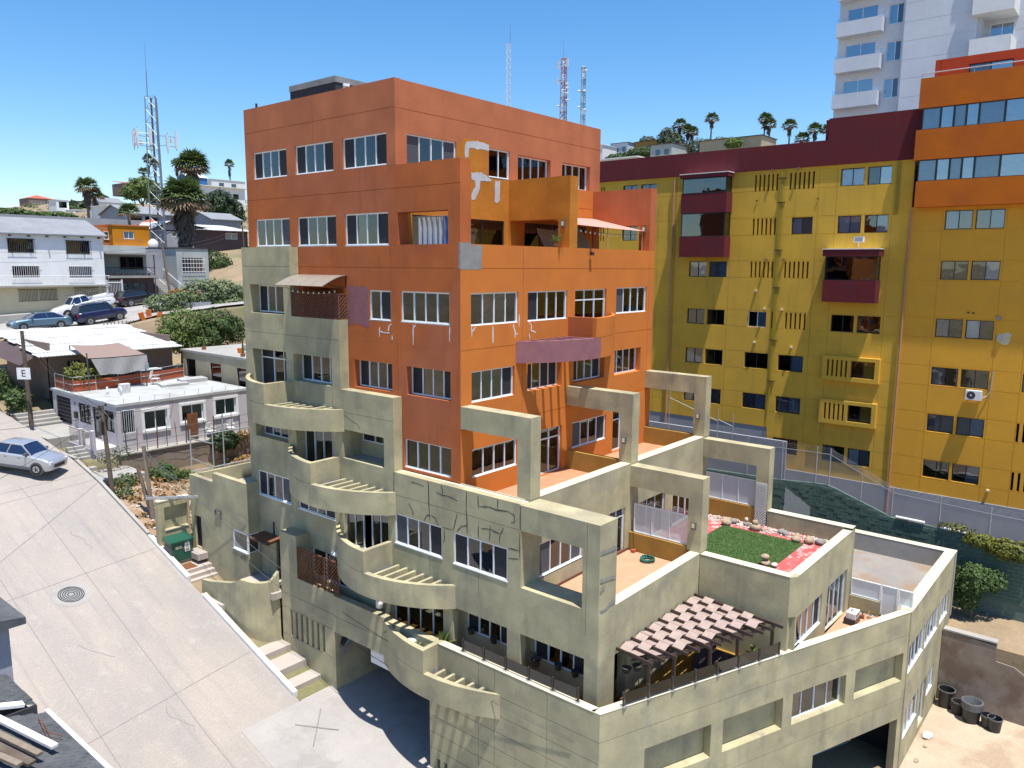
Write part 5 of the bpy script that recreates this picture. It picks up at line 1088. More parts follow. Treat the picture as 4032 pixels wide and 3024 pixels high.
WH_ = thing('cart_wheel', (1.75, 31.6, -8.2), 'white old wheel standing on the corner house roof beside the statue', 'wheel'); k = MB()
for q in range(20): a, b_ = 2 * math.pi * q / 20, 2 * math.pi * (q + 1) / 20; k.tube((1.75, 31.6 + .25 * math.cos(a), -7.93 + .25 * math.sin(a)), (1.75, 31.6 + .25 * math.cos(b_), -7.93 + .25 * math.sin(b_)), .05, 6)
k.build('tyre', 'plastic_white', WH_); [MB().tube((1.75, 31.6, -7.93), (1.75, 31.6 + .24 * math.cos(a), -7.93 + .24 * math.sin(a)), .02, 5).build('spoke', 'plastic_white', WH_) for a in (0, 2.1, 4.2)]
SU = thing('roof_statue', (.9, 31.4, -8.2), 'small white statue on a plinth at the edge of the corner house roof', 'statue'); MB().lathe([(0, 0), (.14, 0), (.1, .08), (.07, .2), (.12, .3), (.1, .42), (.05, .5), (.08, .57), (0, .66)], (.9, 31.4, -8.2), 10).build('figure', 'plastic_white', SU, smooth=True)
for q, (x, y, l) in enumerate(((5.9, 33.0, 'flat grey sheet lying on the corner house roof'), (7.6, 33.6, 'raised grey hatch cover on the corner house roof'))): o = thing('roof_hatch', (x, y, -8.2), l, 'hatch'); k = MB(); k.prism([(x - 1, y - .5), (x + .9, y - .6), (x + 1.1, y + .6), (x - .7, y + .7)], -8.19, lambda a, b_: -8.05 + .1 * q); k.build('cover', 'roof_paint', o)
tag(MB().lathe([(0, 0), (.28, 0), (.34, .05), (.36, .75), (.3, .75), (.28, .1), (0, .1)], (5.2, 36.6, -8.2), 14).build('blue_drum', 'plastic_blue'), 'light blue plastic drum on the table under the terrace tarp', 'drum') if False else None
TB = thing('terrace_table', (6.2, 37.0, -8.2), 'table with a light blue crate on the roof terrace', 'table'); MB().box(5.4, 7.0, 36.6, 37.4, -7.5, -7.44).build('table_top', 'plastic_white', TB); [MB().tube((x, y, -8.2), (x, y, -7.5), .03, 5).build('leg', 'steel_dark', TB) for x in (5.5, 6.9) for y in (36.7, 37.3)]
tag(MB().box(5.6, 6.1, 36.75, 37.2, -7.439, -7.0).build('blue_crate', 'plastic_blue'), 'light blue plastic crate on the terrace table', 'crate')
# --- shed with the pale corrugated roof
SH = thing('corrugated_shed', (4.5, 42, -8.3), 'old house with a wide pale corrugated sheet roof', 'house')
wall(Fr('Y', 39.0), .3, 9.0, -9.2, -6.2, .2, 'stone_brown', SH, [(1.5, 2.4, -8.3, -6.6), (4.5, 6.0, -8, -6.8)]); window(Fr('Y', 39), 4.5, 6, -8, -6.8, .05, 'cc', SH, frame='dark_frame', sill=False); window(Fr('Y', 39), 1.5, 2.4, -8.3, -6.6, .05, 's', SH, frame='dark_frame', sill=False, name='door')
MB().box(1, 8.8, 39.6, 46.5, -9, -6.1).build('room_fill', 'room_dark', SH); wall(Fr('X', .3), 39.003, 47, -9.2, -5.3, .2, 'stone_brown', SH); wall(Fr('X', 8.8), 39.2, 46.8, -9.2, -5.3, .19, 'stone_brown', SH)
def corr(x0, x1, ya, za, yb, zb, mat, par, n, wave=.03, name='roof_sheet', ov=.25):
    L = yb - ya
    for q in range(n):   # sheets lie across the slope, each lapping the one below
        y0, y1 = ya + L * q / n - (ov * .3 if q else 0), ya + L * (q + 1) / n; z0 = za + (zb - za) * (y0 - ya) / L + .018 * (q % 2) + .03; z1 = za + (zb - za) * (y1 - ya) / L + .018 * (q % 2)
        k = MB(); xs = [x0 + (x1 - x0) * i / 80 + rg.uniform(-.0, .0) for i in range(81)]; dx = rg.uniform(-.25, .25)
        for i in range(80):
            w0, w1 = (wave if i % 2 else 0), (wave if (i + 1) % 2 else 0); k.quad((xs[i] + dx, y0, z0 + w0), (xs[i + 1] + dx, y0, z0 + w1), (xs[i + 1] + dx, y1, z1 + w1), (xs[i] + dx, y1, z1 + w0))
        k.quad((x0 + dx, y0, z0), (x1 + dx, y0, z0), (x1 + dx, y0, z0 - .03), (x0 + dx, y0, z0 - .03)); k.build(name, mat, par)
corr(-.6, 9.3, 37.3, -6.05, 47.6, -4.95, 'roof_sheet', SH, 8)
k = MB(); k.quad((-1.6, 38.5, -6.6), (-.5, 38.3, -6.0), (-.2, 45, -5.3), (-1.6, 45, -6.2)); k.build('lean_roof', 'brown_house', SH)
BW = thing('grey_block_wall', (-6, 48.5, -9), 'grey concrete block wall under the upper street at the left edge', 'wall'); wall(Fr('Y', 48.6), -20, .2, -10, -5.2, .25, 'grey_wall', BW, gz=[-9.6 + .4 * q for q in range(11)], gu=[-19 + 1.2 * q for q in range(16)], gw=.03)
for q in range(14): MB().tube((-8 + q * .6, 48.7, -5.2), (-8 + q * .6, 48.7, -4.5), .015, 4).build('fence_bar', 'steel_dark', BW)
struct(MB().prism([(-14, 41), (-3, 41), (-3, 48.5), (-14, 48.5)], -10.2, -9.35).build('red_path', 'red_floor'))
# --- tan house behind the roof terrace
HT = house('tan_house', 'tan plastered house with three square dark windows right of the roof terrace', 9.4, 15, 28.9, 38.4, -11, -6.5, 'tan_house', wx=[(36.3, 37.7, -8.35, -7.0, 'c', 'dark_frame'), (32.7, 34.2, -8.35, -7.05, 'c', 'dark_frame'), (29.4, 30.6, -8.5, -7.1, 'c', 'dark_frame')], rmat='concrete', over=.05)
for (x, y, l, hgt) in ((10.3, 36.6, 'tall cactus in a clay pot on the tan house roof', 1.3), (9.8, 30.4, 'small cactus in a pot at the edge of the pink roof', 1.0)):
    c = thing('potted_cactus', (x, y, -6.33), l, 'plant'); MB().lathe([(0, 0), (.14, 0), (.19, .22), (.15, .22), (0, .2)], (x, y, -6.33), 10).build('pot', 'pot_clay', c); MB().tube((x, y, -6.15), (x + .02, y, -6.15 + hgt), .07, 7, .05).build('stem', 'leaf_green', c); MB().tube((x + .1, y + .1, -6.15), (x + .12, y + .1, -6.2 + hgt * .7), .06, 7, .04).build('stem', 'leaf_green', c)
DB = thing('roof_debris', (11.5, 33.5, -6.33), 'heap of white chair frames and boards on the tan house roof', 'debris')
for q in range(16): a = Vector((11.0 + rg.uniform(-.6, 2.2), 32.2 + rg.uniform(-1.5, 1.2), -6.3 + rg.uniform(0, .5))); MB().bar(a, a + Vector((rg.uniform(-.6, .6), rg.uniform(-.5, .5), rg.uniform(.1, .7))), .05 + rg.random() * .25, .03).build('board', rg.choice(['plastic_white', 'tarp_grey', 'roof_sheet']), DB)
tag(MB().lathe([(0, 0), (.15, 0), (.2, .35), (.17, .35), (0, .05)], (10.9, 32.6, -6.33), 12).build('orange_bucket', 'plastic_orange'), 'orange plastic bucket among the debris on the tan house roof', 'bucket')
tag(MB().tube((12.6, 31.5, -6.33), (12.7, 31.5, -4.9), .16, 12).build('vent_pipe', 'pipe_white'), 'thick white vent pipe standing on the tan house roof', 'pipe')
# --- upper street houses
WHs = house('white_house', 'long white three storey house with barred windows on the upper street', 1, 15.3, 64.8, 74, -5.2, 2.75, 'white_paint', wy=[(6.7, 8.9, 1.0, 2.38, 'cc', 'dark_frame'), (11.8, 14.0, .95, 2.33, 'cc', 'dark_frame'), (6.9, 9.2, -1.3, -.22, 'cc', 'dark_frame'), (11.9, 14.05, -1.35, -.25, 'BB', 'dark_frame'), (7.3, 8.8, -3.5, -2.45, 'cc', 'dark_frame'), (9.1, 10.5, -3.45, -2.45, 'cc', 'dark_frame'), (10.8, 11.6, -4.4, -2.5, 'S', 'iron_white', 'd'), (12.3, 14.4, -3.4, -2.4, 'cc', 'dark_frame'), (5.4, 5.9, -4.4, -2.6, 'S', 'iron_white', 'd')], roof='gable', rmat='shingle_roof', rise=1.7, over=.35)
FW = Fr('Y', 64.8)
for (a, b, c, d, mt) in ((6.7, 8.9, 1.0, 2.38, 'steel_dark'), (11.8, 14.0, .95, 2.33, 'steel_dark'), (6.9, 9.2, -1.45, -.1, 'iron_white'), (11.9, 14.05, -1.5, -.12, 'iron_white'), (7.3, 8.8, -3.6, -2.4, 'iron_black'), (9.1, 10.5, -3.55, -2.4, 'iron_black'), (12.3, 14.4, -3.5, -2.3, 'iron_black')): bars(WHs, FW, a - .05, b + .05, c, d, 14, mt, ext=.1, r=.018)
MB().box(1, 15.5, 63.9, 64.79, -2.2, -2.05).build('balcony_slab', 'concrete', WHs); MB().box(1, 15.28, 64.785, 64.799, -5.2, -2.21).build('plinth_paint', 'cream_house', WHs)
k = MB(); [k.tube((1 + q * .25, 63.95, -2.05), (1 + q * .25, 63.95, -1.15), .012, 4) for q in range(58)]; k.tube((1, 63.95, -1.15), (15.4, 63.95, -1.15), .025, 5); k.build('balcony_railing', 'iron_white', WHs)
for q in range(9): MB().box(2 + q * 1.6, 2.12 + q * 1.6, 64.3, 64.8, 2.55, 2.7).build('rafter_end', 'brown_house', WHs)
HP = thing('porch_house', (18.5, 67, -3.2), 'dark green-grey house with a deep planted balcony right of the white house', 'house')
MB().box(15.6, 21.2, 66.0, 72, -1.45, -1.2).build('balcony_slab', 'concrete', HP); MB().box(15.5, 21.4, 65.6, 73, 1.04, 1.2).build('porch_roof', 'concrete', HP); MB().box(15.6, 21.3, 68.3, 74, -4.2, 2.0).build('wall', 'sage_house', HP); wall(Fr('Y', 66.6), 15.6, 21.2, -4.2, -1.46, .2, 'brown_house', HP, [(17.6, 20.4, -3.2, -1.9)])
window(Fr('Y', 68.2), 18.4, 20.9, -.5, .8, 0, 'ccc', HP, frame='dark_frame'); window(Fr('Y', 66.6), 17.6, 20.4, -3.2, -1.9, .05, 'kkkk', HP, frame='dark_frame'); MB().box(15.7, 21.3, 68.29, 68.299, 1.2, 1.99).build('fascia', 'sage_house', HP)
k = MB(); [k.tube((15.7 + q * .2, 66.05, -1.2), (15.7 + q * .2, 66.05, -.35), .012, 4) for q in range(28)]; k.tube((15.6, 66.05, -.35), (21.2, 66.05, -.35), .03, 5); k.build('balcony_railing', 'iron_black', HP)
for x in (15.7, 21.1): MB().tube((x, 66.1, -4), (x, 66.1, 1.04), .06, 6).build('column', 'steel_dark', HP)
for q in range(8): MB().lathe([(0, 0), (.12, 0), (.17, .25), (.13, .25), (0, .2)], (16.4 + q * .6, 66.4, -1.2), 8).build('flower_pot', 'pot_clay', HP)
GT = thing('white_gate', (16.4, 65.2, -3.9), 'white iron bar gate between the white house and the porch house', 'gate'); k = MB(); [k.tube((15.6 + q * .16, 65.3, -3.9), (15.6 + q * .16, 65.3, -1.7), .025, 4) for q in range(10)]; k.tube((15.6, 65.3, -1.9), (17.1, 65.3, -1.9), .04, 5); k.tube((15.6, 65.3, -3.6), (17.1, 65.3, -3.6), .04, 5); k.build('bars', 'iron_white', GT); [MB().box(x - .07, x + .07, 65.23, 65.37, -4, -1.6).build('post', 'iron_white', GT) for x in (15.6, 17.15)]
HS = house('sage_house', 'pale sage flat-roofed house with one big grilled window on the upper street', 23.6, 27.4, 66, 73, -3.5, 1.75, 'sage_house', wy=[(24.2, 26.7, -.85, .76, 'ccc', 'dark_frame')], rmat='grey_dark', over=.08)
bars(HS, Fr('Y', 66), 24.1, 26.8, -1.0, .8, 9, 'iron_white', d=-.25, hz=4, r=.02); MB().box(21.3, 23.6, 69, 73, -3.6, 1.7).build('side_wing', 'lavender_house', HS)
for q in range(8): MB().box(21.6, 23.4, 64.8 + q * .5, 65.3 + q * .5, -3.4, -3.2 + q * .22).build('stair_step', 'concrete', HS)
for x in (21.6, 23.4): MB().tube((x, 64.8, -2.2), (x, 68.8, -.5), .035, 5).build('hand_rail', 'iron_white', HS)
WT = thing('water_tank', (24.2, 72.5, 1.9), 'cream plastic water tank on the flat roof by the tangerine house', 'tank'); MB().lathe([(0, 0), (.55, 0), (.58, .1), (.56, .7), (.3, .92), (.2, .98), (0, .98)], (24.2, 72.5, 1.9), 16).build('tank_body', 'tank_cream', WT, smooth=True); MB().lathe([(0, 0), (.2, 0), (.2, .08), (0, .1)], (24.2, 72.5, 2.87), 10).build('tank_lid', 'tank_cream', WT)
HO = house('tangerine_house', 'bright tangerine two-tone house with white windows behind the porch house', 21.6, 26.0, 77, 84, 1.2, 4.5, 'tangerine_house', wy=[(22.9, 24.1, 3.0, 3.87, 'ww')], rmat='salmon_house', over=.1)
MB().box(20.2, 21.6, 78, 84, 1.2, 4.35).build('side_wing', 'salmon_house', HO); window(Fr('Y', 77.98), 21.0, 21.55, 2.9, 3.8, -.02, 'B', HO); k = MB(); [k.tube((21.9 + q * .2, 76.6, 2.1), (21.9 + q * .2, 76.6, 2.9), .012, 4) for q in range(16)]; k.tube((21.8, 76.6, 2.9), (25.2, 76.6, 2.9), .02, 4); k.build('balcony_railing', 'steel_dark', HO); MB().box(21.6, 26, 76.2, 77, 1.9, 2.1).build('balcony_slab', 'white_paint', HO)
HL = house('lavender_house', 'lavender grey gabled house with a mint green wall patch', 29.2, 35.4, 84, 92, .5, 4.55, 'lavender_house', wy=[(32.4, 33.0, 3.7, 4.3, 'c', 'iron_white')], roof='none')
k = MB(); k.quad((28.8, 83.7, 4.35), (32.2, 83.7, 5.75), (32.2, 92, 5.75), (28.8, 92, 4.35)); k.quad((32.2, 83.7, 5.75), (37.6, 83.7, 5.0), (37.6, 92, 5.0), (32.2, 92, 5.75)); k.build('roof', 'roof_sheet', HL); k = MB(); k.quad((29.2, 84.0, 4.4), (35.4, 84.0, 4.4), (35.4, 84.0, 5.25), (32.2, 84.0, 5.65)); k.build('gable_wall', 'lavender_house', HL)
k = MB(); k.quad((28.75, 83.68, 4.35), (32.2, 83.68, 5.75), (32.2, 83.68, 5.5), (28.75, 83.68, 4.1)); k.quad((32.2, 83.68, 5.75), (36, 83.68, 5.2), (36, 83.68, 4.98), (32.2, 83.68, 5.5)); k.build('verge_board', 'grey_dark', HL); patch(Fr('Y', 84), [(33.5, 2.3), (35.35, 2.3), (35.35, 4.5), (33.5, 4.5)], 'mint', HL, 'paint_patch', d=-.01, rag=.01); window(Fr('Y', 83.97), 34.85, 35.2, 3.6, 4.4, 0, 'c', HL)
HB = house('brown_house', 'dark brown house under a long white corrugated roof left of the main building', 35.6, 44, 84.5, 92, .5, 4.75, 'brown_house', wy=[(40.5, 42.4, 3.6, 4.45, 'kk')], roof='none'); corr(35.6, 44.5, 83.7, 4.75, 92, 5.8, 'roof_sheet', HB, 2, .04)
HM = house('long_grey_house', 'low house with a dark shingle roof behind the white house', 2, 13.5, 75.5, 84, 1, 4.1, 'stone_brown', roof='shed', rmat='shingle_roof', rise=1.1, over=.3)
HR = house('maroon_roof_house', 'small house with a maroon tiled roof left of the tangerine house', 15.5, 20.2, 84, 92, 1, 4.2, 'lavender_house', roof='shed', rmat='stone_brown', rise=1.2)
tag(MB().box(20, 48, 119.4, 120, 4, 7.5).build('long_garden_wall', 'grey_wall'), 'long plain grey garden wall across the hillside behind the tangerine house', 'wall')
HX = house('red_tile_house', 'small white house with a red tiled hip roof at the foot of the antenna tower', 35.8, 39.6, 98, 104, 3, 5.5, 'white_paint', roof='hip', rmat='roof_tile_red', rise=1.3)
house('car_port_house', 'grey hillside house with a low dark roof and open carport behind the tower', 42.6, 51, 120, 130, 4, 8.6, 'grey_wall', wy=[(43.2, 45.4, 7.0, 8.3, 'c', 'dark_frame'), (46, 48.5, 7.0, 8.3, 'c', 'dark_frame')], roof='gable', rmat='shingle_roof', rise=1.6)
house('peach_house', 'pale peach and white house on the slope left of the tower', 67, 74.5, 184, 193, 8, 14.2, 'white_paint', wy=[(67.6, 69, 12.6, 13.6, 'c'), (71.5, 72.8, 12.6, 13.6, 'c')], rmat='white_paint')
house('gabled_white_house', 'white two storey house with a grey roof and balcony on the left slope', 110, 119, 290, 302, 15, 22.6, 'white_paint', wy=[(111, 113, 20.4, 21.8, 'cc'), (114, 115.6, 20.3, 21.8, 'cc'), (117, 118.4, 20.4, 21.6, 'cc'), (110.8, 113, 16.5, 18.5, 'cc'), (114, 117, 16.5, 18.5, 'cc')], roof='gable', rmat='shingle_roof', rise=2.2)
house('tiled_mansion', 'big brown mansion with salmon tiled hip roof on the far left skyline', 192, 209, 600, 618, 36, 45, 'stone_brown', wy=[(194, 196, 41.5, 43.5, 'c'), (198, 200, 41.5, 43.5, 'c'), (202, 204, 41.5, 43.5, 'c'), (206, 208, 41.5, 43.5, 'c'), (194, 196, 37.5, 39.5, 'c'), (199, 201, 37.5, 39.5, 'c')], roof='hip', rmat='roof_tile_red', rise=3.0)
house('modern_white_house', 'modern white box house below the tiled mansion', 143, 149, 420, 430, 24, 32, 'white_paint', wy=[(144.2, 148, 28, 31.2, 'c', 'dark_frame')], rmat='white_paint'); house('white_carport', 'low white carport box beside the modern white house', 147.5, 154, 412, 420, 23, 27, 'white_paint', wy=[(149, 153.4, 23.5, 26.2, 's', 'white_frame')], rmat='white_paint')
house('brown_hill_house', 'brown hilltop house with a red roof under the tall palms', 195, 208, 460, 474, 40, 47, 'stone_brown', wy=[(196.5, 198.5, 43, 45.5, 'c'), (201.5, 203, 43, 45.5, 'c')], roof='shed', rmat='roof_tile_red', rise=2.0)
house('blue_gable_house', 'white gabled house with a bright blue wall on the hilltop right of the palms', 150, 159, 300, 308, 30, 36.2, 'blue_wall', roof='gable', rmat='white_paint', rise=1.6)
house('white_flat_house', 'long low white flat-roofed house above the dark tree', 96, 112, 195, 206, 16, 22.2, 'white_paint', wy=[(104, 106, 19, 20.6, 'c'), (108, 110, 19, 20.6, 'c')], rmat='white_paint', over=.8)
house('white_stepped_house', 'white stepped house on the skyline next to the terracotta facade', 195, 214, 360, 372, 34, 43, 'white_paint', wy=[(199, 202, 39.5, 41.5, 'c'), (206, 209, 39.5, 41.5, 'c')], rmat='white_paint')
house('pale_small_house', 'small pale blue-grey house with a gable roof below the dark tree', 45, 50, 96, 103, 3, 6.9, 'grey_wall', wy=[(46, 46.6, 5.4, 6.2, 'c'), (47.3, 48.3, 5.3, 6.2, 'g')], roof='gable', rmat='shingle_roof', rise=1.2)
for (nm, x0, x1, y, z0, z1, mt, lb) in (('pink_billboard', 152, 155.5, 600, 36, 40.5, 'billboard_pink', 'pink advertising billboard at the far left edge'), ('cream_billboard', 157, 162.5, 598, 37, 40.2, 'billboard_cream', 'cream advertising billboard next to the pink one')):
    bb = thing(nm, ((x0 + x1) / 2, y, z0 - 8), lb, 'billboard'); MB().box(x0, x1, y, y + .4, z0, z1).build('panel', mt, bb); [MB().tube((x, y + .6, z0 - 9), (x, y + .6, z0 + 1), .25, 6).build('leg', 'steel_dark', bb) for x in (x0 + .8, x1 - .8)]
# houses on the right-hand hill
for (nm, lb, x, y0, y1, z0, z1, mt, nw) in (('white_cube_house', 'small white house at the left end of the right-hand hill', 240, 152, 160, 40, 46.4, 'white_paint', 2), ('pale_hill_house', 'pale grey house beside the white cube house on the hill', 255, 150, 158, 42, 49, 'white_wall', 2), ('ochre_hill_house', 'mustard house with a dark roof on the right-hand hill', 255, 137, 147, 43, 48.6, 'mustard_wall', 2), ('dark_roof_house', 'low house with a dark roof band in front of the mustard house', 240, 118, 127, 38, 43.9, 'tan_house', 2), ('sage_hill_house', 'sage green flat-roofed house on the hill above the maroon roofline', 210, 106, 114, 32, 39.2, 'sage_house', 2)):
    house(nm, lb, x, x + 10, y0, y1, z0, z1, mt, wx=[(y0 + 1 + q * 3.2, y0 + 2.6 + q * 3.2, z1 - 3.4, z1 - 1.6, 'c', 'dark_frame') for q in range(nw)], rmat='grey_dark' if 'white' not in nm else 'white_paint')
house('curved_roof_house', 'long house with a dark roof edge behind the satellite dish', 185, 195, 66, 84, 28, 34.6, 'tan_house', rmat='grey_dark'); house('white_shed', 'white box roof between the terracotta wall and the hill', 75, 84, 38, 47, 8, 14.9, 'white_paint', rmat='white_paint')
# ------------------------------------------------------------------ vegetation, towers, poles, wires
def leaves(m, ells, n, size, rg, out=.55):
    tot = sum(e[3] * e[4] * e[5] for e in ells)
    for e in ells:
        cl = [(rg.gauss(0, 1), rg.gauss(0, 1), rg.gauss(0, 1)) for _ in range(10)]
        for _ in range(int(n * e[3] * e[4] * e[5] / tot)):
            v = Vector((rg.gauss(0, 1), rg.gauss(0, 1), rg.gauss(0, 1))).normalized(); r = rg.random() ** (1 / 3); r = lerp(out, r, 1) * (1 + .16 * math.sin(v.x * 7 + e[0]) * math.cos(v.z * 6 + e[1]) + .12 * math.sin(v.y * 11 + e[2]))
            c = Vector((e[0] + v.x * e[3] * r, e[1] + v.y * e[4] * r, e[2] + v.z * e[5] * r))
            nn = (v + Vector((rg.uniform(-.8, .8), rg.uniform(-.8, .8), rg.uniform(-.3, 1.1)))).normalized(); t = nn.cross(Vector((rg.uniform(-1, 1), rg.uniform(-1, 1), rg.uniform(-1, 1)))).normalized(); b_ = nn.cross(t); s = size * rg.uniform(.6, 1.4)
            m.quad(c - t * s * .5, c + b_ * s * .28, c + t * s * .5, c - b_ * s * .28)
def tree(name, label, base, th, tr, ells, n, size, mat, cat='tree', seed=1, group=None, bark='bark', limbs=5):
    t = thing(name, base, label, cat, group); r = random.Random(seed); b0 = Vector(base)
    if th:
        k = MB(); k.tube(b0 - Vector((0, 0, .3)), b0 + Vector((.05 * th, 0, th)), tr, 8, tr * .6)
        top = b0 + Vector((.05 * th, 0, th))
        for q in range(limbs): e = ells[q % len(ells)]; k.tube(top - Vector((0, 0, th * .25 * r.random())), (e[0] + r.uniform(-.4, .4) * e[3], e[1] + r.uniform(-.4, .4) * e[4], e[2] + r.uniform(-.2, .5) * e[5]), tr * .45, 5, tr * .12)
        k.build('trunk', bark, t)
    m = MB(); leaves(m, ells, n, size, r); m.build('crown' if cat == 'tree' else 'foliage', mat, t); return t
def fan(m, c, d, L, W_, droop, nseg=9):
    d = d.normalized(); side = d.cross(Vector((0, 0, 1))); side = side.normalized() if side.length > .05 else Vector((1, 0, 0)); up = side.cross(d)
    c2 = c + d * L * .45
    for q in range(nseg):
        a = (q / (nseg - 1) - .5) * 2.3; dd = (d * math.cos(a) + side * math.sin(a)); tip = c2 + dd * L * .6 * (1 - .1 * abs(a)); tip.z -= droop * (.3 + abs(a) * .5); w = side * math.cos(a) - d * math.sin(a)
        mid = c2 + dd * L * .3 + up * .05 * L
        m.quad(c2, mid - w * W_, tip, mid + w * W_)
def palm(name, label, base, h, crown, nf, skirt, seed, tr=.22, group=None, ns=60, skl=1.0, cw=1.0):
    t = thing(name, base, label, 'palm tree', group); r = random.Random(seed)
    k = MB(); N = 10; top = Vector((0, 0, h)); lean = Vector((r.uniform(-.03, .03) * h, r.uniform(-.03, .03) * h, 0)); pr_ = Vector((0, 0, -.5))
    for q in range(N): a = Vector((0, 0, 0)) + lean * (q / N) ** 2 + Vector((0, 0, h * q / N)); b_ = lean * ((q + 1) / N) ** 2 + Vector((0, 0, h * (q + 1) / N)); k.tube(a, b_, tr * (1 - .35 * q / N), 8, tr * (1 - .35 * (q + 1) / N) * 1.06, False)
    k.build('trunk', 'palm_trunk', t, local=True); top = top + lean
    m = MB(); m2 = MB()
    for q in range(nf):
        a = q * 2.399 + r.uniform(-.2, .2); e = lerp(q / nf, 1.25, -.35) + r.uniform(-.12, .12)
        (fan)(m if q < nf * .8 else m2, top + Vector((0, 0, .2)), Vector((math.cos(a) * math.cos(e), math.sin(a) * math.cos(e), math.sin(e))), crown * r.uniform(.85, 1.1), crown * .055 * cw, crown * .22)
    m.build('crown', 'palm_green', t, local=True); m2.build('dry_fronds', 'palm_dead', t, local=True)
    if skirt:
        s = MB()
        for q in range(ns):
            a = q * 2.399; zz = -r.random() ** .8 * skirt; rad = tr * .8 + crown * (.42 - .28 * (-zz / skirt)) * r.uniform(.5, 1) * skl; c = top + Vector((math.cos(a) * tr * .6, math.sin(a) * tr * .6, zz + .3)); e = top + Vector((math.cos(a) * rad, math.sin(a) * rad, zz - crown * r.uniform(.3, .6)))
            w = Vector((-math.sin(a), math.cos(a), 0)) * crown * r.uniform(.05, .12); s.quad(c, (c + e) / 2 + w + Vector((0, 0, .1)), e, (c + e) / 2 - w)
        s.build('skirt', 'palm_skirt', t, local=True)
    return t
palm('fan_palm', 'big shaggy fan palm with a thick dead skirt behind the sage house', (28.6, 73, -2), 9.4, 3.3, 80, 4.6, 3, .36, ns=420, skl=1.3)
palm('fan_palm', 'broad fan palm with drooping brown fronds behind the shaggy palm', (49.8, 110, 4), 12.2, 3.3, 80, 3.2, 5, .4, ns=260, skl=1.2)
palm('fan_palm', 'twin left fan palm rising over the middle of the left skyline', (81.2, 230, 10), 12.0, 4.0, 50, 4.5, 7, .5, ns=110)
palm('fan_palm', 'thinner fan palm close to the right of the twin left palm', (84.5, 232, 10), 10.0, 3.2, 36, 4.5, 8, .5, ns=90)
palm('fan_palm', 'low green fan palm at the left foot of the shaggy palm', (30.5, 92, 1.5), 5.2, 1.8, 40, .0, 12, .3); palm('fan_palm', 'green fan palm half hidden by the left edge of the terracotta building', (49.5, 88, 1.5), 6.0, 2.4, 44, .0, 14, .3)
P0 = palm('tall_palm', 'short stout palm left of the brown hilltop house', (218, 480, 36), 20.5, 4.0, 26, 5.5, 21, .55, ns=50, cw=1.6)
for (x, z, l) in ((220.7, 64.3, 'tallest thin palm left of the antenna tower'), (224.5, 61.6, 'thin palm just right of the tallest one left of the antenna tower'), (239.5, 63.5, 'lone thin palm just right of the antenna tower'), (248, 59.4, 'short bushy palm on the ridge between tower and broad palm'), (277, 66.8, 'thick-trunked palm on the ridge left of the terracotta building')):
    copytree(P0, (x, 480, z - 20.5 - 4), l, rz=x % 6, scale=(1, 1, 1.2) if z > 60 else 1)
PR = palm('tall_palm', 'tallest slim palm standing alone on the right-hand hill', (260, 117, 33), 21.5, 3.1, 30, 2.5, 31, .38, ns=40, cw=1.5)
for (y, z, l) in ((129.5, 54, 'palm rising from the left of the three behind the grey-green tree'), (127.3, 51.5, 'middle palm of the three behind the grey-green tree'), (124, 50.5, 'right palm of the three beside the grey-green tree'), (96.7, 52.2, 'left palm of the close pair on the right-hand hill'), (93.9, 50.2, 'right palm of the close pair on the right-hand hill'), (87, 49.2, 'palm right behind the satellite dish'), (79, 46.8, 'taller of the two low palms right of the satellite dish'), (81.8, 44.2, 'shorter of the two low palms right of the satellite dish'), (74, 46.2, 'palm at the left edge of the white tower')):
    copytree(PR, (260, y, z - 21.5), l, rz=y % 6)
# broadleaf trees and shrubs
tree('dark_tree', 'dense dark round tree left of the terracotta building', (58.5, 116, 5), 2.5, .4, [(57.5, 115, 10.2, 3.0, 3, 3.2), (60.2, 116, 9.4, 2.3, 2.6, 2.6), (56.2, 115, 8.4, 1.8, 2, 2.0)], 9000, .42, 'leaf_dark')
tree('bright_tree', 'bright green rounded tree on the slope right of the antenna tower', (133, 305, 20), 4, .6, [(133, 303, 30.5, 6.5, 5, 4.2), (128, 303, 28.5, 4, 4, 3.2)], 5000, .9, 'leaf_lime')
tree('shrub_tree', 'yellow-green bushy tree beside the corrugated roof', (11.8, 43, -8.5), 2.0, .15, [(12.0, 43, -4.9, 1.9, 1.6, 1.4), (10.9, 42.6, -5.9, 1.4, 1.3, 1.2), (12.6, 43, -6.3, 1.6, 1.4, 1.0)], 7000, .2, 'leaf_lime', seed=4)
tree('shrub_tree', 'darker green bushy tree left of the beige facade edge', (15.4, 43.4, -8.5), 2.0, .15, [(15.3, 43.4, -5.0, 1.9, 1.6, 1.3), (16.6, 43.6, -5.6, 1.6, 1.4, 1.2), (14.2, 43.2, -6.0, 1.4, 1.4, 1.3)], 8000, .2, 'leaf_green', seed=6)
tree('ivy_hedge', 'pale green ivy mound covering a fence behind the bushy trees', (21.5, 54.5, -5), 0, 0, [(20.3, 54.5, -3.0, 2.2, 1.6, 1.6), (22.8, 55, -2.9, 2.3, 1.6, 1.3), (25, 55.5, -3.3, 2.0, 1.6, 1.1), (23, 54, -4.3, 3.4, 1.4, 1.0)], 8000, .3, 'leaf_ivy', cat='hedge', seed=8)
tree('creeper', 'sprawling creeper with pale leaves above the orange crates', (15.8, 53.2, -4.5), 0, 0, [(15.4, 53.2, -3.6, 1.7, .8, .9), (17.4, 53.6, -3.4, 1.6, .8, .9)], 2500, .26, 'leaf_ivy', cat='plant', seed=9)
tree('red_flower_shrub', 'orange-red flowering shrub in front of the red parked car', (18.2, 55.0, -4.5), 0, 0, [(18.3, 55.2, -2.7, 1.2, .7, .35)], 900, .25, 'leaf_orange', cat='plant', seed=19)
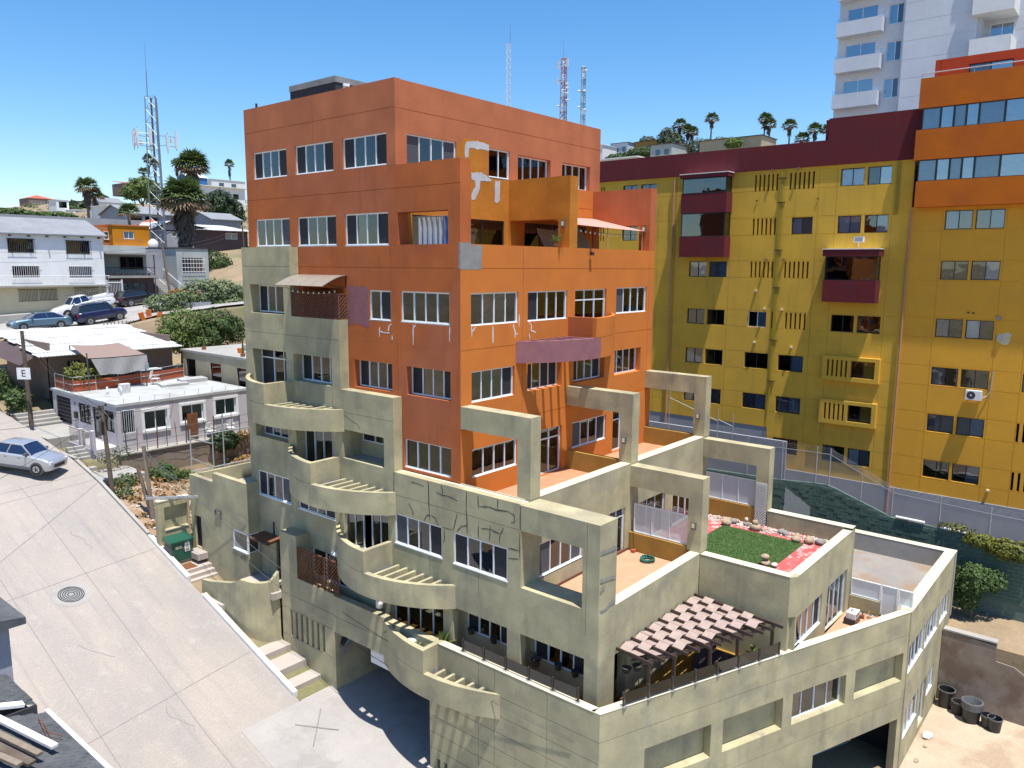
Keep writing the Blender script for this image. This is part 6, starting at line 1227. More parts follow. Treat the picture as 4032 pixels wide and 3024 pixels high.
tree('dry_brush', 'dry orange weeds under the ivy mound by the beige facade', (23, 52, -6), 0, 0, [(23.2, 51.5, -5.5, 2.6, .8, .8)], 1500, .28, 'leaf_dry', cat='plant', seed=10)
tree('roof_bush', 'yellow-leaved bush growing behind the roof terrace rail', (1.4, 35.4, -8.3), .8, .06, [(1.2, 35.6, -7.2, 1.1, .9, .8), (2.0, 35.8, -7.5, .8, .8, .6)], 2200, .2, 'leaf_yellow', cat='bush', seed=11)
tree('round_bush', 'round glossy bush in the dirt lot below the cracked wall', (1.4, 25.6, -13.4), .4, .05, [(1.4, 25.6, -12.4, .95, .9, .75)], 2600, .16, 'leaf_green', cat='bush', seed=12)
tree('small_bush', 'smaller bush right of the round bush in the dirt lot', (3.0, 26.0, -13.6), 0, 0, [(3.0, 26.0, -12.9, .55, .5, .5)], 900, .15, 'leaf_green', cat='bush', seed=13)
tree('wall_bush', 'dark bush hanging over the cracked wall below the right windows', (6.2, 27.3, -12), 0, 0, [(6.3, 27.2, -11.3, 1.0, .6, .7)], 1800, .17, 'leaf_dark', cat='bush', seed=14)
tree('dry_bush', 'dry orange grass tuft on the right end of the cracked wall', (8.2, 27.2, -13), 0, 0, [(7.6, 27.0, -12.9, 1.3, .5, .45), (7.9, 27.3, -11.1, .6, .3, .3)], 900, .2, 'leaf_dry', cat='plant', seed=15)
tree('street_shrub', 'spiky green garden shrubs beside the steps on the left street edge', (-1.6, 41.6, -9.6), 0, 0, [(-1.8, 38.6, -8.9, .8, .8, .7), (-1.4, 39.9, -8.9, .8, .8, .7), (-1.9, 41.6, -8.2, .8, .8, 1.2)], 2600, .2, 'leaf_green', cat='bush', seed=16)
tree('pole_weeds', 'weeds at the foot of the dark street pole', (-2.0, 23.4, -12.4), 0, 0, [(-2.0, 23.3, -12.2, .5, .5, .4), (-1.3, 24.6, -12.0, .7, .6, .5)], 900, .16, 'leaf_green', cat='plant', seed=17)
tree('sapling', 'thin dry sapling over the planter block', (-.6, 27.2, -11.8), .6, .03, [(-.8, 26.8, -10.9, 1.1, .5, .5)], 350, .14, 'leaf_grey', cat='plant', seed=18)
tree('kerb_tree', 'leafy green tree beside the white bar fence on the upper street', (33, 74.5, -2.8), 1.6, .12, [(33, 74.5, .2, 2.0, 1.5, 1.5), (34.2, 74.8, -.4, 1.4, 1.2, 1.1)], 3500, .26, 'leaf_green', seed=20)
tree('corner_creeper', 'yellow-green creeper over the top of the green block wall at the right', (24.0, -13.6, -13.4), 0, 0, [(23.9, -13.2, -13.35, .4, .8, .35), (23.8, -14.5, -13.5, .5, 1.1, .5), (24.1, -12.0, -13.0, .25, .8, .25)], 2600, .17, 'leaf_yellow', cat='creeper', seed=22)
tree('yard_tree', 'drooping green bush behind the right corner of the roof terrace', (22.9, -13.2, -17), 1.4, .07, [(22.8, -13.2, -15.0, .8, .8, .75), (22.7, -13.0, -15.9, .6, .6, .7), (23.2, -13.9, -15.0, .6, .7, .5)], 3400, .16, 'leaf_green', cat='bush', seed=23)
tree('grey_tree', 'tall grey-green tree on the right-hand hill beside three palms', (258, 133, 36), 8, .6, [(258, 133.5, 48.5, 4, 4.2, 4.8), (258, 130, 46.5, 3.5, 3.5, 3.6)], 4200, .9, 'leaf_grey', seed=24); tree('grey_tree', 'smaller airy grey tree left of the tall grey-green one', (259, 143, 40), 5, .4, [(259, 143.4, 48.8, 3, 3.4, 2.4)], 1500, .8, 'leaf_grey', seed=25)
tree('hill_bush', 'wide grey bush on the hilltop left of the dark-roofed house', (225, 102, 34), 0, 0, [(225, 104, 39.6, 4, 6, 2.6), (225, 96, 39.4, 4, 6, 2.4), (225, 88, 38.2, 4, 5, 2)], 5200, .7, 'leaf_grey', cat='bush', seed=26); tree('hill_bush', 'bright green bush under the mustard hill house', (238, 136, 36), 0, 0, [(238, 134, 41.5, 3, 7, 2.0), (238, 144, 40.5, 3, 5, 1.8)], 4200, .7, 'leaf_green', cat='bush', seed=27)
tree('hill_bush', 'bright palm-like bush before the dark-roofed house on the hill', (182, 72, 30), 0, 0, [(182, 72.5, 32.8, 1.5, 2.6, 1.3)], 900, .6, 'leaf_lime', cat='bush', seed=28); tree('hill_tree', 'dark tree at the left end of the right-hand hill', (245, 166, 40), 0, 0, [(245, 166, 47, 3, 4, 1.5)], 1500, .7, 'leaf_dark', seed=29)
for (x, y, rx, rz_, mt, l, sd_) in ((165, 440, 12, 5, 'leaf_dark', 'wide dark tree below the brown hilltop house', 40), (152, 425, 8, 4.5, 'leaf_green', 'green tree between mansion and modern white house', 41), (174, 520, 16, 4, 'leaf_lime', 'olive hedge under the tiled mansion', 42), (118, 400, 13, 4, 'leaf_green', 'green trees in front of the modern white house', 43), (186, 470, 5, 4, 'leaf_dark', 'dark shrub left of the brown hilltop house', 44), (222, 470, 9, 5, 'leaf_grey', 'bare brownish tree right of the brown hilltop house', 45), (168, 415, 5, 6, 'leaf_grey', 'pale airy tree on the skyline left of the brown house', 46), (98, 298, 9, 3, 'leaf_green', 'bushes below the gabled white house', 47), (250, 440, 14, 5, 'leaf_dark', 'dark treetops on the ridge behind the broad palm', 48), (105, 240, 8, 3.5, 'leaf_grey', 'scrub on the slope below the antenna tower', 49), (66, 170, 7, 2.5, 'leaf_green', 'green hedge above the long grey wall', 50)):
    z = H(x, y); tree('slope_tree', l, (x, y, z - .5), 0, 0, [(x - rx * .35, y, z + rz_ * .35, rx * .45, 4, rz_ * .5), (x + rx * .3, y, z + rz_ * .3, rx * .45, 4, rz_ * .42), (x, y, z + rz_ * .5, rx * .3, 4, rz_ * .45)], 2600, .02 * math.hypot(x, y) ** .75, mt, seed=sd_)
# far scrub over the hillsides reads as one mass
m = MB(); r = random.Random(77)
for _ in range(900):
    d = r.uniform(120, 620); a = r.choice((r.uniform(.95, 1.32), r.uniform(.18, .62))); x, y = -19.8 + d * math.cos(a), -18.8 + d * math.sin(a); z = H(x, y); s = r.uniform(.5, 1.5) * (.6 + d / 420)
    leaves(m, [(x, y, z + s * .3, s, s, s * .6)], 42, s * .42, r, .3)
stuff(tag(m.build('hillside_scrub', 'leaf_grey'), 'grey-green scrub scattered over the far hillsides', 'scrub'))
m = MB()
for _ in range(420):
    d = r.uniform(125, 600); a = r.choice((r.uniform(.95, 1.32), r.uniform(.18, .62))); x, y = -19.8 + d * math.cos(a), -18.8 + d * math.sin(a); z = H(x, y); s = r.uniform(.5, 1.5) * (.6 + d / 420); leaves(m, [(x, y, z + s * .2, s * 1.4, s, s * .4)], 30, s * .4, r, .3)
stuff(tag(m.build('dry_scrub', 'leaf_dry'), 'dry brown grass patches on the far hillsides', 'dry grass'))
m = MB()
for _ in range(260): x, y = r.uniform(-2.4, 8), r.uniform(18.6, 27.2); z = knots(y, [(18, -13.75), (24, -12.15), (27.5, -11.9)]) - smooth(-2, 7, x) * 1.6; leaves(m, [(x, y, z + .12, .25, .25, .16)], 14, .2, r, .1)
stuff(tag(m.build('dry_weeds', 'leaf_dry'), 'dry weeds growing all over the dirt lot', 'weeds'))
m = MB()
for _ in range(150): x, y = r.uniform(-2.3, 1), r.uniform(19, 24); z = knots(y, [(18, -13.75), (24, -12.15), (27.5, -11.9)]) - smooth(-2, 7, x) * 1.6; s = r.uniform(.03, .09); m.blob((x, y, z + s * .5), (s, s, s * .6), r.randint(0, 99), 4, 6)
stuff(tag(m.build('litter_stones', 'rock_white'), 'pale rubble and litter strewn beside the kerb in the dirt lot', 'rubble'))
# antenna tower
AT = thing('antenna_tower', (30.3, 83, 1), 'tall steel lattice phone tower with panel antennas on the left', 'tower')
def lattice(par, c, z0, z1, w0, w1, step, mats, rl=.07, rb=.03, n=3):
    def pt(k, z): t = (z - z0) / (z1 - z0); w = lerp(t, w0, w1) / 1.732; a = 2 * math.pi * k / n + .5; return Vector((c[0] + w * math.cos(a), c[1] + w * math.sin(a), z))
    for k in range(n): MB().tube(pt(k, z0), pt(k, z1), rl, 6, rl * .85).build('leg', mats[0], par)
    z = z0; i = 0
    while z < z1 - .01:
        zz = min(z + step, z1); b_ = MB()
        for k in range(n): k2 = (k + 1) % n; b_.tube(pt(k, z), pt(k2, zz), rb, 4, None, False); b_.tube(pt(k2, z), pt(k, zz), rb, 4, None, False); b_.tube(pt(k, zz), pt(k2, zz), rb, 4, None, False)
        stuff(b_.build('bracing', mats[i % len(mats)], par)); z = zz; i += 1
lattice(AT, (30.3, 83), 1, 21.2, 2.1, 1.45, 1.7, ['steel', 'steel'], .075, .022)
k = MB(); k.tube((30.1, 82.9, 5), (30.1, 82.9, 21), .12, 6); k.build('cable_run', 'steel_dark', AT); k = MB(); [k.tube((30.45, 82.6, 2 + q * .4), (30.75, 82.6, 2 + q * .4), .015, 4) for q in range(46)]; k.tube((30.45, 82.6, 2), (30.45, 82.6, 20.5), .02, 4); k.tube((30.75, 82.6, 2), (30.75, 82.6, 20.5), .02, 4); k.build('ladder', 'steel', AT)
MB().tube((29.7, 83, 21.2), (29.75, 83, 24.2), .06, 6).build('top_mast', 'steel', AT); MB().tube((29.75, 83, 24.2), (29.75, 83, 27.7), .03, 5, .015).build('top_whip', 'steel', AT)
for (x, y, z, h, lean) in ((27.9, 82.6, 15.9, 2.2, .1), (29.2, 81.8, 16.0, 1.9, 0), (32.9, 82.4, 16.1, 2.2, -.05), (31.5, 82.0, 15.6, 1.9, .05), (30.6, 84.6, 15.8, 1.9, 0), (28.3, 84.4, 15.9, 2.0, 0)): MB().obox((x, y, z), (.16, .09, h / 2), Vector((1, 0, lean)).normalized(), Vector((0, 1, 0)), Vector((-lean, 0, 1)).normalized()).build('panel_antenna', 'steel_white', AT); MB().tube((x, y, z - 1.4), (x, y, z + 1.2), .04, 5).build('antenna_pipe', 'steel', AT)
for z in (15.2, 16.4):
    for (a, b_) in (((27.9, 82.6), (29.2, 81.8)), ((29.2, 81.8), (30.0, 82.6)), ((32.9, 82.4), (31.5, 82.0)), ((31.5, 82.0), (30.6, 82.7)), ((30.6, 84.6), (28.3, 84.4)), ((28.3, 84.4), (27.9, 82.6))): MB().tube((*a, z), (*b_, z), .035, 5).build('arm', 'steel', AT)
for (x, y, z) in ((29.4, 82.2, 16.6), (32.2, 82.2, 15.9), (28.4, 82.5, 15.3)): MB().box(x - .18, x + .18, y - .12, y + .12, z - .25, z + .25).build('radio_unit', 'steel_white', AT)
MA = thing('radio_mast', (90, 73.5, 15), 'slender pale radio mast behind the roof, leftmost of the three', 'mast'); lattice(MA, (90, 73.5), 15, 38.5, .8, .8, 1.3, ['steel_white'], .04, .02); MB().tube((90, 73.2, 38.5), (90, 73.2, 42), .05, 5, .03).build('top_whip', 'steel', MA)
MBm = thing('radio_mast', (110, 76, 15), 'red and white radio mast crowded with dishes, middle of the three', 'mast'); lattice(MBm, (110, 76), 15, 40.5, 1.7, 1.0, 1.4, ['steel_red', 'steel_white'], .09, .05); MB().tube((110, 76.3, 40.5), (110, 76.3, 44), .05, 5, .02).build('top_whip', 'steel', MBm)
for (y, z, s) in ((77.0, 39.4, 1), (74.9, 39.6, 1), (77.3, 36.4, 1)): MB().box(109.4, 109.6, y - .18, y + .18, z - .8, z + .7).build('panel_antenna', 'steel_white', MBm); MB().tube((109.7, 76, z), (109.6, y, z), .05, 5).build('arm', 'steel_dark', MBm)
for (y, z) in ((74.9, 34.6), (74.9, 33.6), (74.8, 32.3), (75.0, 35.4), (77.0, 31.4)): MB().lathe([(0, 0), (.3, .05), (.36, .2), (.3, .28), (0, .3)], (109.5, y, z), 10).build('dish', 'plastic_white', MBm)
MC = thing('radio_mast', (110, 71.3, 15), 'thin grey radio mast, rightmost of the three behind the roof', 'mast'); lattice(MC, (110, 71.3), 15, 38.3, .95, .85, 1.1, ['steel', 'steel_white'], .06, .04)
for (y, z) in ((70.5, 37.2), (72.0, 33.6), (70.7, 33.5), (70.6, 30.0), (72, 30.6)): MB().lathe([(0, 0), (.25, .05), (.33, .2), (.25, .3), (0, .32)], (109.5, y, z), 10).build('dish', 'plastic_white', MC)
# utility poles and wires
def upole(loc, top, r, label, mat='wood_pole', cross=None):
    p = thing('utility_pole', loc, label, 'utility pole'); MB().tube(Vector(loc) - Vector((0, 0, .3)), top, r, 9, r * .75).build('shaft', mat, p)
    if cross: MB().bar(*cross, .09, .12).build('crossarm', mat, p)
    return p
U1 = upole((-2.35, 23.75, -12.5), (-2.4, 24.25, -7.45), .13, 'dark wooden street pole with a tangle of cables in front of the corner house')
for q in range(10): MB().lathe([(0, 0), (.05, 0), (.06, .12), (0, .14)], (-2.4 + rg.uniform(-.2, .2), 24.2 + rg.uniform(-.2, .2), -8.3 + q * .09), 6).build('insulator', 'plastic_black', U1)
MB().box(-2.6, -2.45, 24.0, 24.3, -9.0, -8.3).build('cable_box', 'plastic_black', U1); k = MB(); [k.path([(-2.4 + .14 * math.cos(t), 24.2 + .14 * math.sin(t), -8.9 + .01 * t + rg.uniform(-.25, .25)) for t in [q * .8 for q in range(14)]], .014, 4) for _ in range(3)]; k.build('cable_coil', 'wire', U1)
upole((-1.75, 20.4, -14.0), (-1.9, 20.76, -9.2), .13, 'pale wooden pole standing in the dirt lot by the meter wall', 'wood_old'); upole((-1.75, 19.9, -14.1), (-1.9, 21.65, -10.4), .12, 'leaning dark wooden pole crossing the pale pole in the dirt lot')
UE = upole((-2.2, 35.4, -9.9), (-2.2, 35.65, -4.1), .14, 'dark pole carrying the white letter sign at the left street edge')
SG = thing('letter_sign', (-2.45, 34.9, -7.1), 'white square sign with a black letter E on the left pole', 'sign'); o = MB(); o.obox((-2.55, 34.9, -6.7), (.42, .02, .36), Vector((.62, -.78, 0)).normalized(), Vector((.78, .62, 0)), Vector((0, 0, 1))); o.build('plate', 'label_white', SG)
put('letter', text_mesh('E', .62, 'letter', 'ink'), SG, False, (-2.567, 34.886, -6.7), (math.pi / 2, 0, math.atan2(-.78, .62)))
UP = upole((21.7, 63.9, -3.8), (20.9, 63.7, 2.1), .15, 'grey utility pole leaning in front of the sage house', 'wood_old'); upole((36.5, 73, -2.8), (36.2, 73, 5.0), .12, 'thin pole by the white bar fence on the upper street'); upole((-4.0, 51, -6), (-4, 51, -1), .13, 'dark pole at the far left edge by the upper street')
def wire(a, b_, sag, label=None, r=.012, n=14, par=None):
    k = MB(); k.path([tuple(Vector(a).lerp(Vector(b_), q / n) - Vector((0, 0, sag * 4 * (q / n) * (1 - q / n)))) for q in range(n + 1)], r, 3); return k
WR = thing('overhead_wires', (-2.4, 24.2, -7.5), 'thin overhead cables running from the street poles', 'wires')
for (a, b_, s) in (((-2.4, 24.25, -7.6), (-2.2, 35.6, -4.3), .5), ((-2.4, 24.25, -7.8), (-2.2, 35.6, -4.6), .6), ((-2.4, 24.25, -7.6), (-1.9, 20.7, -9.4), .2), ((-2.4, 24.25, -7.9), (-16, 14, -9.5), .6), ((-2.4, 24.25, -8.0), (-18, 22, -6.0), .6), ((-2.4, 24.2, -7.9), (3.5, 28.2, -8.5), .2), ((-1.9, 20.7, -9.4), (-1.2, -6, -14.8), 1.2), ((-1.9, 20.7, -9.6), (-1.4, 2, -15.2), .9), ((-1.9, 20.7, -9.5), (-1.2, 9.9, -12.4), .5), ((-1.9, 20.7, -9.5), (-1.15, 12.6, -11.5), .3), ((-2.2, 35.6, -4.5), (-18, 30, -4), .6), ((20.9, 63.7, 1.9), (1, 60, 1.2), .5), ((20.9, 63.7, 1.6), (1, 60, .2), .6), ((20.9, 63.7, 1.9), (36.2, 73, 4.8), .5), ((20.9, 63.7, 1.7), (36.2, 73, 4.5), .7), ((36.2, 73, 4.8), (60, 80, 9), .6)): wire(a, b_, s).build('cable', 'wire', WR)
# ------------------------------------------------------------------ cars
def car(name, label, loc, rz, pitch, L, Wd, Hh, body, cat='car', style='sedan', glass='car_glass', roofmat=None, wb=None, wr=.31, hood=.92, belt=.95, cab=(.28, .40, .74, .90), trim=None, clear=.2):
    """x forward; cab = fractions of length from the nose: windscreen base, roof front, roof back, rear glass base"""
    c = thing(name, loc, label, cat); c.rotation_euler = (0, pitch, rz)
    hl, hw = L / 2, Wd / 2; wb = wb or L * .6; n = 26
    def X(f): return hl - f * L
    def topz(f):
        if f < cab[0]: t = f / cab[0]; return lerp(min(1, t * 3.2) ** .5, clear + .45, lerp(t, hood - .1, belt))
        if f > cab[3]:
            t = (f - cab[3]) / (1 - cab[3]); return lerp(t ** 3, belt + .03, clear + .6) if style == 'sedan' else lerp(t ** 2, belt, clear + .75)
        return belt
    def wid(f): e = min(f, 1 - f); return hw * (1 - .16 * max(0, 1 - e / .09) ** 2)
    k = MB(); rings = []
    for q in range(n + 1):
        f = q / n; x = X(f); w_ = wid(f); zt = topz(f); lift = .10 * max(0, 1 - min(f, 1 - f) / .06)
        rings.append([(x, s * a * w_, z) for s in (1, -1) for (a, z) in (((.86, clear + lift), (.97, clear + .12 + lift), (1.0, lerp(.5, clear, zt)), (.985, zt - .09), (.9, zt - .015), (.45, zt + .018), (0, zt + .022)) if s == 1 else ((.45, zt + .018), (.9, zt - .015), (.985, zt - .09), (1.0, lerp(.5, clear, zt)), (.97, clear + .12 + lift), (.86, clear + lift)))])
    m_ = len(rings[0])
    for A, B in zip(rings, rings[1:]):
        for j in range(m_): j2 = (j + 1) % m_; k.quad(A[j], B[j], B[j2], A[j2])
    k.quad(*rings[0]); k.quad(*rings[-1][::-1]); bd = k.build('body', body, c, local=True, smooth=True)
    # glasshouse and roof
    def cabin(w0, w1, dz0, dz1, fa, fb, ga, gb, mat, nm):
        g = MB(); lo = [(X(cab[0] + .01), w0), (X(cab[3] - .01), w0)]; zb, zr = belt - .02, Hh - .06
        P = [(X(cab[0]), hw * .80, zb), (X(cab[3]), hw * .80, zb), (X(cab[2]), hw * .64, zr), (X(cab[1]), hw * .64, zr)]
        a = [(x, y, z) for x, y, z in P]; b_ = [(x, -y, z) for x, y, z in P]
        side = [(X(cab[0] + .02), hw * .9, zb), (X(cab[3] - .02), hw * .9, zb), (X(cab[2] - .005), hw * .71, zr), (X(cab[1] + .005), hw * .71, zr)]
        g.quad(*side); g.quad(*[(x, -y, z) for x, y, z in side]); g.quad(a[0], b_[0], b_[3], a[3]); g.quad(a[1], a[2], b_[2], b_[1]); g.quad(side[0], side[3], a[3], a[0]); g.quad(side[1], a[1], a[2], side[2])
        for i1, i2 in ((0, 3), (1, 2)): g.quad((side[i1][0], -side[i1][1], side[i1][2]), (side[i2][0], -side[i2][1], side[i2][2]), b_[i2], b_[i1])
        return g.build(nm, mat, c, local=True)
    if style != 'none': cabin(0, 0, 0, 0, 0, 0, 0, 0, glass, 'glasshouse')
    r = MB(); xa, xb = X(cab[1] - .01), X(cab[2] + .01); N = 8
    for q in range(N):
        x0, x1 = lerp(q / N, xa, xb), lerp((q + 1) / N, xa, xb)
        def zz(x): t = (x - xb) / (xa - xb); return Hh - .055 + .055 * math.sin(math.pi * min(1, max(0, t))) ** .6
        for (ya, za, yb, zb_) in ((hw * .73, -.05, hw * .6, 0), (hw * .6, 0, 0, .02), (0, .02, -hw * .6, 0), (-hw * .6, 0, -hw * .73, -.05)): r.quad((x0, ya, zz(x0) + za), (x1, ya, zz(x1) + za), (x1, yb, zz(x1) + zb_), (x0, yb, zz(x0) + zb_))
    r.build('roof', roofmat or body, c, local=True, smooth=True)
    for s in (1, -1):   # pillars
        for (fa, fb) in ((cab[0] + .0, cab[1]), (lerp(.5, cab[0], cab[3]) + .02, lerp(.5, cab[1], cab[2])), (cab[3], cab[2])): MB().bar((X(fa), s * hw * .89, belt - .03), (X(fb), s * hw * .715, Hh - .06), .06, .045).build('pillar', body, c, local=True)
        MB().bar((X(cab[1]), s * hw * .715, Hh - .055), (X(cab[2]), s * hw * .715, Hh - .055), .05, .05).build('roof_rail', body, c, local=True)
        MB().obox((X(cab[0] + .06), s * (hw * .93 + .09), belt + .06), (.07, .09, .06), Vector((1, 0, 0)), Vector((0, 1, 0)), Vector((0, 0, 1))).build('mirror', trim or body, c, local=True)
        for f in (.42, .60): MB().box(X(f) - .08, X(f) + .06, s * hw * .985 - .012, s * hw * .985 + .012, belt - .2, belt - .165).build('door_handle', trim or body, c, local=True)
        MB().box(X(.86), X(.14), s * hw * .995 - .012, s * hw * .995 + .012, clear + .02, clear + .16).build('side_sill', trim or 'car_trim', c, local=True)
        MB().obox((X(.03), s * hw * .66, clear + .46), (.07, .2, .08), Vector((1, -s * .25, 0)).normalized(), Vector((s * .25, 1, 0)).normalized(), Vector((0, 0, 1))).build('headlight', 'lamp_clear', c, local=True)
        MB().obox((X(.985), s * hw * .74, clear + .62), (.05, .14, .12), Vector((1, s * .2, 0)).normalized(), Vector((-s * .2, 1, 0)).normalized(), Vector((0, 0, 1))).build('tail_light', 'lamp_red', c, local=True)
    MB().box(X(.0) - .03, X(.0) + .03, -hw * .5, hw * .5, clear + .2, clear + .38).build('grille', 'car_trim', c, local=True); MB().box(X(1) - .035, X(1) - .0, -.26, .26, clear + .32, clear + .45).build('licence_plate', 'label_white', c, local=True)
    for sx in (wb / 2 + .02 * L, -wb / 2 + .02 * L):
        for s in (1, -1):
            wv = MB().tube((sx, s * (hw - .2), wr + .02), (sx, s * (hw + .004), wr + .02), wr + .065, 20).build('wheel_arch', trim or 'car_trim', c, local=True)
            wo = MB().tube((sx, s * (hw - .17), wr), (sx, s * (hw + .02), wr), wr, 20).build('wheel', 'tyre', c, local=True)
            MB().tube((sx, s * (hw - .1), wr), (sx, s * (hw + .028), wr), wr * .62, 16).build('rim', 'rim', wo, local=True); [MB().bar((sx, s * (hw + .032), wr), (sx + wr * .5 * math.cos(a), s * (hw + .032), wr + wr * .5 * math.sin(a)), .02, .06, (0, 1, 0)).build('spoke_gap', 'car_trim', wo, local=True) for a in (.6, 1.86, 3.1, 4.4, 5.6)]
    return c
car('silver_sedan', 'silver sedan parked on the steep street at the left', (-5.3, 27.7, Zs(27.7) + .12), math.atan2(-1.75, 1.3), .12, 4.05, 1.66, 1.5, 'car_silver', glass='car_glass_blue', hood=.95, belt=.98, cab=(.27, .42, .72, .90), wr=.3, trim='plastic_grey')
PK = car('pickup_truck', 'white pickup truck with a ladder rack in front of the white house', (12.0, 62.0, Z2(12) + .05), math.pi - .06, .22, 5.6, 1.95, 1.82, 'car_white', cat='pickup', style='none', wr=.38, hood=1.12, belt=1.18, cab=(.26, .36, .55, .60), clear=.36, wb=3.35)
g = MB(); 
for s in (1, -1): g.quad((1.3, s * .88, 1.16), (-.55, s * .88, 1.16), (-.28, s * .69, 1.77), (.8, s * .69, 1.77))
g.quad((1.35, .8, 1.17), (1.35, -.8, 1.17), (.8, -.64, 1.77), (.8, .64, 1.77)); g.quad((-.57, .8, 1.17), (-.57, -.8, 1.17), (-.28, -.64, 1.77), (-.28, .64, 1.77)); g.build('glasshouse', 'car_glass_blue', PK, local=True)
MB().box(-2.62, -.75, -.78, .78, 1.19, 1.225).build('bed_floor', 'car_trim', PK, local=True)
for y in (.86, -.86): MB().box(-2.68, -.68, y - .07, y + .07, 1.15, 1.38).build('bed_side', 'car_white', PK, local=True); [MB().tube((x, y, 1.35), (x, y, 1.95), .025, 5).build('rack_post', 'iron_black', PK, local=True) for x in (-.8, -2.5)]; MB().tube((1.0, y, 2.0), (-2.9, y, 1.95), .03, 5).build('rack_rail', 'iron_black', PK, local=True)
for x in (-.8, -1.6, -2.5, .7): MB().tube((x, .86, 1.97), (x, -.86, 1.97), .025, 5).build('rack_bar', 'iron_black', PK, local=True)
MB().box(-2.75, -2.68, -.85, .85, .75, 1.35).build('tailgate', 'car_white', PK, local=True)
for q in range(5): MB().blob((-1.2 - q * .28, rg.uniform(-.4, .4), 1.32), (.22, .2, .14), q, 5, 8).build('cargo_sack', 'plastic_white', PK, local=True)
car('black_suv', 'glossy black hatchback parked uphill behind the pickup', (17.3, 62.3, Z2(17.3) + .03), .1, -.1, 4.25, 1.78, 1.58, 'car_black', cat='car', style='suv', hood=1.02, belt=1.06, cab=(.25, .40, .86, .97), wr=.35)
JP = car('blue_suv', 'dark blue boxy off-roader with a spare wheel on its back', (9.9, 53.6, Z2(9.9) + .02), .05, -.12, 4.35, 1.82, 1.8, 'car_blue', cat='car', style='suv', glass='car_glass', hood=1.12, belt=1.18, cab=(.26, .36, .90, .97), wr=.37, clear=.34, trim='car_trim')
MB().tube((-2.16, 0, .95), (-2.36, 0, .95), .36, 20).build('spare_wheel', 'tyre', JP, local=True); [MB().tube((1.0, y, 1.86), (-1.6, y, 1.86), .025, 5).build('roof_bar', 'car_trim', JP, local=True) for y in (.6, -.6)]
car('teal_sedan', 'blue-grey sedan half hidden behind the corrugated roof', (5.3, 54.3, Z2(5.3) + .0), math.pi - .05, .03, 4.7, 1.8, 1.42, 'car_teal', glass='car_glass_blue', hood=.92, belt=.95, cab=(.27, .42, .70, .88))
car('white_suv', 'white compact crossover at the top of the upper street', (36.3, 76.2, Z2(36.3) + .1), math.pi + .25, .08, 4.28, 1.78, 1.56, 'car_white', style='suv', hood=1.0, belt=1.05, cab=(.26, .42, .86, .96), wr=.35, trim='car_trim')
car('red_sedan', 'dull red car mostly hidden behind the ivy mound', (23.6, 62.4, Z2(23.6) + .02), math.pi + .1, .05, 4.4, 1.75, 1.45, 'car_red', hood=.92, belt=.95)
# clutter beside the upper street
OC = [((12.6, 50.6, -5.8), -.35, 'left leaning stack of orange plastic crates'), ((13.0, 50.9, -5.8), .0, 'tallest upright stack of orange plastic crates'), ((13.4, 50.5, -5.8), .32, 'right leaning stack of orange plastic crates')]
for (p_, ln, lb) in OC:
    s = thing('crate_stack', p_, lb + ' by the pallets', 'crates', 'orange crate stacks'); me = MB().box(-.19, .19, -.15, .15, 0, .095).mesh('crate', 'plastic_orange')
    for q in range(16 if ln == 0 else 14): put('crate', me, s, True, (ln * q * .1, 0, q * .115), (0, ln * .8, 0))
for (x, y, rz, l) in ((9.3, 50.2, .2, 'pale wooden window frame propped up by the blue off-roader'), (10.6, 50.3, -.1, 'weathered pallet leaning by the upper street, left one'), (11.9, 50.4, .15, 'dark pallet leaning just left of the orange crates')):
    p_ = thing('pallet', (x, y, -6.0), l, 'pallet', None, rz); mt = 'wood_old' if x < 11 else 'wood_pole'
    for q in range(4): MB().bar((-.5 + q * .33, -.1, 0), (-.5 + q * .33, .15, 1.15), .07, .05).build('runner', mt, p_, local=True)
    for q in range(5): MB().bar((-.52, -.1 + q * .055, .06 + q * .25), (.52, -.1 + q * .055, .06 + q * .25), .1, .03).build('slat', mt, p_, local=True)
tag(MB().box(8.8, 15.5, 50.0, 50.35, -8.4, -5.85).build('rubble_wall', 'retaining'), 'rough stone edge wall below the pallets and orange crates', 'wall')
for (z, l) in ((-5.65, 'upper white drain pipe lying before the orange crates'), (-5.82, 'lower white drain pipe lying before the orange crates')): tag(MB().tube((13.1, 50.0 - (z + 5.65), z), (15.1, 50.2 - (z + 5.65), z + .08), .11, 12).build('drain_pipe', 'pipe_white'), l, 'pipe')
tag(MB().box(17.6, 20.2, 53.0, 53.2, -6, -3.6).build('block_panel', 'grey_wall'), 'bare grey block wall between the creeper and the ivy mound', 'wall')
tag(MB().box(28, 31.2, 72.2, 72.4, -3, -1.6).build('red_low_wall', 'red_wall'), 'low red wall beside the white crossover', 'wall') if False else tag(MB().box(38.6, 43, 79, 79.3, -3, -.4).build('red_low_wall', 'red_wall'), 'low red wall behind the white crossover', 'wall')
tag(MB().box(29.5, 46, 80, 80.4, -3.4, -.6).build('stone_base_wall', 'stone_brown'), 'rough stone base wall along the top of the upper street', 'wall')
FB = thing('white_bar_fence', (38, 80.2, -.6), 'white bar fence above the red low wall at the top of the upper street', 'fence'); k = MB(); [k.tube((31 + q * .3, 80.2, -.6), (31 + q * .3, 80.2, 1.0), .03, 4) for q in range(50)]; k.tube((31, 80.2, .95), (46, 80.2, .95), .03, 4); k.tube((31, 80.2, -.4), (46, 80.2, -.4), .03, 4); k.build('bars', 'iron_white', FB)
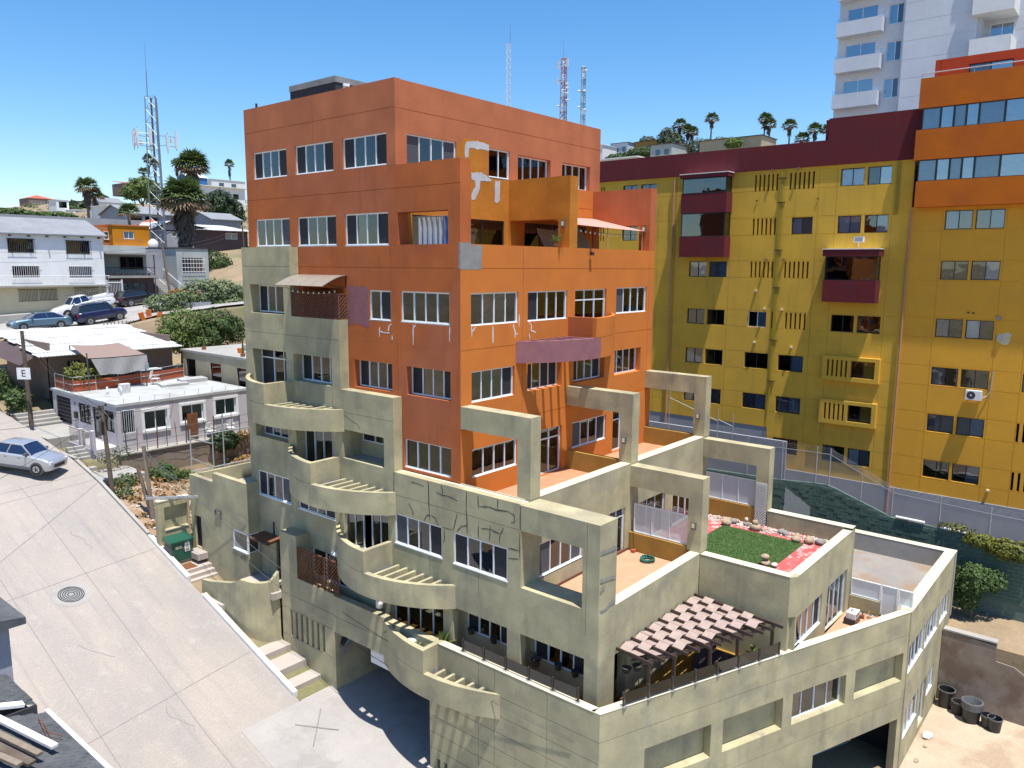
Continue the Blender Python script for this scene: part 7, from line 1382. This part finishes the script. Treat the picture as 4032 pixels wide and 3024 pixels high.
# ------------------------------------------------------------------ things on the terraces and balconies
def lattice_panel(name, label, P0, u, v, W_, H_, step, w, mat, t=.012, nrm=None, frame=True, cat='lattice'):
    """diagonal wooden lattice: every slat its own piece"""
    o = thing(name, P0, label, cat); u, v = Vector(u).normalized(), Vector(v).normalized(); nrm = u.cross(v); P0 = Vector(P0)
    for sg in (1, -1):
        q = -H_
        while q < W_:
            a, b_ = (q, 0), (q + H_, H_)
            if a[0] < 0: a = (0, -q)
            if b_[0] > W_: b_ = (W_, W_ - q)
            if b_[0] - a[0] > .06:
                f = (lambda p: P0 + u * p[0] + v * (p[1] if sg == 1 else H_ - p[1]) + nrm * (t * .6 * sg))
                d = (f(b_) - f(a)); MB().bar(f(a), f(b_), w, t, up=nrm).build('slat', mat, o)
            q += step
    if frame:
        for a, b_ in (((0, 0), (W_, 0)), ((0, H_), (W_, H_)), ((0, 0), (0, H_)), ((W_, 0), (W_, H_))): MB().bar(P0 + u * a[0] + v * a[1], P0 + u * b_[0] + v * b_[1], .045, .045).build('rail', mat, o)
    return o
lattice_panel('balcony_lattice', 'brown diagonal lattice screen on the small upper left balcony', (-.42, 9.43, -2.05), (0, -1, 0), (0, 0, 1), 3.13, 1.0, .16, .035, 'rust_wood')
lattice_panel('balcony_lattice', 'narrow return of the brown lattice on the sunlit end of the small upper left balcony', (-.42, 6.28, -2.05), (1, 0, 0), (0, 0, 1), .42, 1.0, .16, .035, 'rust_wood')
LL = lattice_panel('terrace_lattice', 'rusty three-bay lattice screen above the garage wall', (-1.1, 8.68, -13.34), (0, -1, 0), (0, 0, 1), 2.8, 1.38, .17, .03, 'rust')
for y in (7.75, 6.8): MB().bar((-1.1, y, -13.34), (-1.1, y, -11.96), .05).build('rail', 'rust', LL)
lattice_panel('white_lattice', 'narrow white lattice strip on the garden terrace post', (12.97, -5.84, -11.3), (0, -1, 0), (0, 0, 1), .5, 1.95, .13, .035, 'plastic_white', frame=False)
CY = thing('balcony_canopy', (-.6, 8, -.5), 'curved smoked plastic canopy over the lattice balcony', 'canopy')
k = MB(); N = 10
for q in range(N):
    a0, a1 = q / N, (q + 1) / N
    def cp(t, y): return (-1.25 + 1.25 * t, y, -.72 + .42 * math.sin(t * math.pi / 2))
    k.quad(cp(a0, 9.4), cp(a1, 9.4), cp(a1, 6.2), cp(a0, 6.2))
k.build('sheet', 'polycarb', CY, smooth=True)
for y in (9.4, 8.6, 7.8, 7.0, 6.2): MB().path([(-1.25 + 1.25 * t / 6, y, -.735 + .42 * math.sin(t / 6 * math.pi / 2)) for t in range(7)], .02, 5).build('rib', 'iron_black', CY)
for y in (9.3, 6.3): MB().path([(-.9, y, -.62), (-.5, y, -.75), (-.05, y, -.78), (-.02, y, -.35)], .018, 5).build('bracket', 'iron_black', CY)
def bulbs(a, b_, n, sag, label):
    s = thing('string_lights', a, label, 'string lights'); P = [Vector(a).lerp(Vector(b_), q / n) - Vector((0, 0, sag * 4 * (q / n) * (1 - q / n))) for q in range(n + 1)]
    MB().path([tuple(p) for p in P], .008, 4).build('cable', 'wire', s); [MB().lathe([(0, 0), (.035, .02), (.03, .07), (.012, .1), (0, .1)], (p.x, p.y, p.z - .11), 6).build('bulb', 'bulb', s) for p in P[1:-1]]
bulbs((-1.0, 9.2, -.8), (-.3, 6.3, -.85), 11, .14, 'string of small bulbs hanging under the smoked canopy'); bulbs((7.1, .35, 1.72), (13.0, .5, 1.62), 16, .1, 'string of bulbs along the edge of the pink shade sail')
SL = thing('shade_sail', (10, 1, 1.9), 'faded pink shade canopy over the second floor terrace', 'canopy'); cloth((7.05, .25, 1.86), (12.98, .25, 1.78), (12.98, 3.2, 2.45), (7.05, 3.2, 2.55), 8, .06, 'sail_pink', 'cloth', SL)
for x in (9.9, 12.9): MB().tube((x, .35, .1), (x, .35, 1.85), .03, 6).build('pole', 'copper_pipe', SL)
TP = thing('hanging_tarp', (8.2, 2.4, .9), 'sagging tan tarp hung behind the terrace rail', 'tarp'); cloth((7.1, 2.2, 1.75), (10.4, 2.0, 1.7), (10.2, 1.4, .75), (7.1, 1.8, .8), 14, .22, 'tarp_tan', 'cloth', TP, w=.12)
CU = thing('blue_curtain', (2.4, 2.6, 1), 'blue and white plastic curtain inside the left frame opening', 'curtain')
for (a, b_, mt) in ((.62, 1.75, 'curtain_blue'), (1.75, 3.1, 'curtain_sheer')): 
    k = MB(); N = 16
    for q in range(N):
        y0, y1 = lerp(q / N, a, b_), lerp((q + 1) / N, a, b_); k.quad((.95 + .05 * math.sin(q * 2.0), y0, .2), (.95 + .05 * math.sin((q + 1) * 2.0), y1, .2), (.95 + .05 * math.sin((q + 1) * 2.0), y1, 1.9), (.95 + .05 * math.sin(q * 2.0), y0, 1.9))
    k.build('panel', mt, CU, smooth=True)
MB().tube((.95, .58, 1.92), (.95, 3.2, 1.92), .02, 6).build('rod', 'steel', CU)
def plant(name, label, loc, n, L, mat, pot='pot_clay', pr=.17, ph=.26, seed=1, up=.9, cat='potted plant'):
    t = thing(name, loc, label, cat); r = random.Random(seed); x, y, z = loc
    if pot: MB().lathe([(0, 0), (pr * .75, 0), (pr, ph), (pr * .85, ph), (pr * .8, ph - .04), (0, ph - .04)], loc, 12).build('pot', pot, t)
    else: ph = 0
    for q in range(n):
        a = r.uniform(0, 6.28); e = r.uniform(.5, 1.4) * up; d = Vector((math.cos(a) * math.cos(e), math.sin(a) * math.cos(e), math.sin(e))); c = Vector((x, y, z + ph)); l = L * r.uniform(.6, 1.1); s = Vector((-math.sin(a), math.cos(a), 0)) * l * .09; m_ = c + d * l * .6; tip = c + d * l - Vector((0, 0, l * .2))
        MB().quad(c, m_ + s, tip, m_ - s).build('leaf', mat, t)
    return t
plant('potted_plant', 'potted plant with big leaves on the orange terrace rail', (5.85, .15, .87), 26, .5, 'leaf_lime', seed=3, pr=.12, ph=.16); plant('potted_plant', 'spiky green plant in a white pot on the lowest curved balcony', (-.75, .35, -14.2), 30, .9, 'leaf_lime', 'plastic_white', seed=4, up=1.1); plant('potted_plant', 'plant in a terracotta pot inside the lowest curved balcony', (-1.2, 2.6, -14.2), 18, .5, 'leaf_green', seed=5); plant('potted_plant', 'leafy pot plant at the front corner of the lowest curved balcony', (-1.5, .9, -14.2), 24, .5, 'leaf_ivy', seed=6)
plant('potted_plant', 'dark spidery plant on the sill of the last front window', (-.1, -3.6, -13.5), 22, .4, 'palm_skirt', 'pot_dark', seed=7, up=.6); plant('potted_plant', 'small leafy plant by the pergola side wall', (5.9, -9.0, -14.2), 20, .8, 'leaf_lime', 'pot_dark', seed=8)
for q, (y, l) in enumerate(((-.4, 'left dark pot on the first front window sill'), (-1.5, 'right dark pot on the first front window sill'), (-4.4, 'left dark pot on the last front window sill'), (-5.1, 'right dark pot on the last front window sill'))): tag(MB().lathe([(0, 0), (.1, 0), (.14, .22), (.11, .22), (0, .18)], (.12, y, -13.44), 10).build('dark_pot', 'pot_dark'), l, 'pot')
for q, (x, y, l) in enumerate(((.75, -6.7, 'nearest hanging dark pot under the pergola edge'), (.9, -7.0, 'middle hanging dark pot under the pergola edge'), (1.15, -7.1, 'last hanging dark pot under the pergola edge'))): tag(MB().lathe([(0, 0), (.1, .02), (.17, .2), (.14, .22), (0, .18)], (x, y, -13.0 + q * .12), 10).build('hanging_pot', 'pot_dark'), l, 'pot')
tag(MB().blob((-.4, 6.5, -11.95), (.3, .6, .15), 3, 6, 10).build('white_bundle', 'plastic_white'), 'white cloth bundle stored behind the rusty lattice', 'bundle'); JG = thing('water_jug', (-.8, 3.7, -13.36), 'pale plastic water jug on the shaded wall ledge', 'jug'); MB().lathe([(0, 0), (.14, 0), (.15, .25), (.06, .36), (.06, .42), (0, .42)], (-.8, 3.7, -13.3), 10).build('jug_body', 'plastic_white', JG, smooth=True)
bk = thing('balcony_clutter', (-1.4, 1.5, -14.2), 'dark box with a white bag on the lowest curved balcony', 'box'); MB().box(-1.5, -1.0, 1.2, 1.7, -14.2, -13.9).build('box', 'plastic_grey', bk); MB().blob((-1.2, 1.4, -13.8), (.2, .2, .12), 5, 5, 8).build('bag', 'plastic_white', bk)
# wall lamps
for (x, y, z, l) in ((6.5, .3, 1.84, 'small wall lamp on the middle orange frame'), (13.0, .29, 1.86, 'small wall lamp on the right orange frame'), (6.5, -2.89, -6.77, 'small wall lamp on the middle upper beige portal'), (13.0, -2.89, -6.74, 'small wall lamp on the rear upper beige portal'), (6.5, -6.07, -9.63, 'small wall lamp on the front beige portal by the deck')):
    t = thing('wall_lamp', (x - .07, y, z), l, 'lamp', 'small wall lamps'); MB().box(x - .1, x - .002, y - .09, y + .09, z - .14, z + .14).build('housing', 'plastic_grey', t); MB().box(x - .106, x - .1, y - .06, y + .06, z - .08, z + .1).build('lens', 'label_cream', t)
CMx = thing('rail_cameras', (9.3, -.1, .75), 'black floodlight and bracket fixed below the orange terrace rail', 'floodlight'); MB().tube((8.0, -.02, .9), (8.0, -.1, .7), .02).build('bracket', 'iron_black', CMx); MB().obox((8.0, -.12, .65), (.09, .05, .07), Vector((1, 0, 0)), Vector((0, 1, 0)), Vector((0, 0, 1))).build('head', 'iron_black', CMx)
tag(MB().blob((6.75 - .35, .15, 1.03), (.09, .09, .13), 2, 6, 8, .05).build('rail_speaker', 'hose_green'), 'small teal globe ornament on the orange terrace rail', 'ornament') if False else None
MP = thing('mirror', (-.5, 6.1, -15.7), 'round convex mirror on the garage entrance wall', 'mirror'); k = MB(); c = Vector((-.75, 6.1, -15.75)); ax = Vector((-.75, -.55, .1)).normalized(); ux = ax.cross(Vector((0, 0, 1))).normalized(); uy = ux.cross(ax)
R0 = [c + ax * .1] ; 
for q in range(18):
    a, b_ = 2 * math.pi * q / 18, 2 * math.pi * (q + 1) / 18; k.quad(c + ax * .09, c + (ux * math.cos(a) + uy * math.sin(a)) * .38, c + (ux * math.cos(b_) + uy * math.sin(b_)) * .38)
k.build('mirror_face', 'car_glass', MP); MB().bar(c, (-.6, 6.2, -15.6), .05).build('arm', 'iron_black', MP)
# glass balustrades
def balustrade(name, label, pts, gap=.06):
    t = thing(name, (*pts[0], -13.5), label, 'balustrade')
    for (x, y) in pts: MB().box(x - .03, x + .03, y - .03, y + .03, -13.48, -13.0).build('post', 'brown_metal', t); MB().box(x - .08, x + .08, y - .08, y + .08, -13.487, -13.47).build('base_plate', 'galv', t)
    for a, b_ in zip(pts, pts[1:]):
        d = Vector((b_[0] - a[0], b_[1] - a[1], 0)).normalized() * gap; MB().bar(Vector((*a, -13.22)) + d, Vector((*b_, -13.22)) - d, .012, .38).build('glass_panel', 'glass_smoke', t)
balustrade('glass_balustrade', 'smoked glass balustrade with brown posts along the left front parapet', [(-1.0, -1.03 - q * .995) for q in range(6)]); balustrade('glass_balustrade', 'smoked glass balustrade with brown posts in front of the woven pergola', [(-.29 + q * .915, -7.24 - q * .354) for q in range(8)])
# woven pergola
PG = thing('pergola', (3, -8, -14.2), 'brown woven slat pergola over the corner terrace', 'pergola'); bx_ = [.62 + q * .462 for q in range(13)]
def bend(x): return -7.62 - (x - .36) * .375
def pz(y): return -12.2 + (y + 6.37) * .075
for x in bx_: MB().bar((x, -6.37, pz(-6.37)), (x, bend(x), pz(bend(x))), .06, .1).build('beam', 'brown_metal', PG)
r = random.Random(9)
for row in range(8):
    y0 = -6.42 - row * .385; y1 = y0 - .37
    for q in range(12):
        x0, x1 = bx_[q], bx_[q + 1]
        if y1 < bend(x0) + .25: continue
        up0 = .075 if (q + row) % 2 else -.06; up1 = -up0 if True else 0
        up1 = .075 if (q + 1 + row) % 2 else -.06; xm = (x0 + x1) / 2; j = r.uniform(-.012, .012)
        k = MB()
        for (xa, ua, xb, ub) in ((x0, up0 + j, xm, (up0 + up1) / 2), (xm, (up0 + up1) / 2, x1, up1 + j)):
            A = [(xa, y0, pz(y0) + ua), (xb, y0, pz(y0) + ub), (xb, y1, pz(y1) + ub), (xa, y1, pz(y1) + ua)]; k.quad(*A); k.quad(*[(p[0], p[1], p[2] - .012) for p in A][::-1])
            k.quad(A[0], A[1], (A[1][0], A[1][1], A[1][2] - .012), (A[0][0], A[0][1], A[0][2] - .012)); k.quad(A[2], A[3], (A[3][0], A[3][1], A[3][2] - .012), (A[2][0], A[2][1], A[2][2] - .012))
        k.build('woven_slat', 'pergola_slat', PG)
for x in (.9, 1.9, 3.4, 4.6, 6.2): y = bend(x) + .4; MB().box(x - .05, x + .05, y - .05, y + .05, -14.2, pz(y) - .16).build('post', 'brown_metal', PG)
MB().bar((.6, bend(.6) + .4, pz(bend(.6)) - .1), (6.3, bend(6.3) + .4, pz(bend(6.3)) - .1), .07, .1).build('front_beam', 'brown_metal', PG); MB().bar((.6, bend(.6) + .75, pz(bend(.6)) - .1), (6.3, bend(6.3) + .75, pz(bend(6.3)) - .1), .05, .07).build('front_beam', 'brown_metal', PG)
SF = thing('terrace_sofa', (4.6, -8.0, -14.2), 'dark outdoor sofa in the shade under the pergola', 'sofa'); MB().box(3.9, 5.6, -8.3, -7.6, -14.15, -13.8).build('seat', 'brown_house', SF); MB().box(3.9, 5.6, -7.6, -7.45, -14.15, -13.45).build('backrest', 'brown_house', SF)
# garden terrace: turf, stones, cairn
t0 = MB().box(7.2, 11.92, -8.43, -4.85, -11.33, -11.295); TFo = thing('turf_lawn', (9.5, -6.6, -11.33), 'rectangular green turf lawn on the red garden terrace', 'lawn'); t0.build('turf_base', 'turf', TFo)
m = MB(); r = random.Random(12)
for _ in range(26000): x, y = r.uniform(7.2, 11.92), r.uniform(-8.43, -4.85); a = r.uniform(0, 6.28); l = r.uniform(.02, .05); dx, dy = math.cos(a) * .008, math.sin(a) * .008; m.quad((x - dx, y - dy, -11.295), (x + dx, y + dy, -11.295), (x + r.uniform(-.02, .02), y + r.uniform(-.02, .02), -11.295 + l))
stuff(m.build('grass_blades', 'turf', TFo))
RK = [(12.11, -4.9, .26, 'rock_tan'), (12.55, -5.05, .2, 'rock_grey'), (12.75, -5.1, .15, 'rock_tan'), (12.63, -5.64, .16, 'rock_grey'), (12.3, -6.17, .27, 'rock_tan'), (12.42, -6.5, .13, 'rock_tan'), (12.57, -7.23, .2, 'rock_grey'), (12.5, -7.45, .17, 'rock_grey'), (12.62, -7.75, .12, 'rock_tan'), (12.55, -7.95, .14, 'rock_tan'), (12.0, -8.08, .24, 'rock_tan'), (12.2, -8.55, .25, 'rock_tan'), (12.35, -8.95, .22, 'rock_grey'), (12.55, -9.2, .14, 'rock_tan'), (12.63, -4.33, .13, 'rock_tan'), (12.74, -4.75, .15, 'rock_tan'), (12.7, -6.9, .1, 'rock_white')]
WORD = ['first', 'second', 'third', 'fourth', 'fifth', 'sixth', 'seventh', 'eighth', 'ninth', 'tenth', 'eleventh', 'twelfth', 'thirteenth', 'fourteenth', 'fifteenth', 'sixteenth', 'seventeenth']
for q, (x, y, s, mt) in enumerate(sorted(RK, key=lambda p: -p[1])):
    tag(MB().blob((x, y, -11.33 + s * .5), (s, s * .85, s * .62), q, 7, 10, .12).build('garden_rock', mt, smooth=True), 'loose %s stone by the rear garden parapet, %s from the back' % ({'rock_tan': 'tan', 'rock_grey': 'grey', 'rock_white': 'white'}[mt], WORD[q]), 'stone', 'stones along the garden parapet')
for (x, y, z, s, mt, l) in ((8.55, -8.12, -11.2, .24, 'rock_tan', 'bottom stone of the little cairn at the lawn corner'), (8.55, -8.1, -10.96, .2, 'rock_tan', 'top pyramid stone of the little cairn at the lawn corner'), (8.62, -8.45, -11.22, .16, 'rock_white', 'pale stone lying beside the little cairn')): tag(MB().blob((x, y, z), (s, s * .8, s * .5), int(s * 99), 7, 10, .08).build('garden_rock', mt, smooth=True), l, 'stone')
tag(MB().blob((12.28, -6.17, -10.98), (.14, .13, .12), 4, 6, 8, .1).build('garden_rock', 'rock_tan', smooth=True), 'small stone balanced on the biggest rear garden stone', 'stone'); tag(MB().blob((12.62, -5.62, -11.05), (.09, .08, .1), 4, 6, 8, .1).build('garden_rock', 'rock_white', smooth=True), 'small pale stone balanced on a grey rear garden stone', 'stone')
m = MB()
for _ in range(500): x, y = 12.5 + r.uniform(-.25, .5), r.uniform(-9.3, -3.6); s = r.uniform(.02, .06); m.blob((x, y, -11.325 + s * .4), (s, s, s * .6), r.randint(0, 99), 3, 5)
stuff(tag(m.build('white_pebbles', 'rock_white'), 'white pebbles strewn along the rear garden parapet', 'pebbles'))
HS_ = thing('garden_hose', (5.9, -4.45, -11.3), 'coiled green garden hose on the tiled deck', 'hose'); k = MB(); k.path([(5.9 + (.26 + .03 * math.sin(q * .7)) * math.cos(q * .42), -4.45 + (.26 + .03 * math.cos(q * .9)) * math.sin(q * .42), -11.27 + .004 * q * .5) for q in range(64)], .022, 6); k.build('coil', 'hose_green', HS_, smooth=True)
BR = thing('broom', (6.4, -3.55, -11.3), 'broom leaning in the corner of the tiled deck', 'broom'); MB().tube((6.42, -3.5, -11.2), (6.47, -3.4, -10.0), .015, 6).build('handle', 'iron_black', BR); MB().box(6.28, 6.5, -3.6, -3.45, -11.3, -11.18).build('brush', 'mesh_red', BR)
PC = thing('pet_carrier', (12.0, -10.6, -14.17), 'white and black pet carrier on the small low deck', 'pet carrier'); k = MB(); k.prism([(11.65, -10.75), (12.35, -10.75), (12.35, -10.3), (11.65, -10.3)], -14.17, -13.92); k.build('tray', 'plastic_black', PC); k = MB(); k.v = []; k.prism([(11.68, -10.73), (12.32, -10.73), (12.27, -10.35), (11.73, -10.35)], -13.92, lambda x, y: -13.68); k.build('cover', 'plastic_white', PC); MB().tube((11.9, -10.5, -13.66), (12.1, -10.5, -13.66), .025).build('handle', 'plastic_black', PC)
for q in range(3): MB().box(11.8 + q * .16, 11.88 + q * .16, -10.738, -10.73, -13.85, -13.75).build('vent_slot', 'ink', PC)
plant('potted_plant', 'thin cactus pot beside the pet carrier', (12.65, -10.75, -14.17), 6, .45, 'leaf_green', 'pot_clay', .09, .14, 31, 1.15); plant('potted_plant', 'low dry plant pot right of the cactus on the small low deck', (12.85, -11.0, -14.17), 12, .25, 'leaf_dry', 'plastic_white', .1, .14, 32); plant('potted_plant', 'clay pot with sprouts next to the glass screen', (13.0, -11.3, -14.17), 10, .22, 'leaf_green', 'pot_clay', .12, .14, 33)
GS = thing('glass_screen', (13.35, -11.2, -14.2), 'frosted glass screen with white frame and door between deck and roof', 'glass screen')
MB().box(13.3, 13.5, -11.2, -10.02, -14.2, -13.56).build('low_wall', BG, GS)
for (a, b_, z0) in ((-11.2, -10.04, -13.54), (-11.85, -11.25, -14.15), (-12.42, -11.9, -13.5)): window(Fr('X', 13.36), a, b_, z0, -12.82, 0, 'o', GS, fw=.035, sill=False, name='screen_frame'); MB().box(13.39, 13.4, a + .03, b_ - .03, z0 + .03, -12.85).build('frosted_pane', 'frosted', GS)
# black bins and rubble in the yard
for (x, y, r_, h, l, mt) in ((19.55, -13.0, .36, .85, 'tall black drum closest to the building corner in the yard', 'plastic_black'), (19.2, -13.55, .26, .6, 'small dark drum between the black drum and the wheeled bin', 'pot_dark'), (18.95, -14.15, .42, .95, 'large black wheeled bin with a grey bag in the yard', 'plastic_black'), (18.9, -14.8, .28, .55, 'left of the two small black buckets in the yard', 'plastic_black'), (18.75, -15.1, .3, .6, 'right of the two small black buckets in the yard', 'plastic_black')):
    b_ = thing('yard_bin', (x, y, -20.38), l, 'bin'); MB().lathe([(0, 0), (r_ * .8, 0), (r_, h), (r_ * .92, h), (r_ * .74, .06), (0, .06)], (x, y, -20.38), 16).build('drum', mt, b_, smooth=False); MB().lathe([(r_ * .95, h - .03), (r_ * 1.06, h - .03), (r_ * 1.06, h + .03), (r_ * .95, h + .03)], (x, y, -20.38), 16).build('rim', 'plastic_grey', b_)
    if h > .9: MB().lathe([(r_ * 1.08, h - .3), (r_ * 1.1, h + .02), (r_ * .9, h + .04), (r_ * .6, h - .25)], (x, y, -20.38), 14).build('bag', 'plastic_grey', b_)
for (x, y, s, l) in ((16.3, -12.9, .35, 'broken pale slab near the side door in the yard'), (14.1, -12.95, .16, 'brown stone at the foot of the side wall'), (15.4, -13.0, .12, 'small grey stone between slab and wall in the yard')): tag(MB().blob((x, y, -20.36 + s * .15), (s, s * .6, s * .3), int(s * 50), 5, 8, .2).build('yard_stone', 'rock_white' if s > .3 else 'rock_tan'), l, 'stone')
# roofs of the houses across the street, bottom left corner
def shingles(par, P, u, v, W_, H_, tw=.32, th=.16, seed=0, limit=150, mat='shingle'):
    P, u, v = Vector(P), Vector(u).normalized(), Vector(v).normalized(); nn = u.cross(v); nn = nn if nn.z > 0 else -nn; r = random.Random(seed)
    MB().quad(P, P + u * W_, P + u * W_ + v * H_, P + v * H_).build('roof_deck', mat, par); c = 0; rest = MB()
    for i in range(int(H_ / th)):
        for j in range(int(W_ / tw)):
            a = P + u * (j * tw + (tw / 2 if i % 2 else 0)) + v * (i * th); ww = tw * .96; 
            if j * tw + (tw / 2 if i % 2 else 0) + tw > W_ + .02: continue
            q = MB() if c < limit else rest; t0_, t1_ = .022 + r.uniform(0, .012), .008
            A = [a + nn * t0_, a + u * ww + nn * t0_, a + u * ww + v * th * 1.1 + nn * t1_, a + v * th * 1.1 + nn * t1_]; q.quad(*A); q.quad(a, a + u * ww, A[1], A[0]); q.quad(a, A[0], A[3]); q.quad(a + u * ww, A[2], A[1])
            if c < limit: q.build('shingle', mat, par)
            c += 1
    if rest.f: stuff(rest.build('shingles', mat, par))
SR = thing('shingled_roof', (-14.5, 0, -14), 'dark grey shingled porch roof with planks on it in the bottom left corner', 'roof'); shingles(SR, (-13.45, 1.5, -11.0), (0, -1, 0), (-1, 0, .34), 3.6, 4.2, seed=1, limit=200); MB().bar((-13.43, 1.55, -11.0), (-13.43, -2.2, -11.0), .1, .14).build('gutter_edge', 'white_paint', SR); MB().box(-17, -13.6, -2.0, 1.4, -16, -11.15).build('wall', 'stone_brown', SR)
SR2 = thing('gable_roof', (-14.5, 3.5, -14), 'dark grey shingled roof slope above the porch at the left edge', 'roof'); shingles(SR2, (-13.5, 4.2, -10.95), (0, -1, 0), (-1, 0, .42), 2.2, 4, seed=2, limit=90); MB().box(-17, -13.6, 2.05, 4.2, -15, -11.1).build('wall', 'stone_brown', SR2)
k = MB(); k.box(-17.5, -13.5, 1.98, 2.04, -11.5, -10.95); k.build('gable_board', 'grey_dark', SR2)
CHm = thing('stucco_chimney', (-13.7, 5.6, -13), 'grey stucco corner with a flat stone cap at the left edge', 'house corner'); MB().box(-16, -13.1, 5.0, 8.2, -15, -9.9).build('wall', 'lavender_house', CHm); k = MB(); k.prism([(-16.3, 4.7), (-12.75, 4.7), (-12.75, 8.4), (-16.3, 8.4)], -9.9, lambda x, y: -9.7 + (-12.75 - x) * .15); k.build('cap', 'shingle', CHm)
PLK = thing('roof_lumber', (-14.3, -.2, -10.6), 'white and grey timber planks piled on the shingled porch roof', 'timber')
for (a, b_, w_, mt) in (((-14.75, 1.5, -10.35), (-14.1, -.9, -10.55), .16, 'plastic_white'), ((-16.0, 1.8, -10.0), (-13.9, 1.62, -10.6), .24, 'white_paint'), ((-15.1, 1.0, -10.25), (-14.5, -1.2, -10.4), .14, 'wood_old'), ((-15.4, .8, -10.15), (-14.75, -1.5, -10.35), .18, 'wood_pole'), ((-15.7, .6, -10.05), (-15.0, -1.6, -10.2), .14, 'wood_old')): MB().bar(a, b_, w_, .07).build('plank', mt, PLK)
MTL = thing('metal_stand', (-13.95, -.2, -10.8), 'thin rusty folding wire stand on the shingled porch roof', 'stand'); q0 = Vector((-13.95, .1, -10.78))
for (a, b_) in (((0, 0, 0), (-.1, .1, .45)), ((0, -.35, 0), (-.1, -.25, .45)), ((0, 0, 0), (0, -.4, 0)), ((-.1, .1, .45), (-.1, -.25, .45)), ((.25, -.3, 0), (0, 0, .1)), ((.25, -.3, 0), (0, -.4, 0)), ((-.05, .05, .22), (-.05, -.3, .22))): MB().tube(q0 + Vector(a), q0 + Vector(b_), .012, 5).build('rod', 'rust', MTL)
